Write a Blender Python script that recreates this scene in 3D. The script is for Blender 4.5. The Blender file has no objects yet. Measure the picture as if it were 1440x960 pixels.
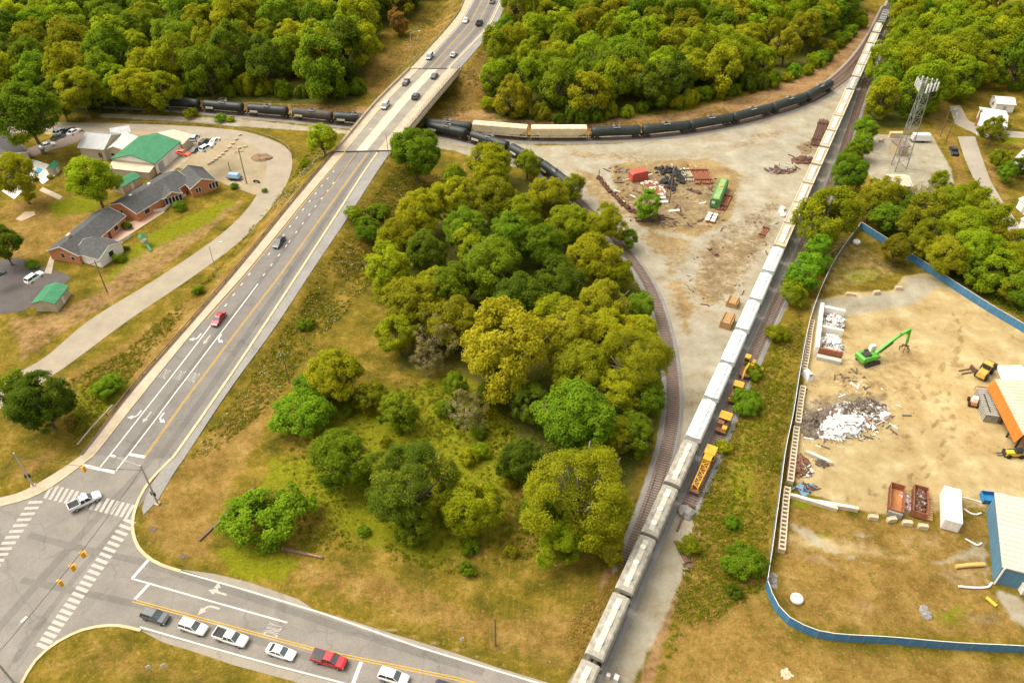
import bpy, math, random
import numpy as np
from mathutils import Vector, Matrix
from mathutils.geometry import tessellate_polygon
R = math.radians
S = bpy.context.scene
COL = S.collection
rnd = random.Random(7)
# ------------------------------------------------------------------ camera
CAM_H, PITCH, FOC = 120.0, R(40.3), 1120.0        # metres, radians, focal length in pixels of a 1440 wide frame
cd = bpy.data.cameras.new('camera'); cam = bpy.data.objects.new('camera', cd); COL.objects.link(cam)
cam.location = (0, 0, CAM_H); cam.rotation_euler = (R(90) - PITCH, 0, 0)
cd.sensor_fit = 'HORIZONTAL'; cd.sensor_width = 36.0; cd.lens = FOC / 1440 * 36
cd.clip_start = 1; cd.clip_end = 12000
S.camera = cam
# ------------------------------------------------------------------ sky and sun (bright overcast)
SUN_EL, SUN_AZ = R(58), R(285)                      # azimuth measured clockwise from +Y
W = bpy.data.worlds.new('World'); S.world = W; W.use_nodes = True
nt = W.node_tree; nt.nodes.clear()
out = nt.nodes.new('ShaderNodeOutputWorld'); bg = nt.nodes.new('ShaderNodeBackground')
sky = nt.nodes.new('ShaderNodeTexSky'); sky.sky_type = 'NISHITA'; sky.sun_disc = False
sky.sun_elevation = SUN_EL; sky.sun_rotation = SUN_AZ; sky.dust_density = 6.0; sky.air_density = 1.0; sky.ozone_density = 1.0
hs = nt.nodes.new('ShaderNodeHueSaturation'); hs.inputs['Saturation'].default_value = 0.22
wt = nt.nodes.new('ShaderNodeMix'); wt.data_type = 'RGBA'; wt.blend_type = 'MULTIPLY'; wt.inputs[0].default_value = 1.0
wt.inputs[7].default_value = (1.0, 0.965, 0.90, 1)     # warm grey cloud cover
nt.links.new(sky.outputs[0], hs.inputs['Color']); nt.links.new(hs.outputs[0], wt.inputs[6])
nt.links.new(wt.outputs[2], bg.inputs['Color']); nt.links.new(bg.outputs[0], out.inputs[0])
bg.inputs['Strength'].default_value = 0.15
sd = bpy.data.lights.new('sun', 'SUN'); sun = bpy.data.objects.new('sun', sd); COL.objects.link(sun)
sd.energy = 0.65; sd.angle = R(50); sd.color = (1.0, 0.94, 0.82)
_d = Vector((math.sin(SUN_AZ) * math.cos(SUN_EL), math.cos(SUN_AZ) * math.cos(SUN_EL), math.sin(SUN_EL)))
sun.rotation_euler = _d.to_track_quat('Z', 'Y').to_euler(); sun.location = (0, 100, 200)
vs = S.view_settings; vs.view_transform = 'Standard'; vs.look = 'None'; vs.gamma = 1.0; vs.exposure = 1.0; vs.use_curve_mapping = False
S.render.engine = 'CYCLES'
S.cycles.max_bounces = 7; S.cycles.diffuse_bounces = 5; S.cycles.transparent_max_bounces = 6

# ------------------------------------------------------------------ surveying helpers: sight lines of the survey camera meet the ground
_cp, _sp = math.cos(PITCH), math.sin(PITCH)
def ray(px, py):
    u = (px - 720) / FOC; v = (480 - py) / FOC
    return Vector((u, _cp + v * _sp, -_sp + v * _cp))
def P(px, py, z=0.0):
    d = ray(px, py); t = (z - CAM_H) / d.z
    return Vector((d.x * t, d.y * t, z))
def smooth(t):
    t = min(1, max(0, t)); return t * t * (3 - 2 * t)
DECK = 7.5
def zr(Y):                                              # height of the main road above the plain
    return DECK * smooth((Y - 104.0) / 128.0)
def PR(px, py, dz=0.0):
    z = 0.0
    for _ in range(40):
        p = P(px, py, z + dz); z = z * 0.4 + zr(p.y) * 0.6
    return P(px, py, z + dz)

def resample(pts, step=None, n=None):
    pts = [Vector(p) for p in pts]
    L = [0.0]
    for a, b in zip(pts, pts[1:]): L.append(L[-1] + (b - a).length)
    if n is None: n = max(2, int(round(L[-1] / step)) + 1)
    o = []; j = 0
    for i in range(n):
        s = L[-1] * i / (n - 1)
        while j < len(pts) - 2 and L[j + 1] < s: j += 1
        t = (s - L[j]) / max(1e-9, L[j + 1] - L[j])
        o.append(pts[j].lerp(pts[j + 1], t))
    return o
def spline(pts, per=8):
    pts = [Vector(p) for p in pts]; o = []
    q = [pts[0] * 2 - pts[1]] + pts + [pts[-1] * 2 - pts[-2]]
    for i in range(1, len(q) - 2):
        a, b, c, d = q[i - 1:i + 3]
        for k in range(per):
            t = k / per
            o.append(0.5 * ((2 * b) + (c - a) * t + (2 * a - 5 * b + 4 * c - d) * t * t + (3 * b - a - 3 * c + d) * t ** 3))
    o.append(pts[-1]); return o
def length(pts): return sum((b - a).length for a, b in zip(pts, pts[1:]))

# ------------------------------------------------------------------ materials
MATS = {}
def mat(name, c1, c2=None, scale=3.0, rough=0.8, metal=0.0, bump=0.0, detail=4, coat=0.0, world=False, contrast=(0.35, 0.65)):
    if name in MATS: return MATS[name]
    m = bpy.data.materials.new(name); m.use_nodes = True; t = m.node_tree
    b = t.nodes['Principled BSDF']
    b.inputs['Roughness'].default_value = rough; b.inputs['Metallic'].default_value = metal
    if coat: b.inputs['Coat Weight'].default_value = coat
    b.inputs['Specular IOR Level'].default_value = 0.35
    if c2 is None: c2 = tuple(x * 0.8 for x in c1)
    if world:
        tc = t.nodes.new('ShaderNodeNewGeometry'); co = tc.outputs['Position']
    else:
        tc = t.nodes.new('ShaderNodeTexCoord'); co = tc.outputs['Object']
    n = t.nodes.new('ShaderNodeTexNoise'); n.inputs['Scale'].default_value = scale; n.inputs['Detail'].default_value = detail
    n.inputs['Roughness'].default_value = 0.65
    t.links.new(co, n.inputs['Vector'])
    r = t.nodes.new('ShaderNodeValToRGB')
    r.color_ramp.elements[0].position, r.color_ramp.elements[1].position = contrast
    r.color_ramp.elements[0].color = (*c2, 1); r.color_ramp.elements[1].color = (*c1, 1)
    t.links.new(n.outputs['Fac'], r.inputs['Fac']); t.links.new(r.outputs['Color'], b.inputs['Base Color'])
    if bump:
        bp = t.nodes.new('ShaderNodeBump'); bp.inputs['Strength'].default_value = bump; bp.inputs['Distance'].default_value = 0.05
        t.links.new(n.outputs['Fac'], bp.inputs['Height']); t.links.new(bp.outputs[0], b.inputs['Normal'])
    MATS[name] = m; return m

# ------------------------------------------------------------------ mesh builder
class MB:
    def __init__(s): s.v = []; s.f = []
    def add(s, vs, fs):
        k = len(s.v); s.v += [tuple(v) for v in vs]; s.f += [tuple(i + k for i in f) for f in fs]
    def box(s, c, d, rz=0.0, top=1.0, M=None):           # centre of the base, size; top narrows the upper face
        x, y, z = d; x /= 2; y /= 2
        vs = [(-x, -y, 0), (x, -y, 0), (x, y, 0), (-x, y, 0)] + [(px * top, py * top, z) for px, py in ((-x, -y), (x, -y), (x, y), (-x, y))]
        if M is None: M = Matrix.Translation(c) @ Matrix.Rotation(rz, 4, 'Z')
        s.add([M @ Vector(v) for v in vs], [(3, 2, 1, 0), (4, 5, 6, 7), (0, 1, 5, 4), (1, 2, 6, 5), (2, 3, 7, 6), (3, 0, 4, 7)]); return s
    def tube(s, a, b, r, r2=None, n=8, caps=True):
        a = Vector(a); b = Vector(b); r2 = r if r2 is None else r2
        q = (b - a).to_track_quat('Z', 'Y'); vs = []
        for c, rr in ((a, r), (b, r2)):
            for i in range(n):
                w = 2 * math.pi * i / n; vs.append(c + q @ Vector((rr * math.cos(w), rr * math.sin(w), 0)))
        fs = [(i, (i + 1) % n, n + (i + 1) % n, n + i) for i in range(n)]
        if caps: fs += [tuple(range(n - 1, -1, -1)), tuple(range(n, 2 * n))]
        s.add(vs, fs); return s
    def beam(s, a, b, w, h=None):
        a = Vector(a); b = Vector(b); h = w if h is None else h
        d = (b - a); L = d.length; q = d.to_track_quat('X', 'Z').to_matrix().to_4x4()
        M = Matrix.Translation((a + b) / 2) @ q @ Matrix.Translation((0, 0, -h / 2))
        return s.box(None, (L, w, h), M=M)
    def lathe(s, prof, n=16, M=Matrix.Identity(4)):       # (radius, z)
        vs = []; fs = []
        for r, z in prof:
            for i in range(n):
                w = 2 * math.pi * i / n; vs.append(M @ Vector((r * math.cos(w), r * math.sin(w), z)))
        for j in range(len(prof) - 1):
            for i in range(n):
                fs.append((j * n + i, j * n + (i + 1) % n, (j + 1) * n + (i + 1) % n, (j + 1) * n + i))
        fs.append(tuple(range(n - 1, -1, -1))); fs.append(tuple(range((len(prof) - 1) * n, len(prof) * n)))
        s.add(vs, fs); return s
    def prism(s, poly, y0, y1, M=Matrix.Identity(4)):      # polygon in x,z pushed along y
        n = len(poly); vs = [M @ Vector((x, y0, z)) for x, z in poly] + [M @ Vector((x, y1, z)) for x, z in poly]
        s.add(vs, [tuple(range(n)), tuple(range(2 * n - 1, n - 1, -1))] + [(i, n + i, n + (i + 1) % n, (i + 1) % n) for i in range(n)]); return s
    def loft(s, rings):
        n = len(rings[0]); vs = [v for r in rings for v in r]; fs = []
        for j in range(len(rings) - 1):
            for i in range(n): fs.append((j * n + i, j * n + (i + 1) % n, (j + 1) * n + (i + 1) % n, (j + 1) * n + i))
        fs.append(tuple(range(n - 1, -1, -1))); fs.append(tuple(range((len(rings) - 1) * n, len(rings) * n)))
        s.add(vs, fs); return s
    def sweep(s, pts, prof, up=Vector((0, 0, 1))):         # prof: list of (right, up), closed
        rings = []
        for i, p in enumerate(pts):
            t = (pts[min(i + 1, len(pts) - 1)] - pts[max(i - 1, 0)]); t.z = 0; t.normalize()
            nr = Vector((t.y, -t.x, 0)); rings.append([p + nr * a + up * b for a, b in prof])
        return s.loft(rings)
    def blob(s, c, r, seed=0, n=8, jit=0.2):
        q = random.Random(seed); vs = []; fs = []; m = n // 2 + 1
        for j in range(m + 1):
            a = math.pi * j / m
            for i in range(n):
                w = 2 * math.pi * i / n; k = 1 + q.uniform(-jit, jit)
                vs.append((c[0] + r[0] * k * math.sin(a) * math.cos(w), c[1] + r[1] * k * math.sin(a) * math.sin(w), c[2] + r[2] * k * math.cos(a)))
        for j in range(m):
            for i in range(n): fs.append((j * n + i, (j + 1) * n + i, (j + 1) * n + (i + 1) % n, j * n + (i + 1) % n))
        s.add(vs, fs); return s
    def mesh(s, name, smooth=False):
        m = bpy.data.meshes.new(name); m.from_pydata(s.v, [], s.f); m.update()
        import bmesh
        b = bmesh.new(); b.from_mesh(m); bmesh.ops.recalc_face_normals(b, faces=b.faces); b.to_mesh(m); b.free()
        if smooth: m.polygons.foreach_set('use_smooth', [True] * len(m.polygons))
        m.materials.append(None); return m
    def build(s, name, material, parent=None, smooth=False, loc=(0, 0, 0), rz=0.0): return inst(name, s.mesh(name, smooth), material, parent, loc, rz)
def inst(name, mesh, material, parent=None, loc=(0, 0, 0), rz=0.0, scale=None):
    o = bpy.data.objects.new(name, mesh); COL.objects.link(o)
    if len(mesh.materials) == 0: mesh.materials.append(None)
    o.material_slots[0].link = 'OBJECT'; o.material_slots[0].material = material
    if parent: o.parent = parent
    o.location = loc; o.rotation_euler = (0, 0, rz)
    if scale: o.scale = scale if hasattr(scale, '__len__') else (scale,) * 3
    return o
def tag(o, label=None, cat=None, group=None, kind=None):
    for k, v in (('label', label), ('category', cat), ('group', group), ('kind', kind)):
        if v: o[k] = v
    return o
def thing(name, label, cat, loc=(0, 0, 0), rz=0.0, group=None):
    o = bpy.data.objects.new(name, None); COL.objects.link(o); o.location = loc; o.rotation_euler = (0, 0, rz)
    return tag(o, label, cat, group)
def copy_tree(o, parent=None):
    c = o.copy(); COL.objects.link(c); c.parent = parent
    for ch in list(o.children): copy_tree(ch, c)
    return c
def ground_sheet(name, A, B, material, zf, dz, nsub=6, n=None, step=2.0):
    """a draped strip between two edge lines; zf gives the height of each vertex"""
    if n is None: n = max(2, int(max(length(A), length(B)) / step) + 1)
    A = resample(A, n=n); B = resample(B, n=n); mb = MB(); vs = []
    for a, b in zip(A, B):
        for k in range(nsub + 1):
            p = a.lerp(b, k / nsub); vs.append((p.x, p.y, zf(p) + dz))
    m = nsub + 1
    mb.add(vs, [(i * m + k, i * m + k + 1, (i + 1) * m + k + 1, (i + 1) * m + k) for i in range(n - 1) for k in range(nsub)])
    return tag(mb.build(name, material), kind='structure')
def poly_sheet(name, pts, material, z):
    mb = MB(); vs = [Vector((p.x, p.y, z)) for p in pts]
    mb.add(vs, [tuple(t) for t in tessellate_polygon([vs])])
    return tag(mb.build(name, material), kind='structure')
ZR = lambda p: zr(p.y)
Z0 = lambda p: 0.0
# ================================================================== main road edges (pixel survey -> metres)
def RL(l): return spline([PR(x, y) for x, y in l], 6)
E_LO = [(659, -14), (648, 15), (632, 37), (606, 66), (580, 94), (528, 146), (476, 208), (405, 292), (333, 380), (262, 462), (186, 549), (115, 640)]
E_LA = [(672, -14), (657, 15), (643, 37), (617, 66), (592, 95), (540, 148), (488, 211), (418, 294), (348, 380), (276, 461), (204, 549), (132, 640)]
E_RA = [(710, -14), (698, 15), (684, 40), (658, 68), (629, 98), (581, 153), (529, 216), (475, 297), (420, 382), (368, 461), (306, 553), (241, 645)]
E_RO = [(721, -14), (708, 15), (694, 40), (670, 70), (645, 99), (597, 155), (546, 219), (493, 300), (438, 382), (386, 461), (322, 549), (261, 641)]
LO, LA, RA, RO = RL(E_LO), RL(E_LA), RL(E_RA), RL(E_RO)
YB1, YB0 = (PR(592, 95).y + PR(642, 99).y) / 2, (PR(478, 208).y + PR(545, 219).y) / 2     # far and near joint of the bridge
CEN = [(a + b) / 2 for a, b in zip(resample(LO, n=260), resample(RO, n=260))]
HW = [(a - b).length / 2 for a, b in zip(resample(LO, n=260), resample(RO, n=260))]
_c = []
for i, (c, w) in enumerate(zip(CEN, HW)):
    t = (CEN[min(i + 1, 259)] - CEN[max(i - 1, 0)]); t.z = 0; t.normalize()
    nr = Vector((-t.y, t.x, 0))                     # CEN runs towards the camera: nr points to screen right
    wl = (resample(LO, n=260)[i] - c).dot(nr); wr_ = (resample(RO, n=260)[i] - c).dot(nr)
    if YB0 - 1 < c.y < YB1 + 1: continue
    _c.append((c.x, c.y, zr(c.y), nr.x, nr.y, abs(wl), abs(wr_)))
CORR = np.array(_c)
def terrain(X, Y):
    X = np.atleast_1d(np.asarray(X, float)); Y = np.atleast_1d(np.asarray(Y, float)); H = np.zeros_like(X)
    near = np.where((X > -170) & (X < 40) & (Y > 95) & (Y < 460))[0]
    for k in range(0, len(near), 20000):
        q = near[k:k + 20000]; dx = X[q, None] - CORR[None, :, 0]; dy = Y[q, None] - CORR[None, :, 1]
        s = dx * CORR[:, 3] + dy * CORR[:, 4]; l = np.abs(dx * -CORR[:, 4] + dy * CORR[:, 3])
        lat = np.where(s < 0, np.maximum(0, -s - CORR[:, 5] - 0.6) * 0.62, np.maximum(0, s - CORR[:, 6] - 0.8) * 0.48)
        ye = CORR[:, 1] + CORR[:, 4] * np.clip(s, -CORR[:, 5], CORR[:, 6]); te = np.clip((ye - 104.0) / 128.0, 0, 1)
        h = DECK * te * te * (3 - 2 * te) - 0.14 - np.sqrt(lat ** 2 + (np.maximum(0, l - 1.2) * 0.8) ** 2)
        H[q] = np.maximum(0, h.max(1))
    return H
def terr(p): return float(terrain([p.x], [p.y])[0])
def PT(px, py, dz=0.0):                               # sight line meets the terrain
    z = 0.0
    for _ in range(30):
        p = P(px, py, z + dz); z = 0.5 * z + 0.5 * terr(p)
    return P(px, py, z + dz)

# ------------------------------------------------------------------ land cover masks, painted by polygons surveyed on the photograph
def axis(lo, hi, step, far):
    a = list(np.arange(lo, hi + 1e-6, step)); pre = []; d = step; x = lo
    while x > -far: d *= 1.5; x -= d; pre.append(x)
    post = []; d = step; x = hi
    while x < far: d *= 1.5; x += d; post.append(x)
    return np.array(pre[::-1] + a + post)
gx, gy = axis(-262, 262, 1.15, 5000), axis(55, 432, 1.15, 5000)
GX, GY = np.meshgrid(gx, gy); FX, FY = GX.ravel(), GY.ravel(); GZ = terrain(FX, FY)
def sdf(poly):
    pts = np.array([(p.x, p.y) for p in poly]); lo = pts.min(0) - 8; hi = pts.max(0) + 8
    idx = np.where((FX > lo[0]) & (FX < hi[0]) & (FY > lo[1]) & (FY < hi[1]))[0]
    x, y = FX[idx], FY[idx]; d = np.full(len(idx), 1e9); ins = np.zeros(len(idx), bool)
    for i in range(len(pts)):
        ax, ay = pts[i]; bx, by = pts[(i + 1) % len(pts)]
        ex, ey = bx - ax, by - ay; wx, wy = x - ax, y - ay
        t = np.clip((wx * ex + wy * ey) / (ex * ex + ey * ey + 1e-9), 0, 1)
        d = np.minimum(d, (wx - ex * t) ** 2 + (wy - ey * t) ** 2)
        c = ((ay > y) != (by > y)) & (x < (bx - ax) * (y - ay) / (by - ay + 1e-12) + ax); ins ^= c
    d = np.sqrt(d); return idx, np.where(ins, -d, d)
COVER = {k: np.zeros(len(FX)) for k in ('gravel', 'dirt', 'green', 'brown', 'cinder', 'rust', 'tarmac', 'forest', 'stain')}
def paint(k, pix, soft=2.0, amt=1.0):
    idx, d = sdf([PT(x, y) for x, y in pix]); v = np.clip(0.5 - d / (2 * soft), 0, 1) * amt
    COVER[k][idx] = np.maximum(COVER[k][idx], v)
def paint_line(k, pts, w, soft=1.0, amt=1.0):
    pts = resample(pts, step=2.0); a = np.array([(p.x, p.y) for p in pts])
    idx = np.where((FX > a[:, 0].min() - w - 6) & (FX < a[:, 0].max() + w + 6) & (FY > a[:, 1].min() - w - 6) & (FY < a[:, 1].max() + w + 6))[0]
    for k0 in range(0, len(idx), 20000):
        q = idx[k0:k0 + 20000]; d = np.sqrt(((FX[q, None] - a[:, 0]) ** 2 + (FY[q, None] - a[:, 1]) ** 2).min(1))
        COVER[k][q] = np.maximum(COVER[k][q], np.clip(0.5 - (d - w) / (2 * soft), 0, 1) * amt)

# ------------------------------------------------------------------ railway centre lines
def GL(l, per=8): return spline([P(x, y) for x, y in l], per)
_a, _b = P(833, 929.5, 4.2), P(1146, 236, 4.2); _dir = (_b - _a); _dir.z = 0; _dir.normalize()
MAIN = [Vector((_a.x, _a.y, 0)) + _dir * s for s in range(-60, 420, 4)]
def main_at(s): return Vector((_a.x, _a.y, 0)) + _dir * s
SIDING = GL([(966, 716), (1003, 632), (1043, 537), (1094, 425), (1136, 333), (1174, 246), (1197, 180), (1214, 128), (1232, 74)])
CURVE = GL([(880, 800), (905, 735), (927, 670), (943, 605), (946, 550), (938, 482), (918, 415), (890, 368), (848, 318), (806, 277), (765, 245), (716, 218), (660, 200), (600, 187), (540, 180), (480, 175.5), (410, 168), (340, 162), (270, 156), (200, 151), (100, 147), (-40, 150)])
NORTH = GL([(1236, 40), (1216, 76), (1196, 104), (1170, 125), (1135, 145), (1084, 162), (1030, 176), (969, 187), (904, 194), (830, 197), (742, 197), (662, 190), (600, 184.5)])
NORTH2 = GL([(1246, 10), (1228, 46), (1206, 79), (1180, 106), (1152, 127), (1120, 143)])
# polygons
paint('gravel', [(690, 198), (760, 205), (860, 203), (960, 194), (1050, 176), (1110, 158), (1170, 128), (1205, 92), (1240, 35), (1262, -10), (1255, 20), (1215, 125), (1180, 210), (1150, 280), (1110, 360), (1060, 470), (1010, 590), (960, 700), (930, 790), (900, 850), (885, 800), (915, 720), (942, 640), (955, 560), (948, 480), (925, 410), (890, 355), (850, 310), (800, 268), (750, 240), (690, 222)], 1.8)
paint('gravel', [(590, 190), (690, 205), (730, 235), (690, 232), (640, 212), (590, 205)], 1.5)
paint('gravel', [(240, 163), (330, 166), (430, 177), (520, 186), (560, 190), (500, 190), (420, 184), (330, 178), (270, 172), (140, 166), (140, 159)], 1.2, .8)
paint('gravel', [(820, 965), (880, 800), (930, 700), (985, 700), (965, 800), (920, 900), (880, 980)], 1.6)
paint('gravel', [(1215, 188), (1312, 192), (1338, 238), (1345, 275), (1290, 285), (1235, 270), (1214, 232)], 1.5, 0.95)
paint('gravel', [(1095, 722), (1145, 742), (1165, 762), (1230, 790), (1225, 800), (1150, 775), (1105, 745)], 1.5, .62)
paint('gravel', [(1290, 785), (1330, 780), (1390, 745), (1398, 830), (1380, 830), (1375, 790), (1320, 800)], 1.5, .62)
paint('gravel', [(1395, 825), (1440, 840), (1450, 890), (1420, 870)], 2, .9)
paint('gravel', [(1078, 805), (1094, 805), (1093, 830), (1080, 828)], .6, .9)
paint('gravel', [(1140, 420), (1200, 415), (1255, 408), (1275, 388), (1305, 385), (1330, 400), (1290, 430), (1200, 445), (1145, 480)], 2.5, .75)
paint('gravel', [(1130, 520), (1180, 505), (1200, 520), (1140, 545)], 2.5, .55)
paint('dirt', [(1143, 425), (1190, 412), (1255, 408), (1270, 388), (1300, 384), (1345, 392), (1390, 425), (1455, 470), (1460, 720), (1400, 705), (1385, 712), (1235, 722), (1190, 712), (1130, 690), (1110, 668), (1112, 630), (1130, 540), (1138, 470)], 1.8)
paint('dirt', [(1165, 330), (1205, 325), (1225, 345), (1290, 380), (1270, 390), (1200, 412), (1140, 425), (1150, 380)], 2.5, .45)
paint('brown', [(1190, 355), (1205, 345), (1222, 352), (1238, 352), (1242, 385), (1215, 400), (1180, 402)], 2, .5)
paint('green', [(1185, 388), (1200, 378), (1232, 380), (1236, 392), (1205, 400)], 1.2, .9)
paint('brown', [(1088, 740), (1110, 705), (1200, 722), (1330, 730), (1400, 715), (1400, 830), (1445, 880), (1440, 905), (1150, 888), (1090, 850)], 3, .78)
paint('dirt', [(1090, 735), (1200, 750), (1340, 790), (1330, 800), (1180, 790), (1090, 770)], 3, .6)
paint('rust', [(1220, 800), (1280, 800), (1275, 815), (1225, 812)], 2, .6)
paint('rust', [(1185, 825), (1215, 825), (1250, 845), (1245, 875), (1190, 870)], 3, .55)
paint('green', [(1110, 692), (1140, 702), (1150, 722), (1115, 715)], 2, .8)
paint('green', [(1180, 765), (1215, 770), (1210, 785), (1180, 780)], 1.5, .7)
paint('green', [(1130, 745), (1175, 745), (1180, 762), (1140, 762)], 1.5, .65)
for pl_ in ([(1100, 760), (1150, 770), (1220, 800), (1180, 812), (1110, 790)], [(1300, 800), (1370, 770), (1392, 800), (1390, 835), (1340, 840)], [(1250, 745), (1330, 748), (1335, 775), (1270, 772)], [(1340, 860), (1400, 850), (1440, 885), (1380, 895)], [(1100, 725), (1130, 735), (1120, 760), (1096, 755)]):
    paint('stain', pl_, 3, .62)
paint('gravel', [(1180, 735), (1225, 745), (1260, 765), (1200, 765)], 2, .55)
paint('cinder', [(1255, 795), (1290, 800), (1285, 810), (1255, 806)], 1.5, .55)
paint('rust', [(1240, 790), (1290, 800), (1285, 812), (1240, 806)], 2, .6)
paint('green', [(1290, 850), (1350, 835), (1385, 860), (1360, 895), (1280, 885)], 3, .55)
paint('green', [(1255, 765), (1330, 770), (1340, 785), (1270, 778)], 2, .6)
paint('rust', [(895, 965), (940, 830), (975, 740), (985, 720), (985, 770), (950, 860), (915, 975)], 1.6, .9)
paint('brown', [(900, 980), (940, 880), (1010, 800), (1075, 830), (1120, 890), (1180, 905), (1460, 925), (1460, 1000), (880, 1000)], 4, .75)
paint('green', [(985, 690), (1020, 600), (1060, 510), (1110, 430), (1130, 440), (1110, 540), (1100, 600), (1080, 720), (1070, 800), (1030, 850), (990, 840), (1010, 760)], 5, .55)
paint('brown', [(1000, 680), (1040, 590), (1075, 560), (1050, 650), (1015, 730)], 3, .7)
paint('cinder', [(850, 240), (880, 235), (960, 240), (1030, 255), (1025, 310), (985, 330), (900, 320), (870, 300)], 3, .52)
paint('stain', [(855, 235), (880, 226), (1000, 222), (1045, 245), (1030, 310), (980, 335), (900, 320), (870, 290)], 3, .85)
paint('gravel', [(845, 255), (880, 252), (910, 270), (905, 290), (885, 305), (860, 280)], 1.2, .95)
paint('cinder', [(990, 330), (1030, 300), (1090, 270), (1110, 290), (1095, 340), (1060, 400), (1020, 440), (975, 420), (965, 380)], 4, .52)
paint('stain', [(985, 335), (1035, 330), (1085, 300), (1080, 350), (1040, 420), (990, 450), (960, 400)], 4, .6)
paint('stain', [(780, 205), (900, 215), (1000, 215), (1000, 225), (880, 230), (800, 225)], 3, .5)
paint('stain', [(905, 318), (985, 335), (960, 372), (915, 360), (890, 335)], 3, .6)
paint('stain', [(1030, 190), (1110, 175), (1120, 185), (1060, 205)], 3, .5)
paint('stain', [(925, 385), (965, 390), (985, 430), (978, 470), (965, 520), (955, 470), (940, 430)], 3, .62)
paint('cinder', [(1115, 205), (1150, 190), (1160, 168), (1172, 172), (1155, 210), (1130, 225)], 2, .7)
paint('stain', [(1128, 205), (1148, 200), (1160, 170), (1168, 176), (1150, 205)], 1.2, .7)
paint('stain', [(790, 225), (850, 248), (870, 280), (900, 310), (870, 310), (840, 290)], 2.0, .6)
paint('stain', [(800, 205), (860, 212), (960, 205), (1060, 190), (1120, 170), (1150, 160), (1130, 190), (1050, 215), (940, 218), (850, 225)], 4, .42)
paint('stain', [(920, 335), (1000, 345), (960, 400), (940, 440), (920, 400)], 4, .5)
paint('stain', [(1150, 480), (1260, 450), (1340, 480), (1330, 560), (1260, 640), (1160, 680), (1130, 660)], 8, .47)
paint('stain', [(1330, 560), (1400, 590), (1420, 660), (1370, 690), (1320, 640)], 5, .42)
paint('stain', [(1240, 690), (1400, 690), (1395, 725), (1240, 735)], 3, .6)
paint('cinder', [(972, 540), (978, 542), (976, 575), (970, 576)], 1.0, .7)
# lawn, verges and the meadow in the grove
paint('green', [(300, 772), (345, 762), (420, 790), (400, 818), (330, 812)], 2.5, 1)
paint('green', [(440, 545), (560, 545), (650, 520), (720, 560), (740, 640), (700, 760), (620, 800), (480, 760), (430, 700), (360, 690), (375, 640), (430, 640)], 6, .86)
paint('brown', [(195, 715), (235, 670), (300, 600), (380, 520), (400, 560), (360, 630), (310, 720), (300, 790), (240, 790), (205, 760)], 4, .85)
paint('brown', [(240, 790), (330, 815), (460, 850), (600, 900), (760, 950), (840, 960), (870, 850), (820, 840), (700, 850), (540, 790), (400, 770), (320, 760)], 5, .65)
paint('rust', [(800, 880), (850, 870), (845, 920), (800, 960), (770, 955)], 3, .5)
paint('rust', [(840, 800), (890, 790), (860, 870), (835, 850)], 2.5, .8)
paint('dirt', [(430, 850), (560, 880), (700, 925), (690, 935), (590, 905), (450, 862), (350, 832), (360, 824)], 1.2, .6)
paint('rust', [(595, 188), (640, 155), (700, 150), (700, 180), (640, 178)], 2, .6)
paint('rust', [(250, 140), (520, 150), (510, 168), (420, 160), (250, 150)], 1.5, .85)
paint('rust', [(680, 168), (830, 170), (960, 158), (1060, 132), (1130, 108), (1190, 66), (1225, 10), (1232, 30), (1190, 100), (1120, 140), (1030, 168), (900, 188), (700, 190)], 1.5, .9)
paint('brown', [(500, 110), (520, 80), (560, 60), (600, 35), (640, 0), (660, -15), (640, 30), (560, 110), (520, 150)], 4, .6)
paint('brown', [(660, 90), (700, 30), (725, -10), (745, 10), (720, 70), (690, 110), (680, 150), (640, 170), (600, 180), (640, 120)], 4, .75)
paint('brown', [(190, 600), (260, 520), (340, 410), (440, 250), (400, 270), (300, 390), (180, 470), (60, 540), (90, 620), (30, 640), (0, 660), (0, 690), (60, 670), (140, 590)], 3, .6)
paint('green', [(100, 540), (170, 510), (200, 530), (160, 580), (110, 620), (90, 590)], 4, .7)
paint('rust', [(20, 520), (0, 440), (60, 440), (130, 410), (180, 360), (290, 310), (340, 270), (350, 285), (230, 385), (120, 455)], 2.5, .55)
paint('brown', [(0, 290), (60, 270), (150, 290), (110, 340), (60, 360), (0, 370)], 4, .8)
paint('green', [(185, 345), (230, 315), (320, 280), (340, 285), (240, 360), (170, 395), (140, 400)], 2.5, .8)
paint('green', [(60, 285), (110, 272), (150, 280), (140, 300), (70, 310)], 3, .7)
paint('green', [(20, 960), (60, 900), (200, 890), (330, 940), (400, 970), (300, 1000)], 5, .4)
paint('brown', [(20, 960), (60, 900), (200, 890), (330, 940), (400, 970), (300, 1000)], 5, .55)
paint('brown', [(80, 910), (130, 890), (180, 890), (230, 905), (200, 925), (120, 930)], 3, .6)
paint('brown', [(1330, 195), (1345, 197), (1372, 280), (1352, 275)], 1.5, .9)
paint('brown', [(1372, 205), (1400, 225), (1425, 290), (1410, 290), (1385, 240)], 2.5, .8)
paint('green', [(1400, 190), (1440, 185), (1440, 200), (1410, 205)], 2, .9)
paint('brown', [(1365, 5), (1395, -10), (1440, -10), (1440, 40), (1400, 30), (1370, 25)], 3, .9)
paint('green', [(1290, 145), (1335, 140), (1340, 195), (1310, 195)], 2, .4)
paint('brown', [(1300, 150), (1335, 150), (1340, 190), (1315, 200)], 2, .7)
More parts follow.
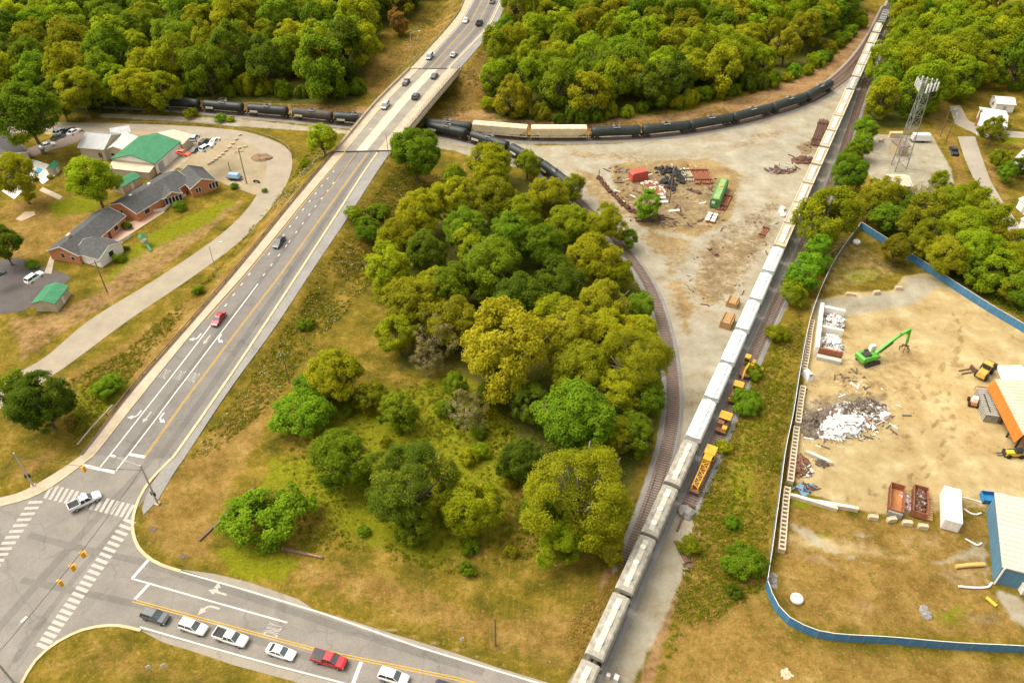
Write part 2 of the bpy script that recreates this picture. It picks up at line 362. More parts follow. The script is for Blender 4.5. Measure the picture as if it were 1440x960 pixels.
# the lot by the workshops and ground under dense woods
LANE_IN = [(-30, 556), (0, 536), (62, 503), (126, 450), (226, 388), (310, 330), (352, 288), (373, 248), (374, 222), (355, 207), (300, 197)]
paint('tarmac', [(126, 190), (180, 178), (260, 182), (350, 192), (385, 205), (398, 228), (385, 255), (360, 275), (320, 260), (270, 240), (230, 232), (255, 205)], 1.2)
paint('dirt', [(60, 175), (180, 178), (175, 195), (120, 188), (60, 190)], 1.2, .7)
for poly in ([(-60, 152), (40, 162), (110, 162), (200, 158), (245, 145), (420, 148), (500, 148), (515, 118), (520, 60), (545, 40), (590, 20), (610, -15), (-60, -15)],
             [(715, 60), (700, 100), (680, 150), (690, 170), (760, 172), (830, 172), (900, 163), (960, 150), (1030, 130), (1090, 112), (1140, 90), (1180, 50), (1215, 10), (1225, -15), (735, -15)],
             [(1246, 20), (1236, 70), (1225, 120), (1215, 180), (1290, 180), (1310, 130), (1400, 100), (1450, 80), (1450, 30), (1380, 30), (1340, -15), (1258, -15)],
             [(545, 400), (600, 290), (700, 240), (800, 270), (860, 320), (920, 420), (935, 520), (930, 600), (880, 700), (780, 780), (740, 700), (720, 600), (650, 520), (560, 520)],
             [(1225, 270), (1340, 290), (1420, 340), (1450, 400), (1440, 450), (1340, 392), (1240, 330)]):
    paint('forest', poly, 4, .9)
for t, w in ((MAIN, 2.6), (SIDING, 2.2), (NORTH, 2.4), (CURVE, 2.4), (NORTH2, 2.0)): paint_line('gravel', t, w, 1.2)
paint_line('rust', [p + Vector((-3.4, 1.4, 0)) for p in CURVE[8:75]], .8, 1.4, .7)
for c_, r_ in (((1290, 520), 58), ((1290, 520), 64), ((1230, 470), 120), ((1225, 475), 128), ((1240, 560), 95), ((1180, 600), 150), ((1184, 604), 158)):
    paint_line('stain', [P(c_[0] + r_ * math.cos(w * .1), c_[1] + r_ * .62 * math.sin(w * .1)) for w in range(-4, 17)], .5, .8, 1.0)
paint('cinder', [(1118, 560), (1180, 545), (1250, 548), (1262, 575), (1245, 605), (1190, 628), (1130, 620), (1112, 600)], 3.0, .62)
paint('stain', [(1125, 520), (1200, 500), (1215, 540), (1140, 560)], 4, .5)
paint('cinder', [(1200, 498), (1222, 496), (1228, 512), (1205, 515)], 1.5, .5)
# ------------------------------------------------------------------ ground material
def ground_material():
    m = bpy.data.materials.new('ground_cover'); m.use_nodes = True; t = m.node_tree; N = t.nodes; Lk = t.links
    b = N['Principled BSDF']; b.inputs['Roughness'].default_value = 0.95; b.inputs['Specular IOR Level'].default_value = 0.02
    pos = N.new('ShaderNodeNewGeometry').outputs['Position']
    def noise(s, d=5, r=.6, dist=0.0):
        n = N.new('ShaderNodeTexNoise'); n.inputs['Scale'].default_value = s; n.inputs['Detail'].default_value = d; n.inputs['Roughness'].default_value = r; n.inputs['Distortion'].default_value = dist
        Lk.new(pos, n.inputs['Vector']); return n.outputs['Fac']
    def ramp(f, *st):
        r = N.new('ShaderNodeValToRGB'); e = r.color_ramp.elements
        while len(e) < len(st): e.new(0.5)
        for k, (p, c) in enumerate(st): e[k].position = p; e[k].color = (*c, 1)
        Lk.new(f, r.inputs['Fac']); return r.outputs['Color']
    def mix(f, a, c):
        x = N.new('ShaderNodeMix'); x.data_type = 'RGBA'; Lk.new(f, x.inputs[0]); Lk.new(a, x.inputs[6]); Lk.new(c, x.inputs[7]); return x.outputs[2]
    def math_(op, a, bb, clamp=False):
        x = N.new('ShaderNodeMath'); x.operation = op; x.use_clamp = clamp
        for i, v in enumerate((a, bb)):
            if isinstance(v, (int, float)): x.inputs[i].default_value = v
            else: Lk.new(v, x.inputs[i])
        return x.outputs[0]
    big, mid, sm, fine, edge = noise(.035, 4), noise(.16, 6, .7), noise(.9, 6, .7), noise(2.6, 6, .82), noise(.5, 7, .72)
    def mask(k, spread=.75, lo=.38, hi=.62):
        a = N.new('ShaderNodeAttribute'); a.attribute_name = k
        v = math_('ADD', a.outputs['Fac'], math_('MULTIPLY', math_('SUBTRACT', edge, .5), spread))
        # bare areas stay bare, full areas stay full
        v = math_('MULTIPLY', v, math_('MULTIPLY', a.outputs['Fac'], 6, True))
        r = N.new('ShaderNodeMapRange'); r.inputs[1].default_value = lo; r.inputs[2].default_value = hi; r.interpolation_type = 'SMOOTHSTEP'; Lk.new(v, r.inputs[0]); return r.outputs[0]
    blend = math_('ADD', math_('MULTIPLY', mid, .5), math_('MULTIPLY', sm, .5))
    vf = noise(13, 4, .8)
    tex = math_('ADD', math_('ADD', math_('MULTIPLY', sm, .34), math_('MULTIPLY', fine, .5)), math_('MULTIPLY', vf, .16))
    grass = ramp(math_('ADD', math_('MULTIPLY', mid, .55), math_('MULTIPLY', tex, .45)), (.38, (.05, .052, .007)), (.45, (.11, .09, .011)), (.52, (.19, .133, .017)), (.60, (.33, .215, .05)))
    green = ramp(tex, (.36, (.06, .08, .006)), (.47, (.155, .165, .008)), (.6, (.26, .24, .014)))
    brown = ramp(math_('ADD', math_('MULTIPLY', mid, .4), math_('MULTIPLY', tex, .6)), (.37, (.085, .056, .013)), (.46, (.19, .115, .026)), (.54, (.29, .18, .05)), (.63, (.44, .31, .13)))
    rust = ramp(blend, (.36, (.13, .07, .03)), (.48, (.26, .15, .065)), (.62, (.38, .25, .11)))
    gravel = ramp(math_('ADD', math_('MULTIPLY', mid, .6), math_('MULTIPLY', tex, .4)), (.36, (.22, .155, .07)), (.44, (.31, .26, .17)), (.53, (.36, .325, .245)), (.62, (.45, .40, .29)))
    dirt = ramp(math_('ADD', math_('MULTIPLY', mid, .7), math_('MULTIPLY', tex, .3)), (.36, (.26, .175, .07)), (.45, (.38, .275, .125)), (.54, (.45, .345, .17)), (.63, (.53, .44, .25)))
    cinder = ramp(blend, (.3, (.07, .055, .04)), (.5, (.22, .16, .09)), (.65, (.38, .32, .22)))
    tarmac = ramp(math_('ADD', math_('MULTIPLY', mid, .6), math_('MULTIPLY', tex, .4)), (.32, (.26, .20, .12)), (.5, (.36, .29, .185)), (.68, (.42, .34, .22)))
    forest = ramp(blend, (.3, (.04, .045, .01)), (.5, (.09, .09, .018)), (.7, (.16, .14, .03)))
    stain = ramp(math_('ADD', math_('MULTIPLY', mid, .4), math_('MULTIPLY', tex, .6)), (.37, (.13, .085, .04)), (.47, (.25, .17, .075)), (.55, (.36, .26, .12)), (.63, (.47, .37, .20)))
    col = mix(mask('brown', .9), grass, brown)
    col = mix(mask('green', .9), col, green)
    def spots(src, lo, hi, k):
        r = N.new('ShaderNodeMapRange'); r.inputs[1].default_value = lo; r.inputs[2].default_value = hi; r.inputs[4].default_value = k; Lk.new(src, r.inputs[0]); return r.outputs[0]
    def flat(c):
        x = N.new('ShaderNodeRGB'); x.outputs[0].default_value = (*c, 1); return x.outputs[0]
    col = mix(spots(noise(.7, 7, .8, .4), .53, .62, .75), col, flat((.10, .105, .010)))
    col = mix(spots(noise(1.3, 6, .8, .3), .57, .66, .5), col, flat((.44, .32, .11)))
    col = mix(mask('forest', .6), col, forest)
    col = mix(mask('rust', .9), col, rust)
    col = mix(mask('dirt', .5), col, dirt)
    col = mix(mask('tarmac', .4), col, tarmac)
    col = mix(mask('gravel', .55), col, gravel)
    col = mix(mask('stain', 1.0), col, stain)
    col = mix(mask('cinder', 1.1), col, cinder)
    v = N.new('ShaderNodeMix'); v.data_type = 'RGBA'; v.blend_type = 'MULTIPLY'; v.inputs[0].default_value = .5
    Lk.new(col, v.inputs[6]); Lk.new(ramp(big, (.35, (.78, .80, .80)), (.65, (1.12, 1.08, 1.0))), v.inputs[7])
    Lk.new(v.outputs[2], b.inputs['Base Color'])
    bp = N.new('ShaderNodeBump'); bp.inputs['Strength'].default_value = .9; bp.inputs['Distance'].default_value = .35
    Lk.new(tex, bp.inputs['Height']); Lk.new(bp.outputs[0], b.inputs['Normal'])
    return m
def build_ground():
    nx, ny = len(gx), len(gy); m = bpy.data.meshes.new('ground')
    v = np.stack([FX, FY, GZ], 1).astype(np.float32)
    i = np.arange((nx - 1) * (ny - 1)); r, c = i // (nx - 1), i % (nx - 1); a = r * nx + c
    q = np.stack([a, a + 1, a + nx + 1, a + nx], 1).astype(np.int32)
    m.vertices.add(len(v)); m.vertices.foreach_set('co', v.ravel()); m.loops.add(q.size); m.loops.foreach_set('vertex_index', q.ravel())
    m.polygons.add(len(q)); m.polygons.foreach_set('loop_start', np.arange(0, q.size, 4, dtype=np.int32)); m.polygons.foreach_set('loop_total', np.full(len(q), 4, dtype=np.int32))
    m.update(calc_edges=True); m.polygons.foreach_set('use_smooth', np.ones(len(q), bool))
    for k, a_ in COVER.items():
        at = m.attributes.new(k, 'FLOAT', 'POINT'); at.data.foreach_set('value', a_.astype(np.float32))
    m.materials.append(None)
    return tag(inst('ground', m, ground_material()), kind='structure')
build_ground()
# ================================================================== roads, kerbs, markings
def asphalt(name, c1, c2, streak=True):
    m = mat(name, c1, c2, scale=.22, rough=.9, world=True, detail=8, contrast=(.3, .7)); t = m.node_tree; N = t.nodes
    b = N['Principled BSDF']; base = b.inputs['Base Color'].links[0].from_socket
    g = N.new('ShaderNodeNewGeometry'); n = N.new('ShaderNodeTexNoise'); n.inputs['Scale'].default_value = 6; n.inputs['Detail'].default_value = 6
    t.links.new(g.outputs['Position'], n.inputs['Vector'])
    r = N.new('ShaderNodeValToRGB'); r.color_ramp.elements[0].color = (.78, .78, .78, 1); r.color_ramp.elements[1].color = (1.12, 1.12, 1.12, 1)
    r.color_ramp.elements[0].position = .3; r.color_ramp.elements[1].position = .7
    t.links.new(n.outputs['Fac'], r.inputs['Fac'])
    x = N.new('ShaderNodeMix'); x.data_type = 'RGBA'; x.blend_type = 'MULTIPLY'; x.inputs[0].default_value = 1
    t.links.new(base, x.inputs[6]); t.links.new(r.outputs[0], x.inputs[7]); v = N.new('ShaderNodeTexVoronoi'); v.feature = 'DISTANCE_TO_EDGE'; v.inputs['Scale'].default_value = .085
    wn = N.new('ShaderNodeTexNoise'); wn.inputs['Scale'].default_value = .5; wn.inputs['Detail'].default_value = 5; t.links.new(g.outputs['Position'], wn.inputs['Vector'])
    av = N.new('ShaderNodeVectorMath'); av.operation = 'MULTIPLY_ADD'; av.inputs[1].default_value = (3.5, 3.5, 0); t.links.new(wn.outputs['Color'], av.inputs[0]); t.links.new(g.outputs['Position'], av.inputs[2]); t.links.new(av.outputs[0], v.inputs['Vector'])
    cr = N.new('ShaderNodeMapRange'); cr.inputs[1].default_value = .004; cr.inputs[2].default_value = .014; cr.inputs[3].default_value = .84; cr.inputs[4].default_value = 1.0; t.links.new(v.outputs['Distance'], cr.inputs[0])
    y = N.new('ShaderNodeMix'); y.data_type = 'RGBA'; y.blend_type = 'MULTIPLY'; y.inputs[0].default_value = 1 if streak else 0
    t.links.new(x.outputs[2], y.inputs[6]); t.links.new(cr.outputs[0], y.inputs[7]); t.links.new(y.outputs[2], b.inputs['Base Color'])
    return m
M_ASPH = asphalt('asphalt_worn', (.225, .203, .175), (.165, .15, .13))
M_CROSS = asphalt('asphalt_junction', (.27, .242, .202), (.19, .17, .142))
M_DARK = asphalt('asphalt_wheel_path', (.175, .16, .138), (.135, .122, .107))
M_DRIVE = asphalt('asphalt_driveway', (.12, .10, .09), (.085, .075, .068))
M_PATH = asphalt('asphalt_path', (.30, .28, .25), (.23, .215, .19))
M_LANE = asphalt('gravel_lane', (.37, .315, .225), (.28, .235, .165), False)
M_STREET = asphalt('side_street', (.40, .345, .27), (.31, .27, .21))
M_CONC = mat('concrete_pale', (.50, .41, .285), (.38, .31, .215), scale=.4, rough=.9, world=True, detail=8)
M_KERB = mat('kerb_concrete', (.60, .48, .28), (.47, .36, .20), scale=.8, rough=.9, world=True, detail=6)
M_DECK = mat('bridge_concrete', (.58, .52, .39), (.44, .39, .285), scale=.25, rough=.9, world=True, detail=8)
M_DECKLANE = mat('bridge_lane_concrete', (.29, .255, .20), (.225, .20, .155), scale=.25, rough=.9, world=True, detail=8)
M_WHITE = mat('paint_white', (.68, .66, .60), (.50, .47, .41), scale=3, rough=.7, world=True)
M_WORN = mat('paint_white_worn', (.50, .47, .40), (.33, .30, .25), scale=5, rough=.7, world=True)
M_YELL = mat('paint_yellow', (.62, .37, .03), (.45, .27, .04), scale=3, rough=.7, world=True)
def cut(line, y0, y1):                                   # part of an edge line between two distances
    return [p for p in resample(line, step=1.0) if y0 <= p.y <= y1]
YJ = (PR(132, 640).y + PR(241, 645).y) / 2
def seg(la, lb, ya, yb, material, name, dz, nsub=8, fa=0.0, fb=1.0):
    A = resample(la, n=400); B = resample(lb, n=400)
    a = []; b = []
    for p, q in zip(A, B):
        m_ = (p + q) / 2
        if ya <= m_.y <= yb: a.append(p.lerp(q, fa)); b.append(p.lerp(q, fb))
    return ground_sheet(name, a, b, material, ZR, dz, nsub, step=2.0)
YFAR, YNEAR = 1e9, PR(132, 640).y - 3
seg(LA, RA, 0, YB0, M_ASPH, 'road', .03)
seg(LA, RA, YB1, YFAR, M_ASPH, 'road', .03)
for ya, yb in ((0, YB0), (YB1, YFAR)):
    seg(LO, LA, ya, yb, M_CONC, 'pavement', .16, 3)
    seg(RA, RO, ya, yb, M_PATH, 'pavement', .05, 3, .16, 1.0)
# wheel-worn darker strips along the lanes
seg(LA, RA, 0, YB0, M_DARK, 'wheel_path', .036, 2, .36, .45)
seg(LA, RA, 0, YB0, M_DARK, 'wheel_path', .036, 2, .80, .90)
seg(LA, RA, YB1, YFAR, M_DARK, 'wheel_path', .036, 2, .12, .26)
seg(LA, RA, YB1, YFAR, M_DARK, 'wheel_path', .036, 2, .70, .84)
def kerb(line, material=M_KERB, w=.32, h=.15, z=ZR, name='kerb'):
    pts = [Vector((p.x, p.y, z(p))) for p in resample(line, step=2)]
    return tag(MB().sweep(pts, [(-w / 2, -.25), (w / 2, -.25), (w / 2, h), (-w / 2, h)]).build(name, material), kind='structure')
kerb(cut(LA, 0, YB0)); kerb(cut(LA, YB1, YFAR))
kerb([p.lerp(q, .07) for p, q in zip(resample(RA, n=300), resample(RO, n=300)) if p.y < YB0], M_KERB, .6, .16)
kerb([p.lerp(q, .07) for p, q in zip(resample(RA, n=300), resample(RO, n=300)) if p.y > YB1], M_KERB, .6, .16)
kerb([p.lerp(q, .0) for p, q in zip(resample(LO, n=300), resample(RO, n=300)) if p.y < YB0], mat('kerb_dark', (.16, .11, .07), (.10, .07, .05), world=True), .8, .17)
# junction and cross road
def GP(l): return [P(x, y) for x, y in l]
C_NW = spline(GP([(-40, 722), (0, 711), (32, 703), (62, 690), (95, 668), (132, 640)]), 6)
C_NE = spline(GP([(241, 645), (222, 664), (206, 683), (194, 705), (187, 730), (188, 752), (198, 774), (222, 792), (254, 803)]), 6)
C_N2 = GP([(348, 832), (452, 864), (591, 912), (700, 944), (780, 968), (900, 1003), (1060, 1050)])
C_S = spline(GP([(1020, 1110), (800, 1048), (590, 993), (487, 963), (383, 937), (286, 909), (230, 895), (198, 885), (163, 878), (125, 882), (96, 893), (70, 909), (48, 930), (30, 960), (15, 1000)]), 5)
jp = C_NW + C_NE + C_N2 + C_S + GP([(-60, 1060), (-120, 880)])
poly_sheet('junction', jp, M_CROSS, .03)
kerb(C_NE, M_KERB, .55, .15, Z0); kerb(spline(GP([(198, 886), (163, 879), (125, 883), (96, 894), (70, 910), (48, 931), (30, 961)]), 5), M_KERB, .5, .15, Z0)
# pavement along the north-west corner
NWO = spline(GP([(-40, 711), (0, 700), (30, 692), (58, 677), (86, 660), (115, 640)]), 6)
ground_sheet('pavement', NWO, C_NW, M_CONC, Z0, .15, 3)
kerb(C_NW, M_KERB, .4, .155, Z0)
ground_sheet('pavement', spline(GP([(240, 646), (226, 663), (212, 684), (203, 705), (200, 716)]), 5), spline(GP([(262, 641), (248, 660), (234, 683), (222, 703), (202, 724)]), 5), M_PATH, Z0, .1, 2)
# gravelled shoulders of the cross road
M_SHOULDER = asphalt('road_shoulder', (.34, .295, .225), (.26, .225, .17))
poly_sheet('road_shoulder', GP([(254, 800), (300, 806), (350, 818), (420, 842), (440, 856), (500, 874), (560, 893), (620, 911), (700, 938), (800, 968), (900, 1003), (780, 968), (700, 944), (591, 912), (452, 864), (348, 832)]), M_SHOULDER, .022)
poly_sheet('road_shoulder', GP([(198, 886), (286, 909), (383, 937), (487, 963), (590, 993), (560, 1000), (440, 965), (330, 935), (270, 915), (230, 903)]), M_SHOULDER, .024)
def mark(name, pts, w, material=M_WHITE, zf=ZR, dz=.05):
    pts = resample(pts, step=1.5) if len(pts) > 1 else pts
    A = []; B = []
    for i, p in enumerate(pts):
        t = pts[min(i + 1, len(pts) - 1)] - pts[max(i - 1, 0)]; t.z = 0; t.normalize(); n = Vector((-t.y, t.x, 0)) * (w / 2)
        A.append(p - n); B.append(p + n)
    return ground_sheet(name, A, B, material, zf, dz, 1, n=len(pts))
BD = [.033]; M_BAND = asphalt('asphalt_tyre_band', (.21, .19, .16), (.155, .14, .118))
# dark tyre bands through the junction
for l, w in (([(255, 590), (190, 672), (130, 735), (60, 812), (0, 880), (-30, 915)], 1.6), ([(250, 640), (188, 715), (115, 800), (70, 858), (20, 930)], 1.2),
             ([(40, 752), (110, 770), (200, 790), (300, 822), (420, 862), (560, 908), (680, 945)], 1.3), ([(30, 815), (140, 838), (230, 858), (330, 890), (470, 935)], 1.2)):
    BD[0] += .003; mark('tyre_band', [PR(x, y) for x, y in l], w, M_BAND, dz=BD[0])
PL = lambda l: [PR(x, y) for x, y in l]
mark('lane_line', PL([(141, 656.6), (206, 574), (296, 458)]), .28); mark('lane_line', PL([(161.6, 663.7), (246, 553), (300, 482), (363, 399)]), .28)
mark('stop_line', PL([(114, 653.5), (162, 664)]), .7); mark('stop_line', PL([(181, 638.5), (204, 642.5)]), .7)
def fr(f, y0, y1):
    return [p.lerp(q, f) for p, q in zip(resample(LA, n=400), resample(RA, n=400)) if y0 < (p.y + q.y) / 2 < y1]
yl = PL([(204, 641), (262, 560), (330, 470), (399, 380), (462, 292), (517, 216)])
def off(pts, d):
    o = []
    for i, p in enumerate(pts):
        t = pts[min(i + 1, len(pts) - 1)] - pts[max(i - 1, 0)]; t.z = 0; t.normalize(); o.append(p + Vector((-t.y, t.x, 0)) * d)
    return o
mark('lane_line', off(resample(yl, step=3), .17), .15, M_YELL); mark('lane_line', off(resample(yl, step=3), -.17), .15, M_YELL)
mark('lane_line', PL([(452, 283), (474, 253), (500, 216)]), .16, M_YELL)
for a, b in (((316, 431), (352, 384)), ((377, 359), (470, 240)), ((370, 388), (406, 341)), ((406, 341), (474, 251))):
    L = resample(PL([a, b]), step=1.0); k = 0
    while k + 1 < len(L): mark('lane_dash', [L[k], L[min(k + 1, len(L) - 1)]], .26); k += 4
for f, c in ((.33, M_YELL), (.6, M_YELL), (.04, M_WHITE), (.95, M_WHITE)): mark('lane_line', fr(f, YB1, 1e9), .2, c)
mark('lane_line', fr(.05, YB0 - 75, YB0), .16, M_YELL)
# cross road
ycl = PL([(187, 844), (320, 880), (445.6, 913.6), (640, 953.5), (800, 995)])
mark('lane_line', off(resample(ycl, step=3), .2), .17, M_YELL); mark('lane_line', off(resample(ycl, step=3), -.2), .17, M_YELL)
mark('lane_line', PL([(185, 813), (290, 843), (404, 875)]), .28); mark('stop_line', PL([(209.5, 786), (186, 813)]), .55); mark('stop_line', PL([(209.5, 821), (189, 843)]), .55)
mark('lane_line', PL([(251, 802.5), (348, 830), (452.5, 861.5), (591, 910), (740, 955), (850, 988)]), .26)
mark('lane_line', PL([(197, 881), (286, 907), (383, 934), (487, 961), (600, 992)]), .26); mark('stop_line', PL([(508, 930), (496, 962)]), .6)
for a, b, n, d in (((68, 691), (182, 719), 17, (9, -17)), ((182, 733), (60, 908), 23, (8, 3.0)), ((50, 706), (-20, 812), 14, (10, -.5))):
    for k in range(n):
        x = a[0] + (b[0] - a[0]) * k / (n - 1); y = a[1] + (b[1] - a[1]) * k / (n - 1)
        if a == (68, 691): q = PL([(x - 5, y + 9.5), (x + 6, y - 9.5)])
        else: q = PL([(x - d[0], y - d[1]), (x + d[0], y + d[1])])
        mark('crosswalk_bar', q, .62, M_WORN)
def flat_shape(name, rings, origin, ang, scale, material, dz=.055):
    mb = MB(); c, s = math.cos(ang), math.sin(ang)
    for ring in rings:
        vs = []
        for x, y in ring:
            X = origin.x + (x * c - y * s) * scale; Y = origin.y + (x * s + y * c) * scale; vs.append(Vector((X, Y, zr(Y) + dz)))
        mb.add(vs, [tuple(t) for t in tessellate_polygon([vs])])
    return tag(mb.build(name, material), kind='structure')
def bend(turn, n=8):                                     # shaft from the tail that bends towards +y or -y, ends in an arrow head
    o = [(0, -.12), (1.2, -.12)]; i = [(0, .12), (1.2, .12)]
    up = [(1.2 + math.sin(a) * .9, turn * (.0 + (1 - math.cos(a)) * .9)) for a in [k * R(75) / n for k in range(n + 1)]]
    q = []; w = .16
    for k, p in enumerate([(0, 0)] + up):
        q.append(p)
    L = []; Rr = []
    for k, p in enumerate(q):
        a = q[max(0, k - 1)]; b = q[min(len(q) - 1, k + 1)]; t = math.hypot(b[0] - a[0], b[1] - a[1]); n_ = (-(b[1] - a[1]) / t * w, (b[0] - a[0]) / t * w)
        L.append((p[0] + n_[0], p[1] + n_[1])); Rr.append((p[0] - n_[0], p[1] - n_[1]))
    e = q[-1]; d = (q[-1][0] - q[-2][0], q[-1][1] - q[-2][1]); t = math.hypot(*d); d = (d[0] / t, d[1] / t)
    head = [(e[0] - d[1] * .55, e[1] + d[0] * .55), (e[0] + d[0] * 1.1, e[1] + d[1] * 1.1), (e[0] + d[1] * .55, e[1] - d[0] * .55)]
    return [[*Rr, *L[::-1]], head]
STRAIGHT = [[(0, -.16), (2.0, -.16), (2.0, .16), (0, .16)], [(2.0, -.55), (3.2, 0), (2.0, .55)]]
def heading(a, b): v = PR(*b) - PR(*a); return math.atan2(v.y, v.x)
HD = heading((296, 458), (206, 574))                      # towards the junction
for x, y, sh, c in ((283, 469, bend(-1), M_WHITE), (296, 471, STRAIGHT, M_WORN), (312, 470, bend(1), M_WHITE), (199, 577, bend(-1), M_WHITE), (213, 579, STRAIGHT, M_WORN), (231, 580, bend(1), M_WHITE)):
    flat_shape('lane_arrow', sh, PR(x, y), HD, 1.02, c)
HC = heading((445.6, 913.6), (187, 844))
flat_shape('lane_arrow', bend(1), PR(309, 855.5), HC, 1.2, M_WORN)
flat_shape('lane_arrow', STRAIGHT, PR(319, 836), HC, 1.1, M_WORN); flat_shape('lane_arrow', bend(-1), PR(319, 836), HC, 1.1, M_WORN, .062)
def text_mesh(body):
    cu = bpy.data.curves.new('lettering', 'FONT'); cu.body = body; cu.size = 1; cu.align_x = 'CENTER'; cu.align_y = 'CENTER'
    o = bpy.data.objects.new('lettering', cu); COL.objects.link(o); bpy.context.view_layer.update()
    m = bpy.data.meshes.new_from_object(o.evaluated_get(bpy.context.evaluated_depsgraph_get())); bpy.data.objects.remove(o); return m
ONLY = text_mesh('ONLY')
def road_text(p, ang, wide, tall):
    m = ONLY.copy(); s, c = math.sin(ang), math.cos(ang)
    xs = [v.co.x for v in m.vertices]; kx = wide / (max(xs) - min(xs)); ys = [v.co.y for v in m.vertices]; ky = tall / (max(ys) - min(ys))
    for v in m.vertices:                                   # letters read by a driver going along ang
        f, l = v.co.y * ky, -v.co.x * kx
        X = p.x + f * c - l * s; Y = p.y + f * s + l * c; v.co = (X, Y, zr(Y) + .055)
    m.materials.clear(); tag(inst('road_lettering', m, M_WORN), kind='structure')
for x, y in ((232, 525), (253, 527), (273, 530)): road_text(PR(x, y), HD, 1.9, 2.9)
road_text(PR(385, 886), HC, 2.3, 2.6)
# ------------------------------------------------------------------ bridge over the railway
def bridge():
    t = thing('road_bridge', 'pale concrete road bridge with wide deck crossing over the tank car trains', 'bridge')
    A = resample(LO, n=400); B = resample(RO, n=400); la = resample(LA, n=400); ra = resample(RA, n=400)
    ids = [i for i in range(400) if YB0 <= (la[i].y + ra[i].y) / 2 <= YB1]
    def strip(fa, fb, z, material, name):
        a = [fa(i) for i in ids]; b = [fb(i) for i in ids]
        o = ground_sheet(name, a, b, material, ZR, z, 4); o.parent = t; del o['kind']; return o
    mb = MB(); rings = []
    for i in ids[::3] + [ids[-1]]:
        a, b = A[i], B[i]; z = zr((a.y + b.y) / 2); e = (b - a).normalized() * .5
        rings.append([Vector((a.x - e.x, a.y - e.y, z - 1.15)), Vector((b.x + e.x, b.y + e.y, z - 1.15)), Vector((b.x + e.x, b.y + e.y, z)), Vector((a.x - e.x, a.y - e.y, z))])
    mb.loft(rings); mb.build('deck_slab', M_DECK, t)
    strip(lambda i: la[i].lerp(ra[i], .02), lambda i: la[i].lerp(ra[i], .30), .03, M_DECKLANE, 'lane_surface')
    strip(lambda i: la[i].lerp(ra[i], .30), lambda i: la[i].lerp(ra[i], .64), .03, M_DECK, 'median_surface')
    strip(lambda i: la[i].lerp(ra[i], .64), lambda i: la[i].lerp(ra[i], .98), .03, M_DECKLANE, 'lane_surface')
    strip(lambda i: A[i], lambda i: la[i], .17, M_CONC, 'walkway'); strip(lambda i: ra[i], lambda i: B[i], .17, M_CONC, 'walkway')
    for f in (.03, .32, .965): strip(lambda i: la[i].lerp(ra[i], f), lambda i: la[i].lerp(ra[i], f + .012), .045, M_YELL if f > .1 and f < .5 else M_CONC, 'edge_line')
    L = [A[i] for i in ids[::4]]; Rr = [B[i] for i in ids[::4]]
    for line, s in ((L, -1), (Rr, 1)):
        line = [Vector((p.x, p.y, zr(p.y))) for p in line]
        MB().sweep(line, [(-.22, 0), (.22, 0), (.18, .85), (-.18, .85)]).build('parapet', M_CONC, t)
        rl = MB(); up = resample(line, step=2.2)
        hgt = 2.1 if s > 0 else 1.3
        for p in up: rl.box((p.x, p.y, p.z + .8), (.1, .1, hgt - .8))
        for h in ((1.1, 1.5, 2.1) if s > 0 else (1.3,)):
            rl.sweep([p + Vector((0, 0, h)) for p in up], [(-.04, -.04), (.04, -.04), (.04, .04), (-.04, .04)])
        rl.build('railing', mat('railing_grey', (.42, .36, .26), rough=.6), t)
    for i in (ids[2], ids[-3]):
        a, b = A[i], B[i]; z = zr(a.y); c = (a + b) / 2; d = (b - a); ang = math.atan2(d.y, d.x)
        MB().box((c.x, c.y, -.5), (d.length + 1, 1.4, z - .6), ang).build('abutment', M_DECK, t)
        for e in (a, b): MB().box((e.x, e.y, -.4), (1.1, 2.4, z + .5), ang).build('wing_pillar', M_CONC, t)
    for k in range(5):
        MB().sweep([Vector((0, 0, zr(A[i].y) - 2.0)) + A[i].lerp(B[i], .1 + .2 * k) * 1.0 - Vector((0, 0, A[i].lerp(B[i], .1 + .2 * k).z)) for i in ids[4:-4:6]], [(-.25, 0), (.25, 0), (.25, .9), (-.25, .9)]).build('girder', mat('girder_grey', (.25, .22, .17), rough=.7), t)
    for i in (ids[0], ids[-1]):
        a, b = A[i], B[i]; a = Vector((a.x, a.y, zr(a.y) + .05)); b = Vector((b.x, b.y, zr(b.y) + .05))
        MB().beam(a, b, .35, .08).build('expansion_joint', mat('joint_dark', (.07, .06, .05)), t)
bridge()
# guardrail on the left verge
def guardrail(line, zf, label, step=2.4, col=(.30, .22, .15)):
    t = thing('guardrail', label, 'guardrail'); m = mat('rail_weathered%d' % int(col[0] * 100), col, tuple(x * .6 for x in col), world=True, rough=.6)
    pts = [Vector((p.x, p.y, zf(p))) for p in resample(line, step=step)]
    MB().sweep(pts, [(-.05, .45), (.05, .45), (.09, .6), (.05, .76), (-.05, .76)]).build('rail', m, t)
    pm_ = MB().box((0, 0, -.5), (.15, .18, 1.2)).mesh('post')
    for p in pts[::2]: inst('post', pm_, mat('post_wood', (.16, .10, .06), rough=.9), t, p)
g1 = off(cut(LO, PR(160, 588).y, YB0 - 1), -.5)
guardrail(g1, ZR, 'weathered brown guardrail along the left verge of the main road up to the bridge')
guardrail(PL([(110, 628), (128, 606), (160, 572)]), lambda p: max(zr(p.y), terr(p)), 'short bare grey guardrail end near the junction left of the road', col=(.6, .57, .5))
g2 = off(cut(LO, YB1 + 1, 1e9), -.5)
guardrail(g2, ZR, 'grey guardrail along the left verge of the main road beyond the bridge', col=(.42, .38, .31))
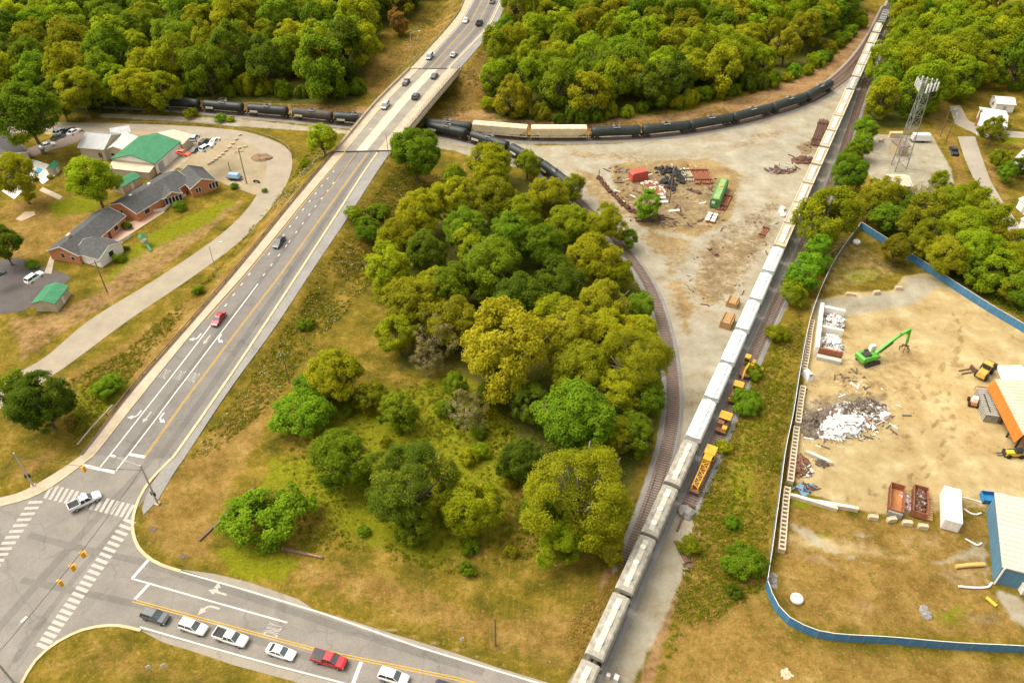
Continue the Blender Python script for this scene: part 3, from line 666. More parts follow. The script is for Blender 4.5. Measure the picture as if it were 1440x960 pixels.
# the unpaved lane that loops round the workshops
LI = spline(GP([(-60, 560), (0, 535), (62, 503), (126, 450), (226, 388), (310, 330), (352, 288), (372, 250), (374, 226), (358, 206), (310, 194), (255, 187), (180, 184), (60, 186), (-60, 190)]), 6)
LOu = spline(GP([(-60, 610), (0, 575), (90, 517), (181, 450), (277, 385), (348, 330), (394, 275), (411, 232), (400, 206), (352, 187), (300, 180), (255, 177), (180, 174), (60, 172), (-60, 172)]), 6)
ground_sheet('lane', LI, LOu, M_LANE, terr, .03, 4)
guardrail(spline(GP([(182, 174), (258, 175), (300, 178), (352, 185), (400, 203), (411, 222)]), 5), terr, 'low brown timber barrier round the outer bend of the gravel lane', col=(.33, .24, .14))
poly_sheet('driveway', GP([(-30, 370), (25, 362), (60, 375), (92, 385), (100, 392), (85, 402), (55, 425), (30, 438), (-30, 445)]), M_DRIVE, .03)
poly_sheet('driveway', GP([(38, 210), (70, 196), (110, 180), (122, 186), (110, 200), (70, 212), (40, 222)]), asphalt('lot_mauve', (.25, .19, .15), (.2, .15, .12)), .03)
ground_sheet('street', GP([(1346.6, 192), (1356, 222), (1368, 249), (1389, 281), (1415, 320), (1450, 370)]), GP([(1371, 192), (1381, 222), (1393, 255), (1411, 285), (1440, 325), (1480, 370)]), M_STREET, Z0, .03, 3)
ground_sheet('street', GP([(1335, 150), (1343, 175), (1375, 190), (1410, 193), (1470, 196)]), GP([(1350, 148), (1362, 170), (1385, 179), (1415, 184), (1470, 188)]), M_STREET, Z0, .034, 3)
poly_sheet('pavement', GP([(218, 243), (252, 222), (268, 222), (238, 244)]), M_CONC, .04)
poly_sheet('pavement', GP([(128, 330), (185, 312), (225, 292), (232, 298), (190, 325), (140, 360)]), mat('patio_pink', (.62, .42, .30), (.5, .33, .23), world=True), .05)
# ------------------------------------------------------------------ railway tracks
M_RAIL = mat('rail_steel', (.30, .19, .13), (.20, .12, .08), rough=.5, metal=.4, world=True)
M_TIE = mat('sleeper_wood', (.22, .13, .085), (.13, .08, .055), rough=.9, world=True)
M_BALLAST = asphalt('ballast', (.31, .29, .26), (.22, .205, .18), False)
def track(line, label):
    t = thing('railway_track', label, 'railway track'); pts = [Vector((p.x, p.y, 0)) for p in resample(line, step=3)]
    bed = MB().sweep(pts, [(-2.3, 0.0), (2.3, 0.0), (1.65, .26), (-1.65, .26)]).build('ballast', M_BALLAST); tag(bed, kind='structure')
    for s in (-.75, .75):
        MB().sweep(pts, [(s - .05, .36), (s + .05, .36), (s + .05, .52), (s - .05, .52)]).build('rail', M_RAIL, t)
    q = MB(); L = resample(line, step=.62)
    for i, p in enumerate(L):
        d = L[min(i + 1, len(L) - 1)] - L[max(0, i - 1)]; q.box((p.x, p.y, .2), (.26, 2.7 + rnd.uniform(-.1, .1), .17), math.atan2(d.y, d.x))
    o = q.build('sleepers', M_TIE, t); o['kind'] = 'stuff'
track(MAIN, 'straight main railway track under the long train of covered hopper cars')
track(SIDING, 'siding track right of the hopper train carrying the yellow maintenance machines')
track(CURVE, 'curved railway track bending left along the grove and under the road bridge')
track(NORTH, 'curved railway track under the black tank cars along the northern wood')
track(NORTH2, 'empty curved track beside the wood above the end of the tank cars')
# ================================================================== trees
def leaf_mat(name, dark, light, warm=None, trans=.45):
    m = bpy.data.materials.new(name); m.use_nodes = True; t = m.node_tree; N = t.nodes; b = N['Principled BSDF']
    b.inputs['Roughness'].default_value = .75; b.inputs['Specular IOR Level'].default_value = .04
    a = N.new('ShaderNodeAttribute'); a.attribute_name = 'tint'
    r = N.new('ShaderNodeValToRGB'); e = r.color_ramp.elements
    e[0].position = 0; e[0].color = (*dark, 1); e[1].position = 1; e[1].color = (*(warm or light), 1)
    x = e.new(.62); x.color = (*light, 1)
    t.links.new(a.outputs['Fac'], r.inputs['Fac'])
    oi = N.new('ShaderNodeObjectInfo'); hs_ = N.new('ShaderNodeHueSaturation')
    mr = N.new('ShaderNodeMapRange'); mr.inputs[3].default_value = .49; mr.inputs[4].default_value = .522; t.links.new(oi.outputs['Random'], mr.inputs[0]); t.links.new(mr.outputs[0], hs_.inputs['Hue'])
    mv = N.new('ShaderNodeMapRange'); mv.inputs[3].default_value = .8; mv.inputs[4].default_value = 1.2
    mm = N.new('ShaderNodeMath'); mm.operation = 'FRACT'; m2 = N.new('ShaderNodeMath'); m2.operation = 'MULTIPLY'; m2.inputs[1].default_value = 7.31
    t.links.new(oi.outputs['Random'], m2.inputs[0]); t.links.new(m2.outputs[0], mm.inputs[0]); t.links.new(mm.outputs[0], mv.inputs[0]); t.links.new(mv.outputs[0], hs_.inputs['Value'])
    t.links.new(r.outputs[0], hs_.inputs['Color']); t.links.new(hs_.outputs[0], b.inputs['Base Color'])
    tr = N.new('ShaderNodeBsdfTranslucent'); t.links.new(hs_.outputs[0], tr.inputs['Color'])
    mx = N.new('ShaderNodeMixShader'); mx.inputs[0].default_value = trans
    o = N['Material Output']; t.links.new(b.outputs[0], mx.inputs[1]); t.links.new(tr.outputs[0], mx.inputs[2]); t.links.new(mx.outputs[0], o.inputs['Surface'])
    return m
SP = dict(
    D=leaf_mat('leaf_dark_green', (.065, .10, .010), (.15, .205, .014), (.24, .27, .016)),
    G=leaf_mat('leaf_mid_green', (.095, .15, .010), (.215, .295, .014), (.34, .38, .018)),
    L=leaf_mat('leaf_lime_green', (.165, .22, .010), (.33, .40, .014), (.46, .48, .020)),
    Y=leaf_mat('leaf_yellow_green', (.19, .21, .010), (.38, .39, .014), (.55, .50, .020)),
    B=leaf_mat('leaf_bright_yellow', (.32, .32, .014), (.57, .54, .026), (.72, .66, .04)),
    O=leaf_mat('leaf_olive', (.17, .175, .010), (.335, .315, .016), (.48, .41, .022)),
    S=leaf_mat('leaf_sumac', (.10, .18, .010), (.22, .345, .016), (.34, .44, .022)),
    W=leaf_mat('leaf_olive_fine', (.165, .19, .010), (.33, .345, .014), (.48, .45, .020)),
    M=leaf_mat('leaf_dark_yellow_tips', (.06, .095, .010), (.14, .19, .014), (.48, .43, .030)),
    R=leaf_mat('leaf_rusty_brown', (.14, .075, .018), (.30, .155, .035), (.40, .23, .06)),
    T=leaf_mat('leaf_grey_brown', (.16, .14, .05), (.32, .265, .09), (.42, .35, .13)))
M_BARK = mat('bark_grey_brown', (.20, .16, .12), (.11, .085, .06), scale=4, rough=.95)
def crown(seed, nb, nl, nleaf, leaf, shape=(1, 1, .95), low=-.5, spread=1.0, lobe=(.13, .23)):
    """crown of radius about 1: boughs of uneven size, each carrying clusters of leaf faces"""
    q = np.random.default_rng(seed); lobes = []; ga = math.pi * (3 - 5 ** .5); sh = np.array(shape)
    for b in range(nb):
        z = 1 - (b + .5) / nb * (1 - low); r = math.sqrt(max(0, 1 - z * z)); w = ga * b + q.uniform(-.6, .6)
        rb = q.uniform(.30, .52); c = np.array([r * math.cos(w), r * math.sin(w), z]) * (1 - rb) * q.uniform(.75, 1.12) * spread; hb = q.uniform(0, 1)
        for k in range(nl):
            d = q.normal(size=3); d /= np.linalg.norm(d); d[2] = d[2] * .9 + .12
            if d @ c < -.25 * np.linalg.norm(c): d = d - 2 * (d @ c) / (c @ c + 1e-9) * c
            rad = q.uniform(*lobe); lobes.append(((c + d * rb * q.uniform(.62, 1.05)) * sh, rad, np.clip(.6 * hb + .4 * q.uniform(), 0, 1)))
    for k in range(nb): lobes.append((q.normal(size=3) * .3 * sh, .3, .1))
    tot = sum(l[1] ** 2 for l in lobes); V = []; T = []
    for c, rad, hue in lobes:
        n = int(nleaf * rad ** 2 / tot); u = q.normal(size=(n, 3)); u /= np.linalg.norm(u, axis=1)[:, None]
        out_ = c / (np.linalg.norm(c) + 1e-6); flip = (u @ out_) < -.3; u[flip] *= -1
        p = c + u * rad * (.35 + q.uniform(size=(n, 1)) ** .7 * .95) * np.array([1, 1, .82])
        nrm = u * .55 + out_ * .3 + q.normal(size=(n, 3)) * .38 + np.array([0, 0, .5]); nrm /= np.linalg.norm(nrm, axis=1)[:, None]
        tg = np.cross(nrm, q.normal(size=(n, 3))); tg /= np.linalg.norm(tg, axis=1)[:, None]; bt = np.cross(nrm, tg)
        s = leaf * q.uniform(.55, 1.3, size=(n, 1)); a, b = tg * s, bt * s * .5; droop = nrm * s * .2
        V.append(np.stack([p - a - droop, p - b + droop, p + a - droop, p + b + droop], 1))
        T.append(np.repeat(np.clip(.55 * hue + .35 * q.uniform(size=n) + .08 * (u[:, 2] + 1), 0, 1), 4))
    V = np.concatenate(V).reshape(-1, 3); T = np.concatenate(T).astype(np.float32); n = len(V) // 4
    rr = np.sort(np.linalg.norm(V[:, :2], axis=1))[int(len(V) * .97)]; V = (V / rr).astype(np.float32)
    m = bpy.data.meshes.new('crown'); m.vertices.add(len(V)); m.vertices.foreach_set('co', V.ravel())
    m.loops.add(4 * n); m.loops.foreach_set('vertex_index', np.arange(4 * n, dtype=np.int32)); m.polygons.add(n)
    m.polygons.foreach_set('loop_start', np.arange(0, 4 * n, 4, dtype=np.int32)); m.polygons.foreach_set('loop_total', np.full(n, 4, dtype=np.int32))
    m.update(calc_edges=True); at = m.attributes.new('tint', 'FLOAT', 'POINT'); at.data.foreach_set('value', T); m.materials.append(None); return m
def trunk_mesh(seed):                                      # unit: crown radius 1 centred at 0; foot at z = -1.7
    q = random.Random(seed); mb = MB(); k = (q.uniform(-.08, .08), q.uniform(-.08, .08))
    mb.tube((0, 0, -1.6), (0, 0, -1.1), .075, .055); mb.tube((0, 0, -1.11), (k[0], k[1], -.5), .055, .045)
    for i in range(15):
        a = i * 2.4 + q.uniform(-.4, .4); z = q.uniform(-.7, -.1); r = q.uniform(.5, .95); e = (r * math.cos(a), r * math.sin(a), q.uniform(-.2, .6))
        mb.tube((k[0], k[1], z - .1), e, .034, .012, 6)
    mb.tube((k[0], k[1], -.5), (-k[0], k[1], .6), .055, .015, 6); return mb.mesh('trunk', True)
TRUNKS = [trunk_mesh(i) for i in range(3)]
FAR = [crown(10 + i, 9 + i % 3, 9, 9500, .052, shape=((1, 1, 1), (.95, 1, 1.2), (1.05, .95, .9), (1, 1, 1.1), (.9, .9, 1.35), (1.1, .85, 1.05))[i], spread=(1, 1.15, 1.05, 1.2, 1, 1.1)[i]) for i in range(6)]
NEARC = [crown(40 + i, 11 + i, 13, 24000, .036, shape=((1, 1, .95), (1, 1, 1.1), (1.05, .92, .9), (1, .95, 1.15), (.92, 1.06, 1))[i], spread=(1, 1.15, 1.1, 1.2, 1.05)[i], lobe=(.10, .2)) for i in range(5)]
SPARSE = [crown(95 + i, 9, 9, 5200, .034, shape=(1, 1, 1.05), spread=1.25, lobe=(.08, .17)) for i in range(2)]
FINE = [crown(83 + i, 10 + i, 15, 42000, .024, shape=((1, 1, 1.1), (1.05, .95, 1.0))[i], spread=(1.25, 1.35)[i], lobe=(.10, .21)) for i in range(2)]
LOW = [crown(60 + i, 14, 9, 14000, .042, shape=(1, 1, .6), low=-.05, spread=1.25, lobe=(.1, .2)) for i in range(3)]
NTREE = [0]
def inside(p, poly):
    c = False; n = len(poly)
    for i in range(n):
        a, b = poly[i], poly[(i + 1) % n]
        if (a.y > p.y) != (b.y > p.y) and p.x < (b.x - a.x) * (p.y - a.y) / (b.y - a.y) + a.x: c = not c
    return c
LIFT = {}
def tree(x, y, r_px, sp, label, group=None, name='broadleaf_tree', low=False, foot=None, near=None, squash=1.0, lift=1.12):
    """crown centre and radius as surveyed on the photograph; the tree stands below it on the terrain"""
    h = 6.0
    for _ in range(6):
        p = P(x, y, h); depth = p.y * _cp + (CAM_H - p.z) * _sp; r = r_px * depth / FOC
        h = terr(p) + (r * .5 if low else r * lift + .3)
    return put_tree(p, r, sp, label, group, name, low, (r_px > 27) if near is None else near, squash, lift)
def put_tree(p, r, sp, label, group=None, name='broadleaf_tree', low=False, near=False, squash=1.0, lift=1.12):
    i = NTREE[0]; NTREE[0] += 1; g = terr(p)
    t = thing(name, label, 'bush' if low else 'tree', (p.x, p.y, g), rnd.uniform(0, 6.28), group)
    ms = LOW if low else (SPARSE if sp == 'T' else FINE if sp in 'WM' else NEARC if near else FAR)
    zc = r * .5 if low else r * lift + .3
    c = inst('foliage' if low else 'crown', ms[i % len(ms)], SP[sp], t, (0, 0, zc), rnd.uniform(0, 6.28), (r * 1.04, r * 1.04, r * 1.04 * squash))
    c.rotation_euler = (rnd.uniform(-.2, .2), rnd.uniform(-.2, .2), c.rotation_euler[2]); c.scale = (c.scale[0] * rnd.uniform(.9, 1.12), c.scale[1] * rnd.uniform(.88, 1.06), c.scale[2])
    if not low: inst('trunk', TRUNKS[i % 3], M_BARK, t, (0, 0, zc), rnd.uniform(0, 6.28), (r, r, r))
    else: inst('stems', TRUNKS[i % 3], M_BARK, t, (0, 0, r * .48), 0, (r * .5, r * .5, r * .31))
    return t
WORD = dict(D='dark green', G='mid green', L='lime green', Y='yellow-green', B='bright yellow', O='olive', S='bright green', W='olive green', M='mixed green', R='rusty brown', T='grey-brown')
# --- the grove between road and railway: each crown surveyed
for x, y, r, sp, lb in [
    (584, 216, 36, 'G', 'round dense green tree beside the bridge end and its lamp'),
    (707, 492, 66, 'B', 'large bright yellow tree standing out in the middle of the grove'),
    (805, 588, 54, 'S', 'broad bright green tree low in the grove left of the curved track'),
    (812, 698, 76, 'W', 'very large olive green fine leaved tree at the south-east corner of the grove'),
    (575, 682, 62, 'M', 'large dark green tree with yellow tips in the meadow of the grove'),
    (893, 512, 52, 'W', 'large green tree overhanging the curved track with visible sleepers'),
    (543, 378, 36, 'Y', 'round yellow-green tree on the road side of the grove'),
    (664, 712, 40, 'Y', 'yellow-green tree right of the large dark tree in the meadow'),
    (480, 648, 42, 'G', 'loose mid green tree left of the large dark tree in the meadow'),
    (469, 528, 40, 'Y', 'yellow-green tree behind the low bright green thicket'),
    (582, 742, 26, 'G', 'small grey-green tree at the foot of the large dark tree'),
    (901, 432, 21, 'G', 'green tree at the outer edge of the curved track'),
    (884, 336, 15, 'G', 'small dark green tree poking out over the gravel yard'),
    (742, 232, 19, 'Y', 'slim yellow-green tree in front of the curved line of tank cars'),
    (692, 230, 30, 'Y', 'golden green tree in front of the second black tank car'),
    (806, 266, 20, 'O', 'olive tree hiding the end of the curved tank train'),
    (912, 290, 17, 'S', 'bushy green tree alone in the scrap corner of the gravel yard'),
    (130, 253, 35, 'L', 'round lime green tree between the pool and the brick houses'),
    (24, 248, 31, 'Y', 'yellow-green tree standing in front of the swimming pool'),
    (38, 160, 44, 'G', 'tall green tree over the parked cars at the far left'),
    (2, 342, 26, 'D', 'dark green tree at the left edge beside the driveway'),
    (58, 568, 44, 'D', 'dark green tree beside the gravel lane near the junction'),
    (24, 552, 27, 'G', 'green tree left of the dark one beside the gravel lane'),
    (454, 199, 21, 'L', 'small lime green tree left of the bridge ramp'),
    (232, 128, 27, 'L', 'lime green tree hanging over the left end of the tank cars'), (192, 126, 29, 'Y', 'yellow-green tree above the gravel lane left of the tank cars'), (152, 122, 30, 'L', 'lime tree behind the grey roofed barn, between two yellow ones'), (112, 128, 30, 'O', 'olive tree of the wood edge above the five parked cars'), (84, 140, 22, 'D', 'dark tree filling the gap behind the tall tree at the left'),
    (716, 95, 21, 'G', 'green tree at the west tip of the northern wood'),
    (711, 35, 13, 'S', 'slim green tree beside the main road at the top'),
    (1397, 185, 19, 'O', 'thin olive tree in front of the white roofed house'),
    (1408, 224, 15, 'L', 'round lime shrub tree right of the side street'),
    (1416, 243, 14, 'S', 'round green shrub tree nearest the side street'),
    (1436, 236, 13, 'D', 'dark shrub tree at the right edge by the pale shed'),
    (1244, 276, 27, 'O', 'sparse olive brown tree in front of the white hut roof'),
    (1296, 280, 26, 'T', 'bare looking grey-brown tree beside the gravel compound'),
    (1165, 306, 44, 'Y', 'yellow-green tree overhanging the hopper train'),
    (1262, 350, 22, 'O', 'small olive tree in front of the blue fence'),
]: tree(x, y, r, sp, lb, lift=1.36 if (x < 140 and y < 400) else 1.12)
for x, y, r, sp in [
    (590, 300, 36, 'Y'), (560, 335, 30, 'Y'), (638, 282, 32, 'Y'), (700, 282, 34, 'O'), (768, 282, 30, 'O'), (735, 300, 28, 'Y'), (655, 325, 34, 'G'),
    (720, 335, 36, 'G'), (600, 352, 30, 'D'), (690, 378, 40, 'G'), (762, 345, 32, 'G'), (800, 318, 30, 'Y'), (848, 318, 30, 'Y'), (838, 365, 38, 'Y'),
    (866, 388, 25, 'Y'), (640, 400, 34, 'G'), (730, 420, 36, 'D'), (785, 400, 36, 'D'), (850, 430, 38, 'O'), (580, 432, 40, 'O'), (612, 400, 26, 'Y'), (636, 455, 36, 'O'),
    (800, 470, 42, 'O'), (862, 470, 38, 'Y'), (812, 525, 40, 'O'), (660, 350, 26, 'L'), (775, 440, 30, 'Y'), (612, 474, 34, 'T'), (560, 470, 30, 'Y'), (600, 508, 24, 'T'),
    (690, 255, 26, 'Y'), (640, 255, 20, 'G'), (870, 555, 34, 'Y'), (905, 560, 30, 'G'), (895, 610, 28, 'G'), (865, 615, 30, 'Y'), (900, 470, 28, 'Y'), (745, 570, 30, 'D'), (690, 555, 22, 'D'), (640, 540, 18, 'G')]:
    tree(x, y, r, sp, '%s tree among the crowded crowns in the dense part of the central grove' % WORD[sp], 'trees crowded in the central grove')
for x, y, r, sp, lb in [
    (733, 648, 32, 'D', 'dark green tree between the broad green and the very large olive trees'),
    (655, 578, 32, 'T', 'thin half bare tree below the bright yellow one'),
    (560, 580, 26, 'G', 'small loose green tree at the top of the grove meadow'),
    (520, 560, 20, 'O', 'little olive tree right of the low green thicket'),
    (790, 762, 34, 'L', 'lime green tree at the foot of the very large olive one'),
    (852, 762, 30, 'O', 'olive tree at the south-east tip of the grove by the main train'),
    (765, 720, 28, 'G', 'green tree left of the very large olive green tree')]: tree(x, y, r, sp, lb)
q_ = random.Random(5)
for _ in range(34):
    x, y = q_.uniform(440, 740), q_.uniform(545, 790)
    if inside(P(x, y), [P(*a) for a in ((440, 560), (560, 545), (650, 520), (720, 560), (745, 660), (770, 790), (640, 800), (560, 770), (500, 700))]): k_ = q_.choice('GYOWLS'); tree(x, y, q_.uniform(5, 15), k_, '%s sapling bush growing in the meadow under the grove' % WORD[k_], 'saplings in the grove meadow', 'sapling_bush', True, squash=1.5)
for x, y, r, sp, lb in [
    (376, 726, 54, 'S', 'dome of bright green sumac beside the lawn near the junction'),
    (428, 583, 46, 'S', 'wide thicket of bright green sumac along the old track by the road'),
    (445, 545, 30, 'S', 'upper end of the bright green sumac thicket'),
    (515, 322, 22, 'G', 'green shrub on the road embankment with white flowers'),
    (496, 300, 14, 'L', 'lime shrub higher up the road embankment'),
    (532, 298, 16, 'G', 'shrub on the embankment nearest the round bridge tree'),
    (430, 456, 13, 'S', 'small green shrub on the embankment by the utility pole'),
    (153, 544, 24, 'S', 'bright green shrub left of the guardrail end'),
    (278, 408, 9, 'S', 'small shrub below the street lamp on the left verge'),
    (428, 230, 10, 'L', 'little lime shrub between the gravel lane bend and road'),
    (372, 268, 5, 'S', 'tiny shrub beside the gravel lane bend'),
    (1044, 790, 30, 'S', 'green bush on the dry strip right of the hopper train'),
    (1033, 832, 13, 'D', 'small dark bush below the green bush near the blue fence'),
    (970, 766, 17, 'Y', 'yellow-green bush beside the end of the siding'),
    (1048, 566, 22, 'S', 'green bush spreading over the yellow track machines'),
    (1058, 522, 16, 'L', 'lime bush between the siding and the dry strip'),
    (1016, 628, 13, 'Y', 'pale yellow bush leaning on the siding'),
    (1092, 470, 17, 'Y', 'yellow bush by the fence corner of the scrapyard'),
    (658, 800, 13, 'S', 'small green bush alone in the grass south of the grove'),
    (512, 747, 10, 'S', 'little bush in the meadow left of the large dark tree'),
    (185, 357, 0, 'S', ''), (168, 363, 9, 'L', 'clipped oval green bush by the white gable'),
    (178, 318, 8, 'D', 'round dark clipped bush on the pink patio'), (252, 290, 10, 'S', 'clipped hedge in front of the grey roofed house'), (200, 303, 6, 'O', 'brown clipped bush at the patio corner'), (177, 349, 5, 'D', 'small dark bush behind the clipped oval one'),
    (46, 372, 9, 'S', 'planted bed shrub at the end of the asphalt driveway'), (330, 262, 6, 'S', 'shrub at the lot edge by the utility pole'), (70, 249, 5, 'L', 'low hedge along the pool deck'), (310, 166, 9, 'S', 'green bush between the gravel lane barrier and the tank cars'), (325, 168, 6, 'L', 'little lime bush beside the green one at the lane barrier'), (268, 160, 11, 'O', 'olive bush below the end of the tank cars'), (1030, 735, 12, 'S', 'thin bush on the dry strip above the green bush')]:
    if r: tree(x, y, r, sp, lb, name='bush', low=True)
for x, y, r, sp in [(1213, 182, 19, 'S'), (1208, 206, 18, 'S'), (1190, 243, 30, 'S'), (1147, 356, 26, 'S'), (1128, 386, 27, 'S'), (1110, 412, 19, 'L'), (1195, 215, 16, 'G')]:
    tree(x + 4, y, r * .92, sp, '%s rounded tree in the hedge row right of the siding track' % WORD[sp], 'hedge row beside the siding')
for x, y, r, sp in [(1222, 300, 26, 'O'), (1262, 297, 24, 'G'), (1320, 268, 16, 'L'), (1300, 312, 28, 'O'), (1335, 300, 30, 'L'), (1362, 295, 28, 'Y'), (1280, 330, 26, 'O'), (1245, 316, 24, 'G'), (1310, 345, 30, 'W'), (1350, 335, 34, 'L'),
                    (1390, 320, 28, 'Y'), (1330, 372, 30, 'O'), (1368, 368, 34, 'L'), (1400, 355, 26, 'O'), (1424, 380, 32, 'Y'), (1399, 398, 28, 'L'), (1446, 416, 30, 'G'), (1432, 350, 20, 'L'), (1366, 392, 22, 'G'), (1450, 385, 26, 'Y'), (1290, 358, 20, 'O'), (1422, 420, 20, 'O')]:
    tree(x + 3, y - 12, r * .95, sp, '%s tree in the tangled copse between blue fence and side street' % WORD[sp], 'copse behind the blue fence')
# --- dense woods at the back: trees spread with their own spacing over the surveyed woodland
def wood(pix, where, spacing, mixd, seed, rr=(4.6, 6.6)):
    poly = [P(x, y) for x, y in pix]; q = random.Random(seed); xs = [p.x for p in poly]; ys = [p.y for p in poly]; pts = []
    for _ in range(9000):
        p = Vector((q.uniform(min(xs), max(xs)), q.uniform(min(ys), max(ys)), 0))
        if not inside(p, poly): continue
        s = spacing * (1 + max(0, p.y - 300) / 500)
        if all((p.x - o.x) ** 2 + (p.y - o.y) ** 2 > s * s for o in pts): pts.append(p)
    for p in pts:
        n_ = math.sin(p.x * .06 + seed) + math.sin(p.y * .05 + p.x * .03 + seed * 2); k = mixd[int(min(.999, max(0, .5 + .2 * n_ + q.uniform(-.33, .33))) * len(mixd))]
        r = q.uniform(*rr); put_tree(p, r, k, '%s tree in the dense wood %s' % (WORD[k], where), 'trees of the wood ' + where, squash=q.uniform(.95, 1.3))
    return len(pts)
n1 = wood([(-70, 146), (40, 156), (110, 158), (200, 152), (245, 136), (420, 138), (490, 138), (506, 108), (512, 62), (535, 40), (580, 22), (602, -6), (-70, -6)], 'left of the bridge', 10.6, 'DDGGLOGYYGLYYL', 3, (6.0, 8.8))
n2 = wood([(722, 62), (700, 100), (684, 152), (700, 170), (760, 171), (830, 171), (900, 162), (955, 148), (1025, 128), (1080, 105), (1128, 84), (1170, 46), (1200, 8), (1214, -6), (745, -6)], 'right of the bridge behind the tank cars', 9.8, 'DGGLLOYGOYLYYOL', 8, (5.2, 7.8))
n3 = wood([(1262, -4), (1250, 60), (1236, 110), (1226, 168), (1245, 182), (1300, 182), (1318, 165), (1350, 150), (1400, 136), (1460, 130), (1460, 45), (1385, 36), (1345, -4)], 'beyond the radio tower', 10.0, 'DGGLSLYYLY', 5, (5.6, 8.0))
tree(1345, 80, 36, 'Y', 'big golden green tree behind the lattice tower at the right')
q_ = random.Random(11)
for pix, w_ in (([(686, 160), (740, 172), (800, 175), (835, 174), (880, 167), (940, 157), (1000, 144), (1050, 132), (1085, 124), (1130, 107), (1160, 88), (1190, 60), (1212, 33)], 'above the black tank cars'), ([(-20, 150), (60, 152), (120, 152), (180, 150), (240, 140), (300, 134), (400, 138), (500, 138)], 'left of the bridge')):
    for p in resample(GP(pix), step=6.5):
        r = q_.uniform(2.4, 4.4); k_ = q_.choice('DGGSLYOY'); put_tree(Vector((p.x + q_.uniform(-1, 1), p.y + q_.uniform(0, 4), 0)), r, k_, '%s bush filling the edge of the wood %s' % (WORD[k_], w_), 'edge bushes of the wood ' + w_, 'edge_bush', True, squash=q_.uniform(1.3, 2.0))
print('woods', n1, n2, n3, 'trees', NTREE[0])
tree(560, 33, 14, 'R', 'rusty brown tree at the edge of the left wood')
tree(1418, 30, 22, 'O', 'olive tree beside the dry field at the top right')
# --- weeds and tall grass, leaf by leaf
def weeds(name, polys, n, hgt, col, seed, flower=None):
    q = random.Random(seed); V = []; F = []; T = []
    areas = []
    for pix in polys:
        poly = [PT(x, y) for x, y in pix]; areas.append(poly)
    per = n // len(areas); pts = []
    for poly in areas:
        xs = [p.x for p in poly]; ys = [p.y for p in poly]; k = 0; tries = 0
        while k < per and tries < per * 12:
            tries += 1; p = Vector((q.uniform(min(xs), max(xs)), q.uniform(min(ys), max(ys)), 0))
            if inside(p, poly) and math.sin(p.x * .35 + seed) + math.sin(p.y * .3 + p.x * .14) + q.uniform(-2.2, 2.2) > .1: pts.append(p); k += 1
    zs = terrain([p.x for p in pts], [p.y for p in pts])
    for p, z in zip(pts, zs):
        h = hgt * q.uniform(.4, 1.3); hue = q.random(); w = h * q.uniform(.6, 1.3); fl = flower and q.random() < .5
        for _ in range(q.randint(8, 13)):
            a = q.uniform(0, 6.28); r = w * math.sqrt(q.random()); c = Vector((p.x + r * math.cos(a), p.y + r * math.sin(a), z + q.uniform(.05, .8) * h)); s = q.uniform(.07, .17) * (1 + hgt * .25)
            nn = Vector((q.uniform(-.7, .7), q.uniform(-.7, .7), 1)).normalized(); t = nn.cross(Vector((q.uniform(-1, 1), q.uniform(-1, 1), .1))).normalized(); bb = nn.cross(t)
            k = len(V); V += [c - t * s * 1.3, c - bb * s * .6, c + t * s * 1.3, c + bb * s * .6]; F.append((k, k + 1, k + 2, k + 3)); T += [1.0 if fl and q.random() < .4 else min(.62, max(0, hue * .5 + q.uniform(0, .2)))] * 4
    m = bpy.data.meshes.new(name); m.from_pydata([tuple(v) for v in V], [], F); m.update(); at = m.attributes.new('tint', 'FLOAT', 'POINT'); at.data.foreach_set('value', T); m.materials.append(None)
    o = inst(name, m, col); return tag(o, kind='stuff')
WG = leaf_mat('weed_green', (.14, .15, .010), (.30, .28, .014), (.36, .32, .02)); WD = leaf_mat('weed_dry', (.22, .16, .03), (.46, .32, .07), (.54, .38, .12)); WF = leaf_mat('weed_flowering', (.13, .14, .012), (.28, .26, .03), (.72, .68, .5))
EMB_R = [(262, 645), (300, 600), (395, 470), (500, 310), (556, 235), (640, 245), (560, 330), (520, 400), (430, 500), (390, 560), (300, 640)]
EMB_L = [(105, 630), (150, 570), (260, 440), (400, 265), (470, 205), (440, 200), (405, 260), (300, 385), (180, 490), (60, 555), (95, 600)]
NORTH_E = [(590, 85), (650, 15), (620, 5), (560, 60), (520, 120), (540, 130)]; NORTH_R = [(655, 95), (705, 30), (735, 0), (745, 20), (715, 70), (690, 140), (640, 165), (620, 165)]
MEAD = [(440, 545), (560, 545), (650, 520), (720, 580), (740, 660), (760, 780), (640, 810), (480, 770), (420, 780), (400, 650)]
STRIP = [(975, 730), (1020, 620), (1070, 510), (1130, 430), (1125, 520), (1100, 620), (1080, 740), (1070, 830), (1020, 860), (960, 900), (930, 940)]
weeds('tall_grass', [MEAD, EMB_R, EMB_L, STRIP], 9000, .5, WG, 1)
weeds('dry_weeds', [EMB_R, EMB_L, STRIP, NORTH_E, NORTH_R, [(700, 176), (960, 168), (1060, 140), (1030, 160), (900, 182), (700, 186)], [(250, 143), (500, 150), (500, 160), (250, 148)], [(800, 880), (880, 790), (860, 900), (810, 950)]], 7000, .45, WD, 2)
weeds('flowering_weeds', [EMB_R, [(390, 300), (470, 215), (455, 205), (380, 290)], NORTH_E, NORTH_R], 2200, .45, WF, 3, True)
weeds('copse_undergrowth', [[(1222, 300), (1300, 300), (1440, 350), (1440, 450), (1340, 392), (1240, 330)], [(560, 400), (620, 300), (800, 280), (900, 400), (920, 520), (880, 690), (760, 790), (740, 660), (680, 520)]], 3000, 1.2, SP['G'], 4)
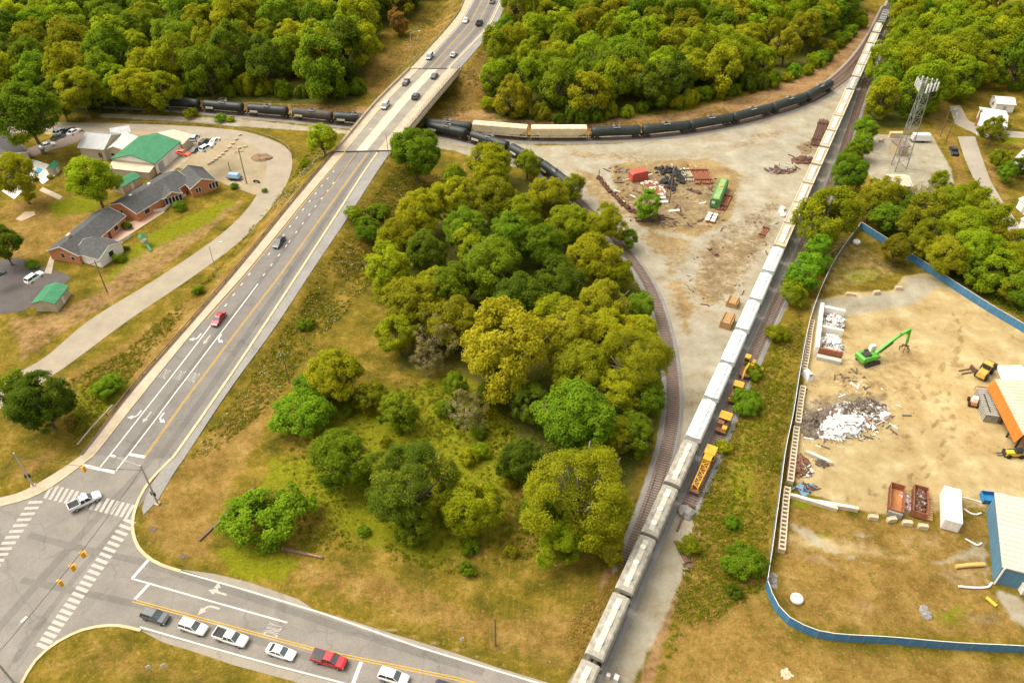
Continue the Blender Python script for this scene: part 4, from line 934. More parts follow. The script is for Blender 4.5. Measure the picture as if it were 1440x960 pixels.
# ================================================================== cars
def paintm(n, c, rough=.3): return mat('car_' + n, c, tuple(x * .95 for x in c), rough=rough, coat=.5)
CARC = dict(white=paintm('white', (.78, .77, .74)), silver=paintm('silver', (.50, .50, .48)), black=paintm('black', (.02, .02, .022)), grey=paintm('grey', (.075, .078, .08)),
            red=paintm('red', (.42, .02, .035)), orange=paintm('orange', (.70, .09, .02)), green=paintm('green', (.06, .075, .06)), darkred=paintm('darkred', (.40, .015, .02)))
M_GLASS = mat('window_glass', (.035, .045, .05), (.025, .03, .035), rough=.08); M_WIND = mat('windscreen_glass', (.13, .16, .16), (.09, .11, .11), rough=.08)
M_TYRE = mat('tyre_rubber', (.025, .025, .025)); M_RIM = mat('wheel_rim', (.5, .5, .5), rough=.35, metal=.7); M_PLAST = mat('dark_plastic', (.035, .035, .035), rough=.6)
M_HEAD = mat('headlight_glass', (.8, .8, .75), rough=.1); M_TAIL = mat('tail_light_red', (.4, .02, .02), rough=.2); M_BED = mat('truck_bed_liner', (.05, .045, .045), rough=.8)
def sect(x, w, zb, zt, tuck=.9):
    return [Vector((x, y * w, z)) for y, z in ((-.86, zb), (-1, zb + .3 * (zt - zb)), (-1, zb + .72 * (zt - zb)), (-tuck, zt), (tuck, zt), (1, zb + .72 * (zt - zb)), (1, zb + .3 * (zt - zb)), (.86, zb))]
KINDS_ = dict(      # length, half width, body sections, cabin: (rear foot, rear roof, front roof, front foot), belt height, roof height
    sedan=(4.8, .92, [(-2.4, .8, .45, .86), (-2.25, .95, .3, .98), (-1.5, 1, .26, .98), (0, 1, .25, .95), (1.0, 1, .26, .92), (1.9, .97, .28, .80), (2.3, .86, .32, .68), (2.4, .7, .42, .6)], (-1.95, -1.05, .25, 1.05), .94, 1.46),
    suv=(4.8, .96, [(-2.4, .85, .5, .95), (-2.3, .97, .36, 1.08), (-1.4, 1, .33, 1.08), (0, 1, .32, 1.06), (1.0, 1, .33, 1.04), (1.9, .97, .34, .95), (2.3, .88, .38, .82), (2.4, .75, .48, .72)], (-2.3, -1.95, .3, 1.1), 1.05, 1.72),
    van=(5.0, .98, [(-2.5, .88, .5, .95), (-2.4, .98, .34, 1.05), (-1.2, 1, .3, 1.05), (.5, 1, .3, 1.03), (1.5, 1, .32, .98), (2.2, .94, .34, .85), (2.5, .78, .44, .7)], (-2.42, -2.15, .75, 1.75), 1.03, 1.76),
    pickup=(5.8, 1.0, [(-2.9, .95, .55, 1.02), (-2.85, .98, .45, 1.06), (-1, 1, .42, 1.06), (.2, 1, .42, 1.1), (1.4, 1, .42, 1.14), (2.4, .97, .44, 1.08), (2.8, .9, .48, .96), (2.9, .8, .58, .86)], (-.85, -.65, .75, 1.5), 1.1, 1.86))
CARM = {}
def car_meshes(k):
    if k in CARM: return CARM[k]
    L, hw, secs, cab, zb, zt = KINDS_[k]; b = MB()
    b.loft([sect(x, hw * w, z0, z1) for x, w, z0, z1 in secs])
    r0, r1, f1, f0 = cab; wr, wf = hw * .74, hw * .88
    # roof and pillars share the body paint
    b.add([Vector(v) for v in ((r1 - .03, -wr, zt), (f1 + .03, -wr, zt), (f1 + .03, wr, zt), (r1 - .03, wr, zt), (r1 + .1, -wr * .85, zt + .05), (f1 - .15, -wr * .85, zt + .05), (f1 - .15, wr * .85, zt + .05), (r1 + .1, wr * .85, zt + .05))],
          [(0, 1, 2, 3), (4, 7, 6, 5), (0, 4, 5, 1), (1, 5, 6, 2), (2, 6, 7, 3), (3, 7, 4, 0)])
    for s in (-1, 1):
        b.beam((r0 + .02, s * (wf + .005), zb - .04), (r1, s * wr, zt), .1, .07); b.beam((f0 - .02, s * (wf + .005), zb - .04), (f1, s * wr, zt), .09, .07)
        m_ = (r1 + f1) / 2; b.beam((m_, s * (wf + .012), zb - .04), (m_, s * (wr + .008), zt), .09, .06)
    g = MB(); g.add([Vector(v) for v in ((r0, -wf, zb - .06), (f0, -wf, zb - .06), (f0, wf, zb - .06), (r0, wf, zb - .06), (r1, -wr, zt - .005), (f1, -wr, zt - .005), (f1, wr, zt - .005), (r1, wr, zt - .005))],
                    [(0, 1, 2, 3), (4, 7, 6, 5), (0, 4, 5, 1), (2, 6, 7, 3)] + ([(3, 7, 4, 0)]))
    wd = MB(); wd.add([Vector(v) for v in ((f0 + .01, -wf * .93, zb - .03), (f0 + .01, wf * .93, zb - .03), (f1 + .012, wr * .93, zt - .03), (f1 + .012, -wr * .93, zt - .03))], [(0, 1, 2, 3)])
    out_ = dict(body=b.mesh('body', False), windows=g.mesh('windows'), windscreen=wd.mesh('windscreen'))
    big = .38 if k == 'pickup' else .34; ax = dict(sedan=(-1.42, 1.42), suv=(-1.42, 1.42), van=(-1.5, 1.6), pickup=(-1.75, 1.85))[k]
    ty = MB(); ty.tube((0, -.13, 0), (0, .13, 0), big, n=16); rm = MB(); rm.tube((0, -.14, 0), (0, .14, 0), big * .62, n=10)
    out_['tyre'] = ty.mesh('wheel', False); out_['rim'] = rm.mesh('rim'); out_['wheels'] = [(x, y * (hw - .1), big) for x in ax for y in (-1, 1)]
    xe = secs[-1][0]; ze = secs[-1][3]; h = MB().box((0, 0, 0), (.12, .36, .14)); out_['lamp'] = h.mesh('headlight'); out_['hp'] = [(xe - .14, s * hw * .72, ze - .1) for s in (-1, 1)]
    out_['tp'] = [(secs[0][0] + .06, s * hw * .8, secs[0][3] - .18) for s in (-1, 1)]
    out_['bump'] = MB().box((secs[-1][0] - .05, 0, secs[-1][2] - .02), (.16, hw * 1.5, .2)).box((secs[0][0] + .05, 0, secs[0][2] - .02), (.16, hw * 1.6, .2)).mesh('bumpers')
    if k == 'pickup':
        out_['bed'] = MB().box((-1.85, 0, 1.03), (1.85, hw * 1.66, .05)).mesh('cargo_bed')
        out_['side'] = MB().box((-1.88, -hw * .93, 1.0), (1.98, .1, .34)).box((-1.88, hw * .93, 1.0), (1.98, .1, .34)).box((-2.84, 0, 1.0), (.1, hw * 1.86, .34)).box((-.9, 0, 1.0), (.06, hw * 1.8, .3)).mesh('bed_sides')
    CARM[k] = out_; return out_
def car(px, py, back, front, kind, colour, label, group=None, name=None, zf=PR, cover=False):
    p = zf(px, py); a = zf(*back); b = zf(*front); d = b - a; ang = math.atan2(d.y, d.x); m = car_meshes(kind); c = CARC[colour]
    t = thing(name or dict(sedan='parked_car', suv='sport_utility_car', van='passenger_van', pickup='pickup_truck')[kind] if name is None else name, label, 'pickup' if kind == 'pickup' else ('van' if kind == 'van' else 'car'), (p.x, p.y, p.z + .05), ang, group)
    pitch = math.atan2(zr(p.y + math.sin(ang)) - zr(p.y - math.sin(ang)), 2) if zf is PR else 0
    t.rotation_euler = (0, -pitch, ang)
    inst('body', m['body'], c, t); inst('windows', m['windows'], M_GLASS, t); inst('windscreen', m['windscreen'], M_WIND, t); inst('bumpers', m['bump'], M_PLAST if colour != 'white' else c, t)
    for w in m['wheels']: inst('rim', m['rim'], M_RIM, inst('wheel', m['tyre'], M_TYRE, t, w))
    for h in m['hp']: inst('headlight', m['lamp'], M_HEAD, t, h)
    for h in m['tp']: inst('tail_light', m['lamp'], M_TAIL, t, h)
    if kind == 'pickup': inst('cargo_bed', m['bed'], M_BED if not cover else CARC['black'], t, (0, 0, .3 if cover else 0)); inst('bed_sides', m['side'], c, t)
    return t
q1, q2 = (-20, -5.5), (20, 5.5)
def C(px, py, d, kind, colour, label, group=None, name=None, zf=PR, cover=False): return car(px, py, (px - d[0], py - d[1]), (px + d[0], py + d[1]), kind, colour, label, group, name, zf, cover)
QG = 'vehicles queued on the cross road'
C(121, 708, (20, -9.5), 'pickup', 'white', 'white pickup truck turning across the crosswalk in the junction', name='pickup_truck')
C(220, 869, (19, 6.2), 'suv', 'grey', 'dark grey sport utility car first in the queue on the cross road', QG, 'queued_car')
C(273, 884, (19, 6.2), 'suv', 'white', 'white sport utility car between the dark grey car and white pickup', QG, 'queued_car')
pk = C(326, 899, (19, 6.2), 'pickup', 'white', 'white pickup truck with an open bed in the cross road queue', QG, 'pickup_truck')
C(396, 919, (19, 6.0), 'sedan', 'white', 'white sedan between the white pickup and the red pickup', QG, 'queued_car')
C(464, 930, (19, 5.5), 'pickup', 'darkred', 'red pickup truck with a black bed cover on the cross road', QG, 'pickup_truck', cover=True)
C(554, 954, (19, 5.5), 'suv', 'white', 'pale sport utility car at the bottom edge right of the red pickup', QG, 'queued_car')
C(632, 973, (19, 5.5), 'suv', 'black', 'black car cut by the bottom edge of the photo', QG, 'queued_car')
RG = 'cars driving on the main road'
C(308, 451, (-8, 11), 'sedan', 'red', 'red sedan driving towards the junction beside the lane lines', RG, 'moving_car')
C(393, 343, (-7.5, 10), 'sedan', 'grey', 'dark grey sedan alone on the road ramp below the bridge', RG, 'moving_car')
C(542, 151, (-6, 8.5), 'van', 'silver', 'silver van on the near left lane of the bridge', RG, 'moving_van')
C(571, 118, (-6, 8), 'sedan', 'black', 'black car in the left lane at the middle of the bridge', RG, 'moving_car')
C(585, 138, (6, -8), 'suv', 'grey', 'dark sport utility car in the right lane of the bridge, nearest', RG, 'moving_car')
C(611, 109, (6, -8), 'sedan', 'grey', 'dark car in the right lane at the far end of the bridge', RG, 'moving_car')
C(604, 82, (-6, 8), 'van', 'silver', 'silver sport utility van just beyond the far bridge joint', RG, 'moving_van')
C(638, 79, (6, -7.5), 'sedan', 'silver', 'silver sedan in the right lane just beyond the bridge', RG, 'moving_car')
C(655, 31, (-5, 7), 'sedan', 'white', 'white sedan in the left lane at the top of the road', RG, 'moving_car')
C(674, 35, (5, -7), 'pickup', 'black', 'black pickup in the right lane at the top of the road', RG, 'moving_pickup')
C(692, 4, (3, -7), 'suv', 'silver', 'grey car at the very top edge of the road', RG, 'moving_car')
PG = 'cars parked by the workshops'
C(259, 218, (10, 2.5), 'sedan', 'orange', 'orange red sports car on the concrete apron of the green roofed workshop', PG, 'parked_car')
C(275, 197, (5, -7), 'suv', 'silver', 'silver sport utility car nearest the cream roofed shed', PG, 'parked_car')
C(289, 203, (7, -6), 'suv', 'black', 'black car between the silver and the white cars', PG, 'parked_car')
C(278, 213, (8, -4), 'sedan', 'green', 'dark green car behind the orange red sports car', PG, 'parked_car')
C(291, 211, (9, -5), 'suv', 'white', 'white car parked nearest the dashed concrete blocks', PG, 'parked_car')
C(303, 201, (7, -6), 'sedan', 'white', 'white sedan rightmost of the workshop cars', PG, 'parked_car')
LG = 'cars parked by the tall tree'
C(68, 207, (10, -3), 'sedan', 'silver', 'pale silver car parked on the grass edge, lowest of the five', LG, 'parked_car')
C(83, 196, (9, -4), 'sedan', 'green', 'dark green car in the lot between the pale ones', LG, 'parked_car')
C(87, 188, (9, -4), 'suv', 'white', 'white car parked nearest the tall tree at the left', LG, 'parked_car')
C(97, 186, (9, -4), 'sedan', 'black', 'black car squeezed between the two white ones', LG, 'parked_car')
C(105, 188, (9, -5), 'sedan', 'white', 'white car rightmost of the lot beside the grey roofed building', LG, 'parked_car')
C(50, 393, (13, -9), 'suv', 'white', 'white sport utility car on the asphalt driveway above the green shed', name='parked_car')
C(-2, 389, (12, -6), 'sedan', 'green', 'dark car cut by the left edge on the asphalt driveway', name='parked_car')
C(1340, 216, (-3, -8), 'pickup', 'black', 'black pickup parked on the dry verge beside the side street', name='pickup_truck')
# ================================================================== railway cars
M_HOP_B = mat('hopper_beige', (.42, .385, .31), (.22, .20, .155), scale=.9, rough=.8, detail=8); M_HOP_S = mat('hopper_strip', (.60, .55, .44), (.44, .40, .31), scale=.8, rough=.8)
M_HOP_W = mat('hopper_white', (.74, .745, .71), (.56, .57, .54), scale=.7, rough=.7); M_HOP_GR = mat('hopper_ends', (.33, .34, .30), (.22, .23, .20), rough=.8)
M_HOP_T = mat('hopper_tan', (.50, .43, .30), (.34, .28, .18), scale=.6, rough=.85, detail=8); M_STEELD = mat('bogie_steel', (.06, .05, .045), (.035, .03, .028), rough=.7); M_HATCH = mat('hatch_lid', (.82, .78, .68), (.7, .66, .55), rough=.6)
M_RIMT = mat('roof_edge_pale', (.66, .58, .42), (.52, .45, .32), rough=.8)
RTOP = .52
def bogie():
    m = MB()
    for s in (-1, 1):
        m.box((0, s * 1.0, .35), (2.1, .16, .3)).box((0, s * 1.0, .2), (.7, .2, .3))
    m.box((0, 0, .4), (.5, 2.1, .25)); w = MB()
    for s in (-.75, .75): w.tube((0, s - .07, .44), (0, s + .07, .44), .44, n=14)
    w.tube((0, -.9, .44), (0, .9, .44), .09)
    return m.mesh('bogie'), w.mesh('wheelset')
BOG, WHL = bogie()
COUP = MB().box((0, 0, .75), (1.0, .25, .25)).box((.5, 0, .68), (.3, .34, .38)).mesh('coupler')
def running_gear(t, half):
    for s in (-1, 1):
        b = inst('bogie', BOG, M_STEELD, t, (s * (half - 1.9), 0, 0)); inst('wheelset', WHL, M_STEELD, b, (-.85, 0, 0)); inst('wheelset', WHL, M_STEELD, b, (.85, 0, 0))
        inst('coupler', COUP, M_STEELD, t, (s * (half - .35), 0, 0), 0 if s > 0 else math.pi)
def hopper_body(L, W_, z0, zt, crownz, slope=1.9):
    h = L / 2; w = W_ / 2; b = MB()
    prof = lambda x, z: [Vector((x, -w, z)), Vector((x, -w, zt - .25)), Vector((x, -w * .82, zt)), Vector((x, 0, crownz)), Vector((x, w * .82, zt)), Vector((x, w, zt - .25)), Vector((x, w, z))]
    b.loft([prof(-h, zt - .9), prof(-h + slope, z0 + .55), prof(h - slope, z0 + .55), prof(h, zt - .9)])
    for k in range(2 if L < 14 else 3):
        n = 2 if L < 14 else 3; c = -h + slope + (L - 2 * slope) * (k + .5) / n; s_ = (L - 2 * slope) / n / 2
        b.loft([[Vector((c + sx * a, sy * ww, z)) for sx, sy in ((-1, -1), (1, -1), (1, 1), (-1, 1))] for a, ww, z in ((s_ * .98, w * .96, z0 + .6), (s_ * .3, w * .5, z0 - .35))])
    return b
def side_sill(L, W_, z):
    b = MB()
    for s in (-1, 1): b.box((0, s * (W_ / 2 - .06), z), (L, .12, .28))
    for s in (-1, 1):
        b.box((s * (L / 2 - .1), 0, z), (.2, W_ * .9, .28))
        for y in (-W_ / 2 + .15, -W_ / 6, W_ / 6, W_ / 2 - .15): b.box((s * (L / 2 - .12), y, z + .2), (.09, .09, 2.2))
        b.box((s * (L / 2 - 1.0), 0, z - .05), (1.8, .5, .3))
    return b
def ends_ladder(L, W_, z0, z1):
    b = MB()
    for s in (-1, 1):
        for y in (-.55, -.2): b.box((s * (L / 2 + .03), s * (y * W_ / 1.3), z0), (.06, .06, z1 - z0))
        k = z0 + .2
        while k < z1: b.box((s * (L / 2 + .03), s * (-.375 * W_ / 1.3), k), (.05, .8, .04)); k += .38
    return b
LH, WH = 11.75, 3.05
HM = dict(
    near=dict(body=hopper_body(LH, WH, 1.2, 4.35, 4.48).mesh('body'), strip=MB().box((0, 0, 4.44), (LH * .86, .95, .09)).mesh('roof_walkway'),
              hatch=MB().lathe([(.52, 0), (.52, .16), (.38, .24), (0.02, .26)], 14).mesh('hatch'), hp=[(-LH * .29, 0), (0, 0), (LH * .29, 0)], frame=side_sill(LH, WH, 1.15).mesh('frame'), lad=ends_ladder(LH, WH, 1.2, 4.3).mesh('ladder')),
    white=dict(body=hopper_body(LH, WH, 1.2, 4.3, 4.55).mesh('body'), strip=MB().box((0, 0, 4.47), (LH * .9, 1.15, .14)).mesh('roof_trough'),
               hatch=MB().lathe([(.75, 0), (.75, .05), (.62, .1), (0.02, .12)], 16).mesh('hatch'), hp=[(-LH * .22, 0), (LH * .22, 0)], frame=side_sill(LH, WH, 1.15).mesh('frame'), lad=MB().box((-LH / 2 + .1, 0, 4.3), (.22, WH * .98, .16)).box((LH / 2 - .1, 0, 4.3), (.22, WH * .98, .16)).mesh('roof_end_walk')),
    tan=dict(body=hopper_body(LH, WH, 1.2, 4.2, 4.3).mesh('body'), strip=MB().box((-LH * .2, 0, 4.26), (LH * .36, 1.35, .24)).box((LH * .2, 0, 4.26), (LH * .36, 1.35, .24)).mesh('hatch_cover'),
             hatch=MB().box((0, 0, 0), (1.1, 1.2, .1)).mesh('hatch'), hp=[(-LH * .28, 0), (-LH * .12, 0), (LH * .12, 0), (LH * .28, 0)], frame=side_sill(LH, WH, 1.15).mesh('frame'),
             lad=MB().box((0, -WH / 2 + .1, 4.02), (LH, .22, .32)).box((0, WH / 2 - .1, 4.02), (LH, .22, .32)).mesh('roof_edge')))
MM = dict(near=(M_HOP_B, M_HOP_S, M_HATCH, M_HOP_GR, M_HOP_GR), white=(M_HOP_W, mat('hopper_trough', (.62, .63, .60), (.50, .51, .48), scale=1), M_HOP_W, M_HOP_GR, M_HOP_GR), tan=(M_HOP_T, mat('cover_pale', (.74, .68, .54), (.56, .50, .37), scale=.7), mat('cover_lid', (.80, .75, .64), (.66, .6, .5)), M_HOP_GR, M_RIMT))
def hopper(p, ang, kind, label):
    t = thing('hopper_car', label, 'railway car', (p.x, p.y, RTOP), ang, 'covered hopper cars of the long straight train'); h = HM[kind]; mm = MM[kind]
    inst('body', h['body'], mm[0], t); inst({'near': 'roof_walkway', 'white': 'roof_trough', 'tan': 'hatch_cover'}[kind], h['strip'], mm[1], t)
    for x, y in h['hp']: inst('hatch', h['hatch'], mm[2], t, (x, y, {'near': 4.53, 'white': 4.6, 'tan': 4.5}[kind]))
    inst('frame', h['frame'], mm[3], t); inst({'near': 'ladder', 'white': 'roof_end_walk', 'tan': 'roof_edge'}[kind], h['lad'], mm[4], t); running_gear(t, LH / 2 + .35); return t
ORD = ['first', 'second', 'third', 'fourth', 'fifth', 'sixth', 'seventh', 'eighth', 'ninth', 'tenth', 'eleventh', 'twelfth', 'thirteenth', 'fourteenth', 'fifteenth', 'sixteenth', 'seventeenth', 'eighteenth', 'nineteenth', 'twentieth']
gaps = [(833, 929.5), (877, 836.6), (911, 755), (944, 686), (972, 620), (997.5, 564), (1020, 512.5), (1041, 467), (1060.5, 424.5), (1079, 386), (1095, 349), (1110, 316), (1124, 288), (1135, 260), (1147.5, 234), (1160, 209), (1171, 186), (1179, 165), (1188, 145.6), (1196, 129), (1204, 110), (1212.5, 93), (1219, 78), (1225, 63), (1233, 48), (1240, 34)]
sg = [(P(x, y, 4.2) - Vector((_a.x, _a.y, 4.2))).dot(_dir) for x, y in gaps]
fit = np.polyfit(np.arange(len(sg)), sg, 1); print('hopper pitch', fit, 'resid', np.abs(np.polyval(fit, np.arange(len(sg))) - sg).max())
angM = math.atan2(_dir.y, _dir.x)
lb_near = 'grey-beige hopper car with round roof hatches, %s from the bottom edge'; lb_w = 'bright white hopper car, %s of the white ones counted upwards'; lb_t = 'tan hopper car with pale roof covers, %s tan one counted upwards'
nw = nt_ = nn = 0
for k in range(-1, 25):
    s0 = np.polyval(fit, k) if k < 0 or k > 24 else sg[k]; s1 = sg[k + 1]; p = main_at((s0 + s1) / 2)
    if k <= 2: hopper(p, angM, 'near', lb_near % ORD[nn]); nn += 1
    elif k == 3: hopper(p, angM, 'near', 'grey-beige hopper car directly below the bright white ones'); nn += 1
    elif k <= 9: hopper(p, angM, 'white', lb_w % ORD[nw]); nw += 1
    elif k == 19: hopper(p, angM, 'near', 'plain cream topped hopper car where the tank track joins')
    else: hopper(p, angM, 'tan', lb_t % ORD[nt_]); nt_ += 1
for j, lb in enumerate(('grey flat car behind the last hopper at the top edge', 'second grey flat car at the very top edge of the straight train')):
    p = main_at(np.polyval(fit, 25.6 + j)); t = thing('flat_car', lb, 'railway car', (p.x, p.y, RTOP), angM)
    MB().box((0, 0, 1.0), (11.8, 2.8, .35)).build('deck', mat('flat_deck', (.16, .15, .13), rough=.8), t); q = MB()
    for s in (-1, 1): q.box((0, s * 1.3, 1.3), (11.6, .14, .9))
    for x in (-5, -1.7, 1.7, 5): q.box((x, 0, 1.35), (.9, 2.4, 1.3))
    q.build('load_frames', mat('load_grey', (.42, .42, .40), rough=.7), t); running_gear(t, 6.2)
# tank cars
def tank_mesh(L, r):
    h = L / 2 - .55; m = MB(); prof = []
    for k in range(5): a = math.pi / 2 * k / 4; prof.append((max(.02, r * math.sin(a)), -h - .55 + .55 * (1 - math.cos(a))))
    for k in range(1, 8): prof.append((r * (1.006 if k % 2 else 1), -h + 2 * h * k / 8))
    for k in range(5): a = math.pi / 2 * k / 4; prof.append((max(.02, r * math.cos(a)), h + .55 * math.sin(a)))
    m.lathe(prof, 20, Matrix.Translation((0, 0, 1.0 + r)) @ Matrix.Rotation(R(90), 4, 'Y')); return m.mesh('tank', True)
TANK = {}
def tank_car(p, ang, L, label, group, col, panel=False):
    r = 1.5
    if L not in TANK:
        f = MB().box((0, 0, .8), (L + .5, .6, .35)); dm = MB().tube((0, 0, 1 + 2 * r - .06), (0, 0, 1 + 2 * r + .4), .5, n=14)
        pl = MB(); z = 1 + 2 * r + .05
        for s in (-1, 1): pl.box((0, s * .85, z - .1), (2.2, .5, .06)).box((0, s * 1.1, z + .7), (2.2, .05, .05))
        for x in (-1.1, 1.1): pl.box((x, 0, z - .1), (.06, 2.2, .06)); pl.box((x, 1.1, z - .1), (.05, .05, .8)); pl.box((x, -1.1, z - .1), (.05, .05, .8)); pl.box((x, 0, z + .7), (.05, 2.2, .05))
        ld = MB()
        for s in (-1, 1):
            for x in (-.2, .2): ld.box((x, s * (r + .08), 1.0), (.05, .05, 2.2))
            ld.box((L / 2 + .05, 0, .95), (.25, 2.6, .12)).box((-L / 2 - .05, 0, .95), (.25, 2.6, .12)); ld.box((s * (L / 2 + .1), 1.1, .95), (.05, .05, 1.3)).box((s * (L / 2 + .1), -1.1, .95), (.05, .05, 1.3))
        sd_ = MB()
        for x in (-L / 2 + 1.9, L / 2 - 1.9): sd_.box((x, 0, .75), (1.2, 2.2, .9), top=.92)
        TANK[L] = (tank_mesh(L, r), f.mesh('underframe'), dm.mesh('dome'), pl.mesh('platform'), ld.mesh('ladder'), MB().box((0, 0, .75), (1.2, 2.2, .9), top=.92).mesh('saddle'), MB().box((-L / 2 + 2.6, -r * 1.0, 1.55), (2.8, .06, .75)).box((-L / 2 + 2.6, r * 1.0, 1.55), (2.8, .06, .75)).mesh('label_panel'))
    T_ = TANK[L]; t = thing('tank_car', label, 'railway car', (p.x, p.y, RTOP), ang, group)
    d = inst('tank', T_[0], col, t); inst('dome', T_[2], M_STEELD, d)
    inst('underframe', T_[1], M_STEELD, t); inst('platform', T_[3], mat('platform_grey', (.30, .29, .26), rough=.6), t); inst('ladder', T_[4], M_STEELD, t); [inst('saddle', T_[5], M_STEELD, t, (x, 0, 0)) for x in (-L / 2 + 1.9, L / 2 - 1.9)]
    if panel: inst('label_panel', T_[6], mat('panel_cream', (.62, .58, .44), rough=.6), t)
    running_gear(t, L / 2 + .3); return t
M_TANKG = mat('tank_green_black', (.034, .044, .038), (.022, .028, .026), scale=.6, rough=.45, detail=6); M_TANKK = mat('tank_black', (.032, .036, .032), (.02, .022, .02), scale=.6, rough=.45); M_TANKB = mat('tank_brown_black', (.075, .062, .048), (.05, .042, .034), scale=.6, rough=.6)
class Path:
    def __init__(s, pts):
        s.p = resample(pts, step=1.0); s.L = length(s.p)
    def at_px(s, px, py, z=2.4):
        g = P(px, py, z); g.z = 0; return min(range(len(s.p)), key=lambda i: (s.p[i] - g).length)
    def place(s, i0, i1):
        a, b = s.p[i0], s.p[i1]; d = b - a; return (a + b) / 2, math.atan2(d.y, d.x), d.length
pn, pc = Path(NORTH), Path(CURVE)
TG = 'black tank cars on the northern curve'
for (a, b, lb) in [((1172, 120), (1135, 137), 'dark green tank car at the right end of the northern train'), ((1135, 137), (1084, 153), 'dark green tank car, second from the right end of the northern train'), ((1084, 153), (1030, 167), 'dark tank car with pale dome platform, third from the right end'),
                   ((1030, 167), (969, 178), 'dark green tank car, fourth from the right end'), ((969, 178), (904, 185), 'dark green tank car, second right of the cream hoppers'), ((904, 185), (830.5, 189), 'dark green tank car coupled right of the cream hoppers'),
                   ((661, 181), (598, 175), 'dark green tank car between the bridge and the cream hoppers')]:
    c, an, l = pn.place(pn.at_px(*a), pn.at_px(*b)); tank_car(c, an, 16.6, lb, TG, M_TANKG); print('tank', round(l, 1))
M_CREAM = mat('hopper_cream', (.66, .56, .37), (.54, .44, .28), scale=.5, rough=.75); LC, WC = 18.2, 3.1
CB = hopper_body(LC, WC, 1.2, 4.35, 4.5, 2.4)
for k in range(15): CB.box((-LC / 2 + 1.4 + k * 1.1, -WC / 2, 1.9), (.09, .1, 2.1)).box((-LC / 2 + 1.4 + k * 1.1, WC / 2, 1.9), (.09, .1, 2.1))
CBm = CB.mesh('body'); CS = side_sill(LC, WC, 1.15).mesh('frame'); CW = MB().box((0, 0, 4.47), (LC * .92, 1.1, .1)).mesh('roof_walkway')
for a, b, lb, wm in (((742, 190), (662, 183), 'cream covered hopper car nearest the bridge', M_CREAM), ((830.5, 191), (742, 190), 'cream covered hopper car with a white roof walk', mat('walk_white', (.8, .78, .72)))):
    c, an, l = pn.place(pn.at_px(*a), pn.at_px(*b)); t = thing('hopper_car', lb, 'railway car', (c.x, c.y, RTOP), an, 'cream hoppers among the tank cars'); print('creamhop', round(l, 1))
    inst('body', CBm, M_CREAM, t); inst('frame', CS, M_CREAM, t); inst('roof_walkway', CW, wm, t); running_gear(t, LC / 2 + .4)
CG = 'black tank cars on the curved track under the bridge'
for a, b, lb, m_ in [((591, 182), (649, 198), 'black tank car half under the bridge on the curved track', M_TANKK), ((649, 198), (701, 217), 'black tank car with a cream panel, second out from the bridge', M_TANKK), ((701, 217), (746, 240), 'black tank car mostly hidden behind the yellow-green trees', M_TANKK), ((746, 240), (790, 264), 'last black tank car of the curved track beside the olive tree', M_TANKK),
                     ((524, 177), (464, 171), 'black tank car going under the bridge from the left', M_TANKK), ((464, 171), (402, 165), 'brown black tank car, second left of the bridge', M_TANKB), ((402, 165), (340, 159), 'black tank car with cream panel, third left of the bridge', M_TANKK), ((340, 159), (278, 153), 'black tank car with cream panel, fourth left of the bridge', M_TANKK), ((278, 153), (216, 149), 'black tank car half hidden by the left wood', M_TANKK)]:
    c, an, l = pc.place(pc.at_px(*a), pc.at_px(*b)); tank_car(c, an + (math.pi if a[0] > b[0] else 0), 14.8, lb, CG, m_, True); print('ctank', round(l, 1))
# ================================================================== houses
M_SHING = mat('roof_shingle_grey', (.095, .095, .09), (.06, .06, .058), scale=1.2, rough=.9, detail=8); M_BRICK = mat('brick_orange', (.56, .24, .11), (.42, .165, .07), scale=3, rough=.9, detail=8)
M_GREENR = mat('roof_metal_green', (.06, .26, .12), (.045, .20, .09), scale=.8, rough=.45); M_TRIM = mat('trim_white', (.78, .74, .66)); M_SIDING = mat('siding_beige', (.50, .43, .31), (.42, .36, .25), scale=.8)
M_WWALL = mat('wall_white', (.84, .82, .77), (.76, .74, .69), scale=.6); M_WROOF = mat('roof_white', (.74, .68, .58), (.62, .56, .46), scale=.5); M_GROOF = mat('roof_grey_metal', (.46, .46, .45), (.38, .38, .37), scale=.5, rough=.5)
M_DOORG = mat('door_grey', (.42, .42, .42)); M_FRAME = mat('window_frame', (.75, .72, .66)); M_CREAMR = mat('roof_cream', (.60, .50, .37), (.50, .41, .29), scale=.5)
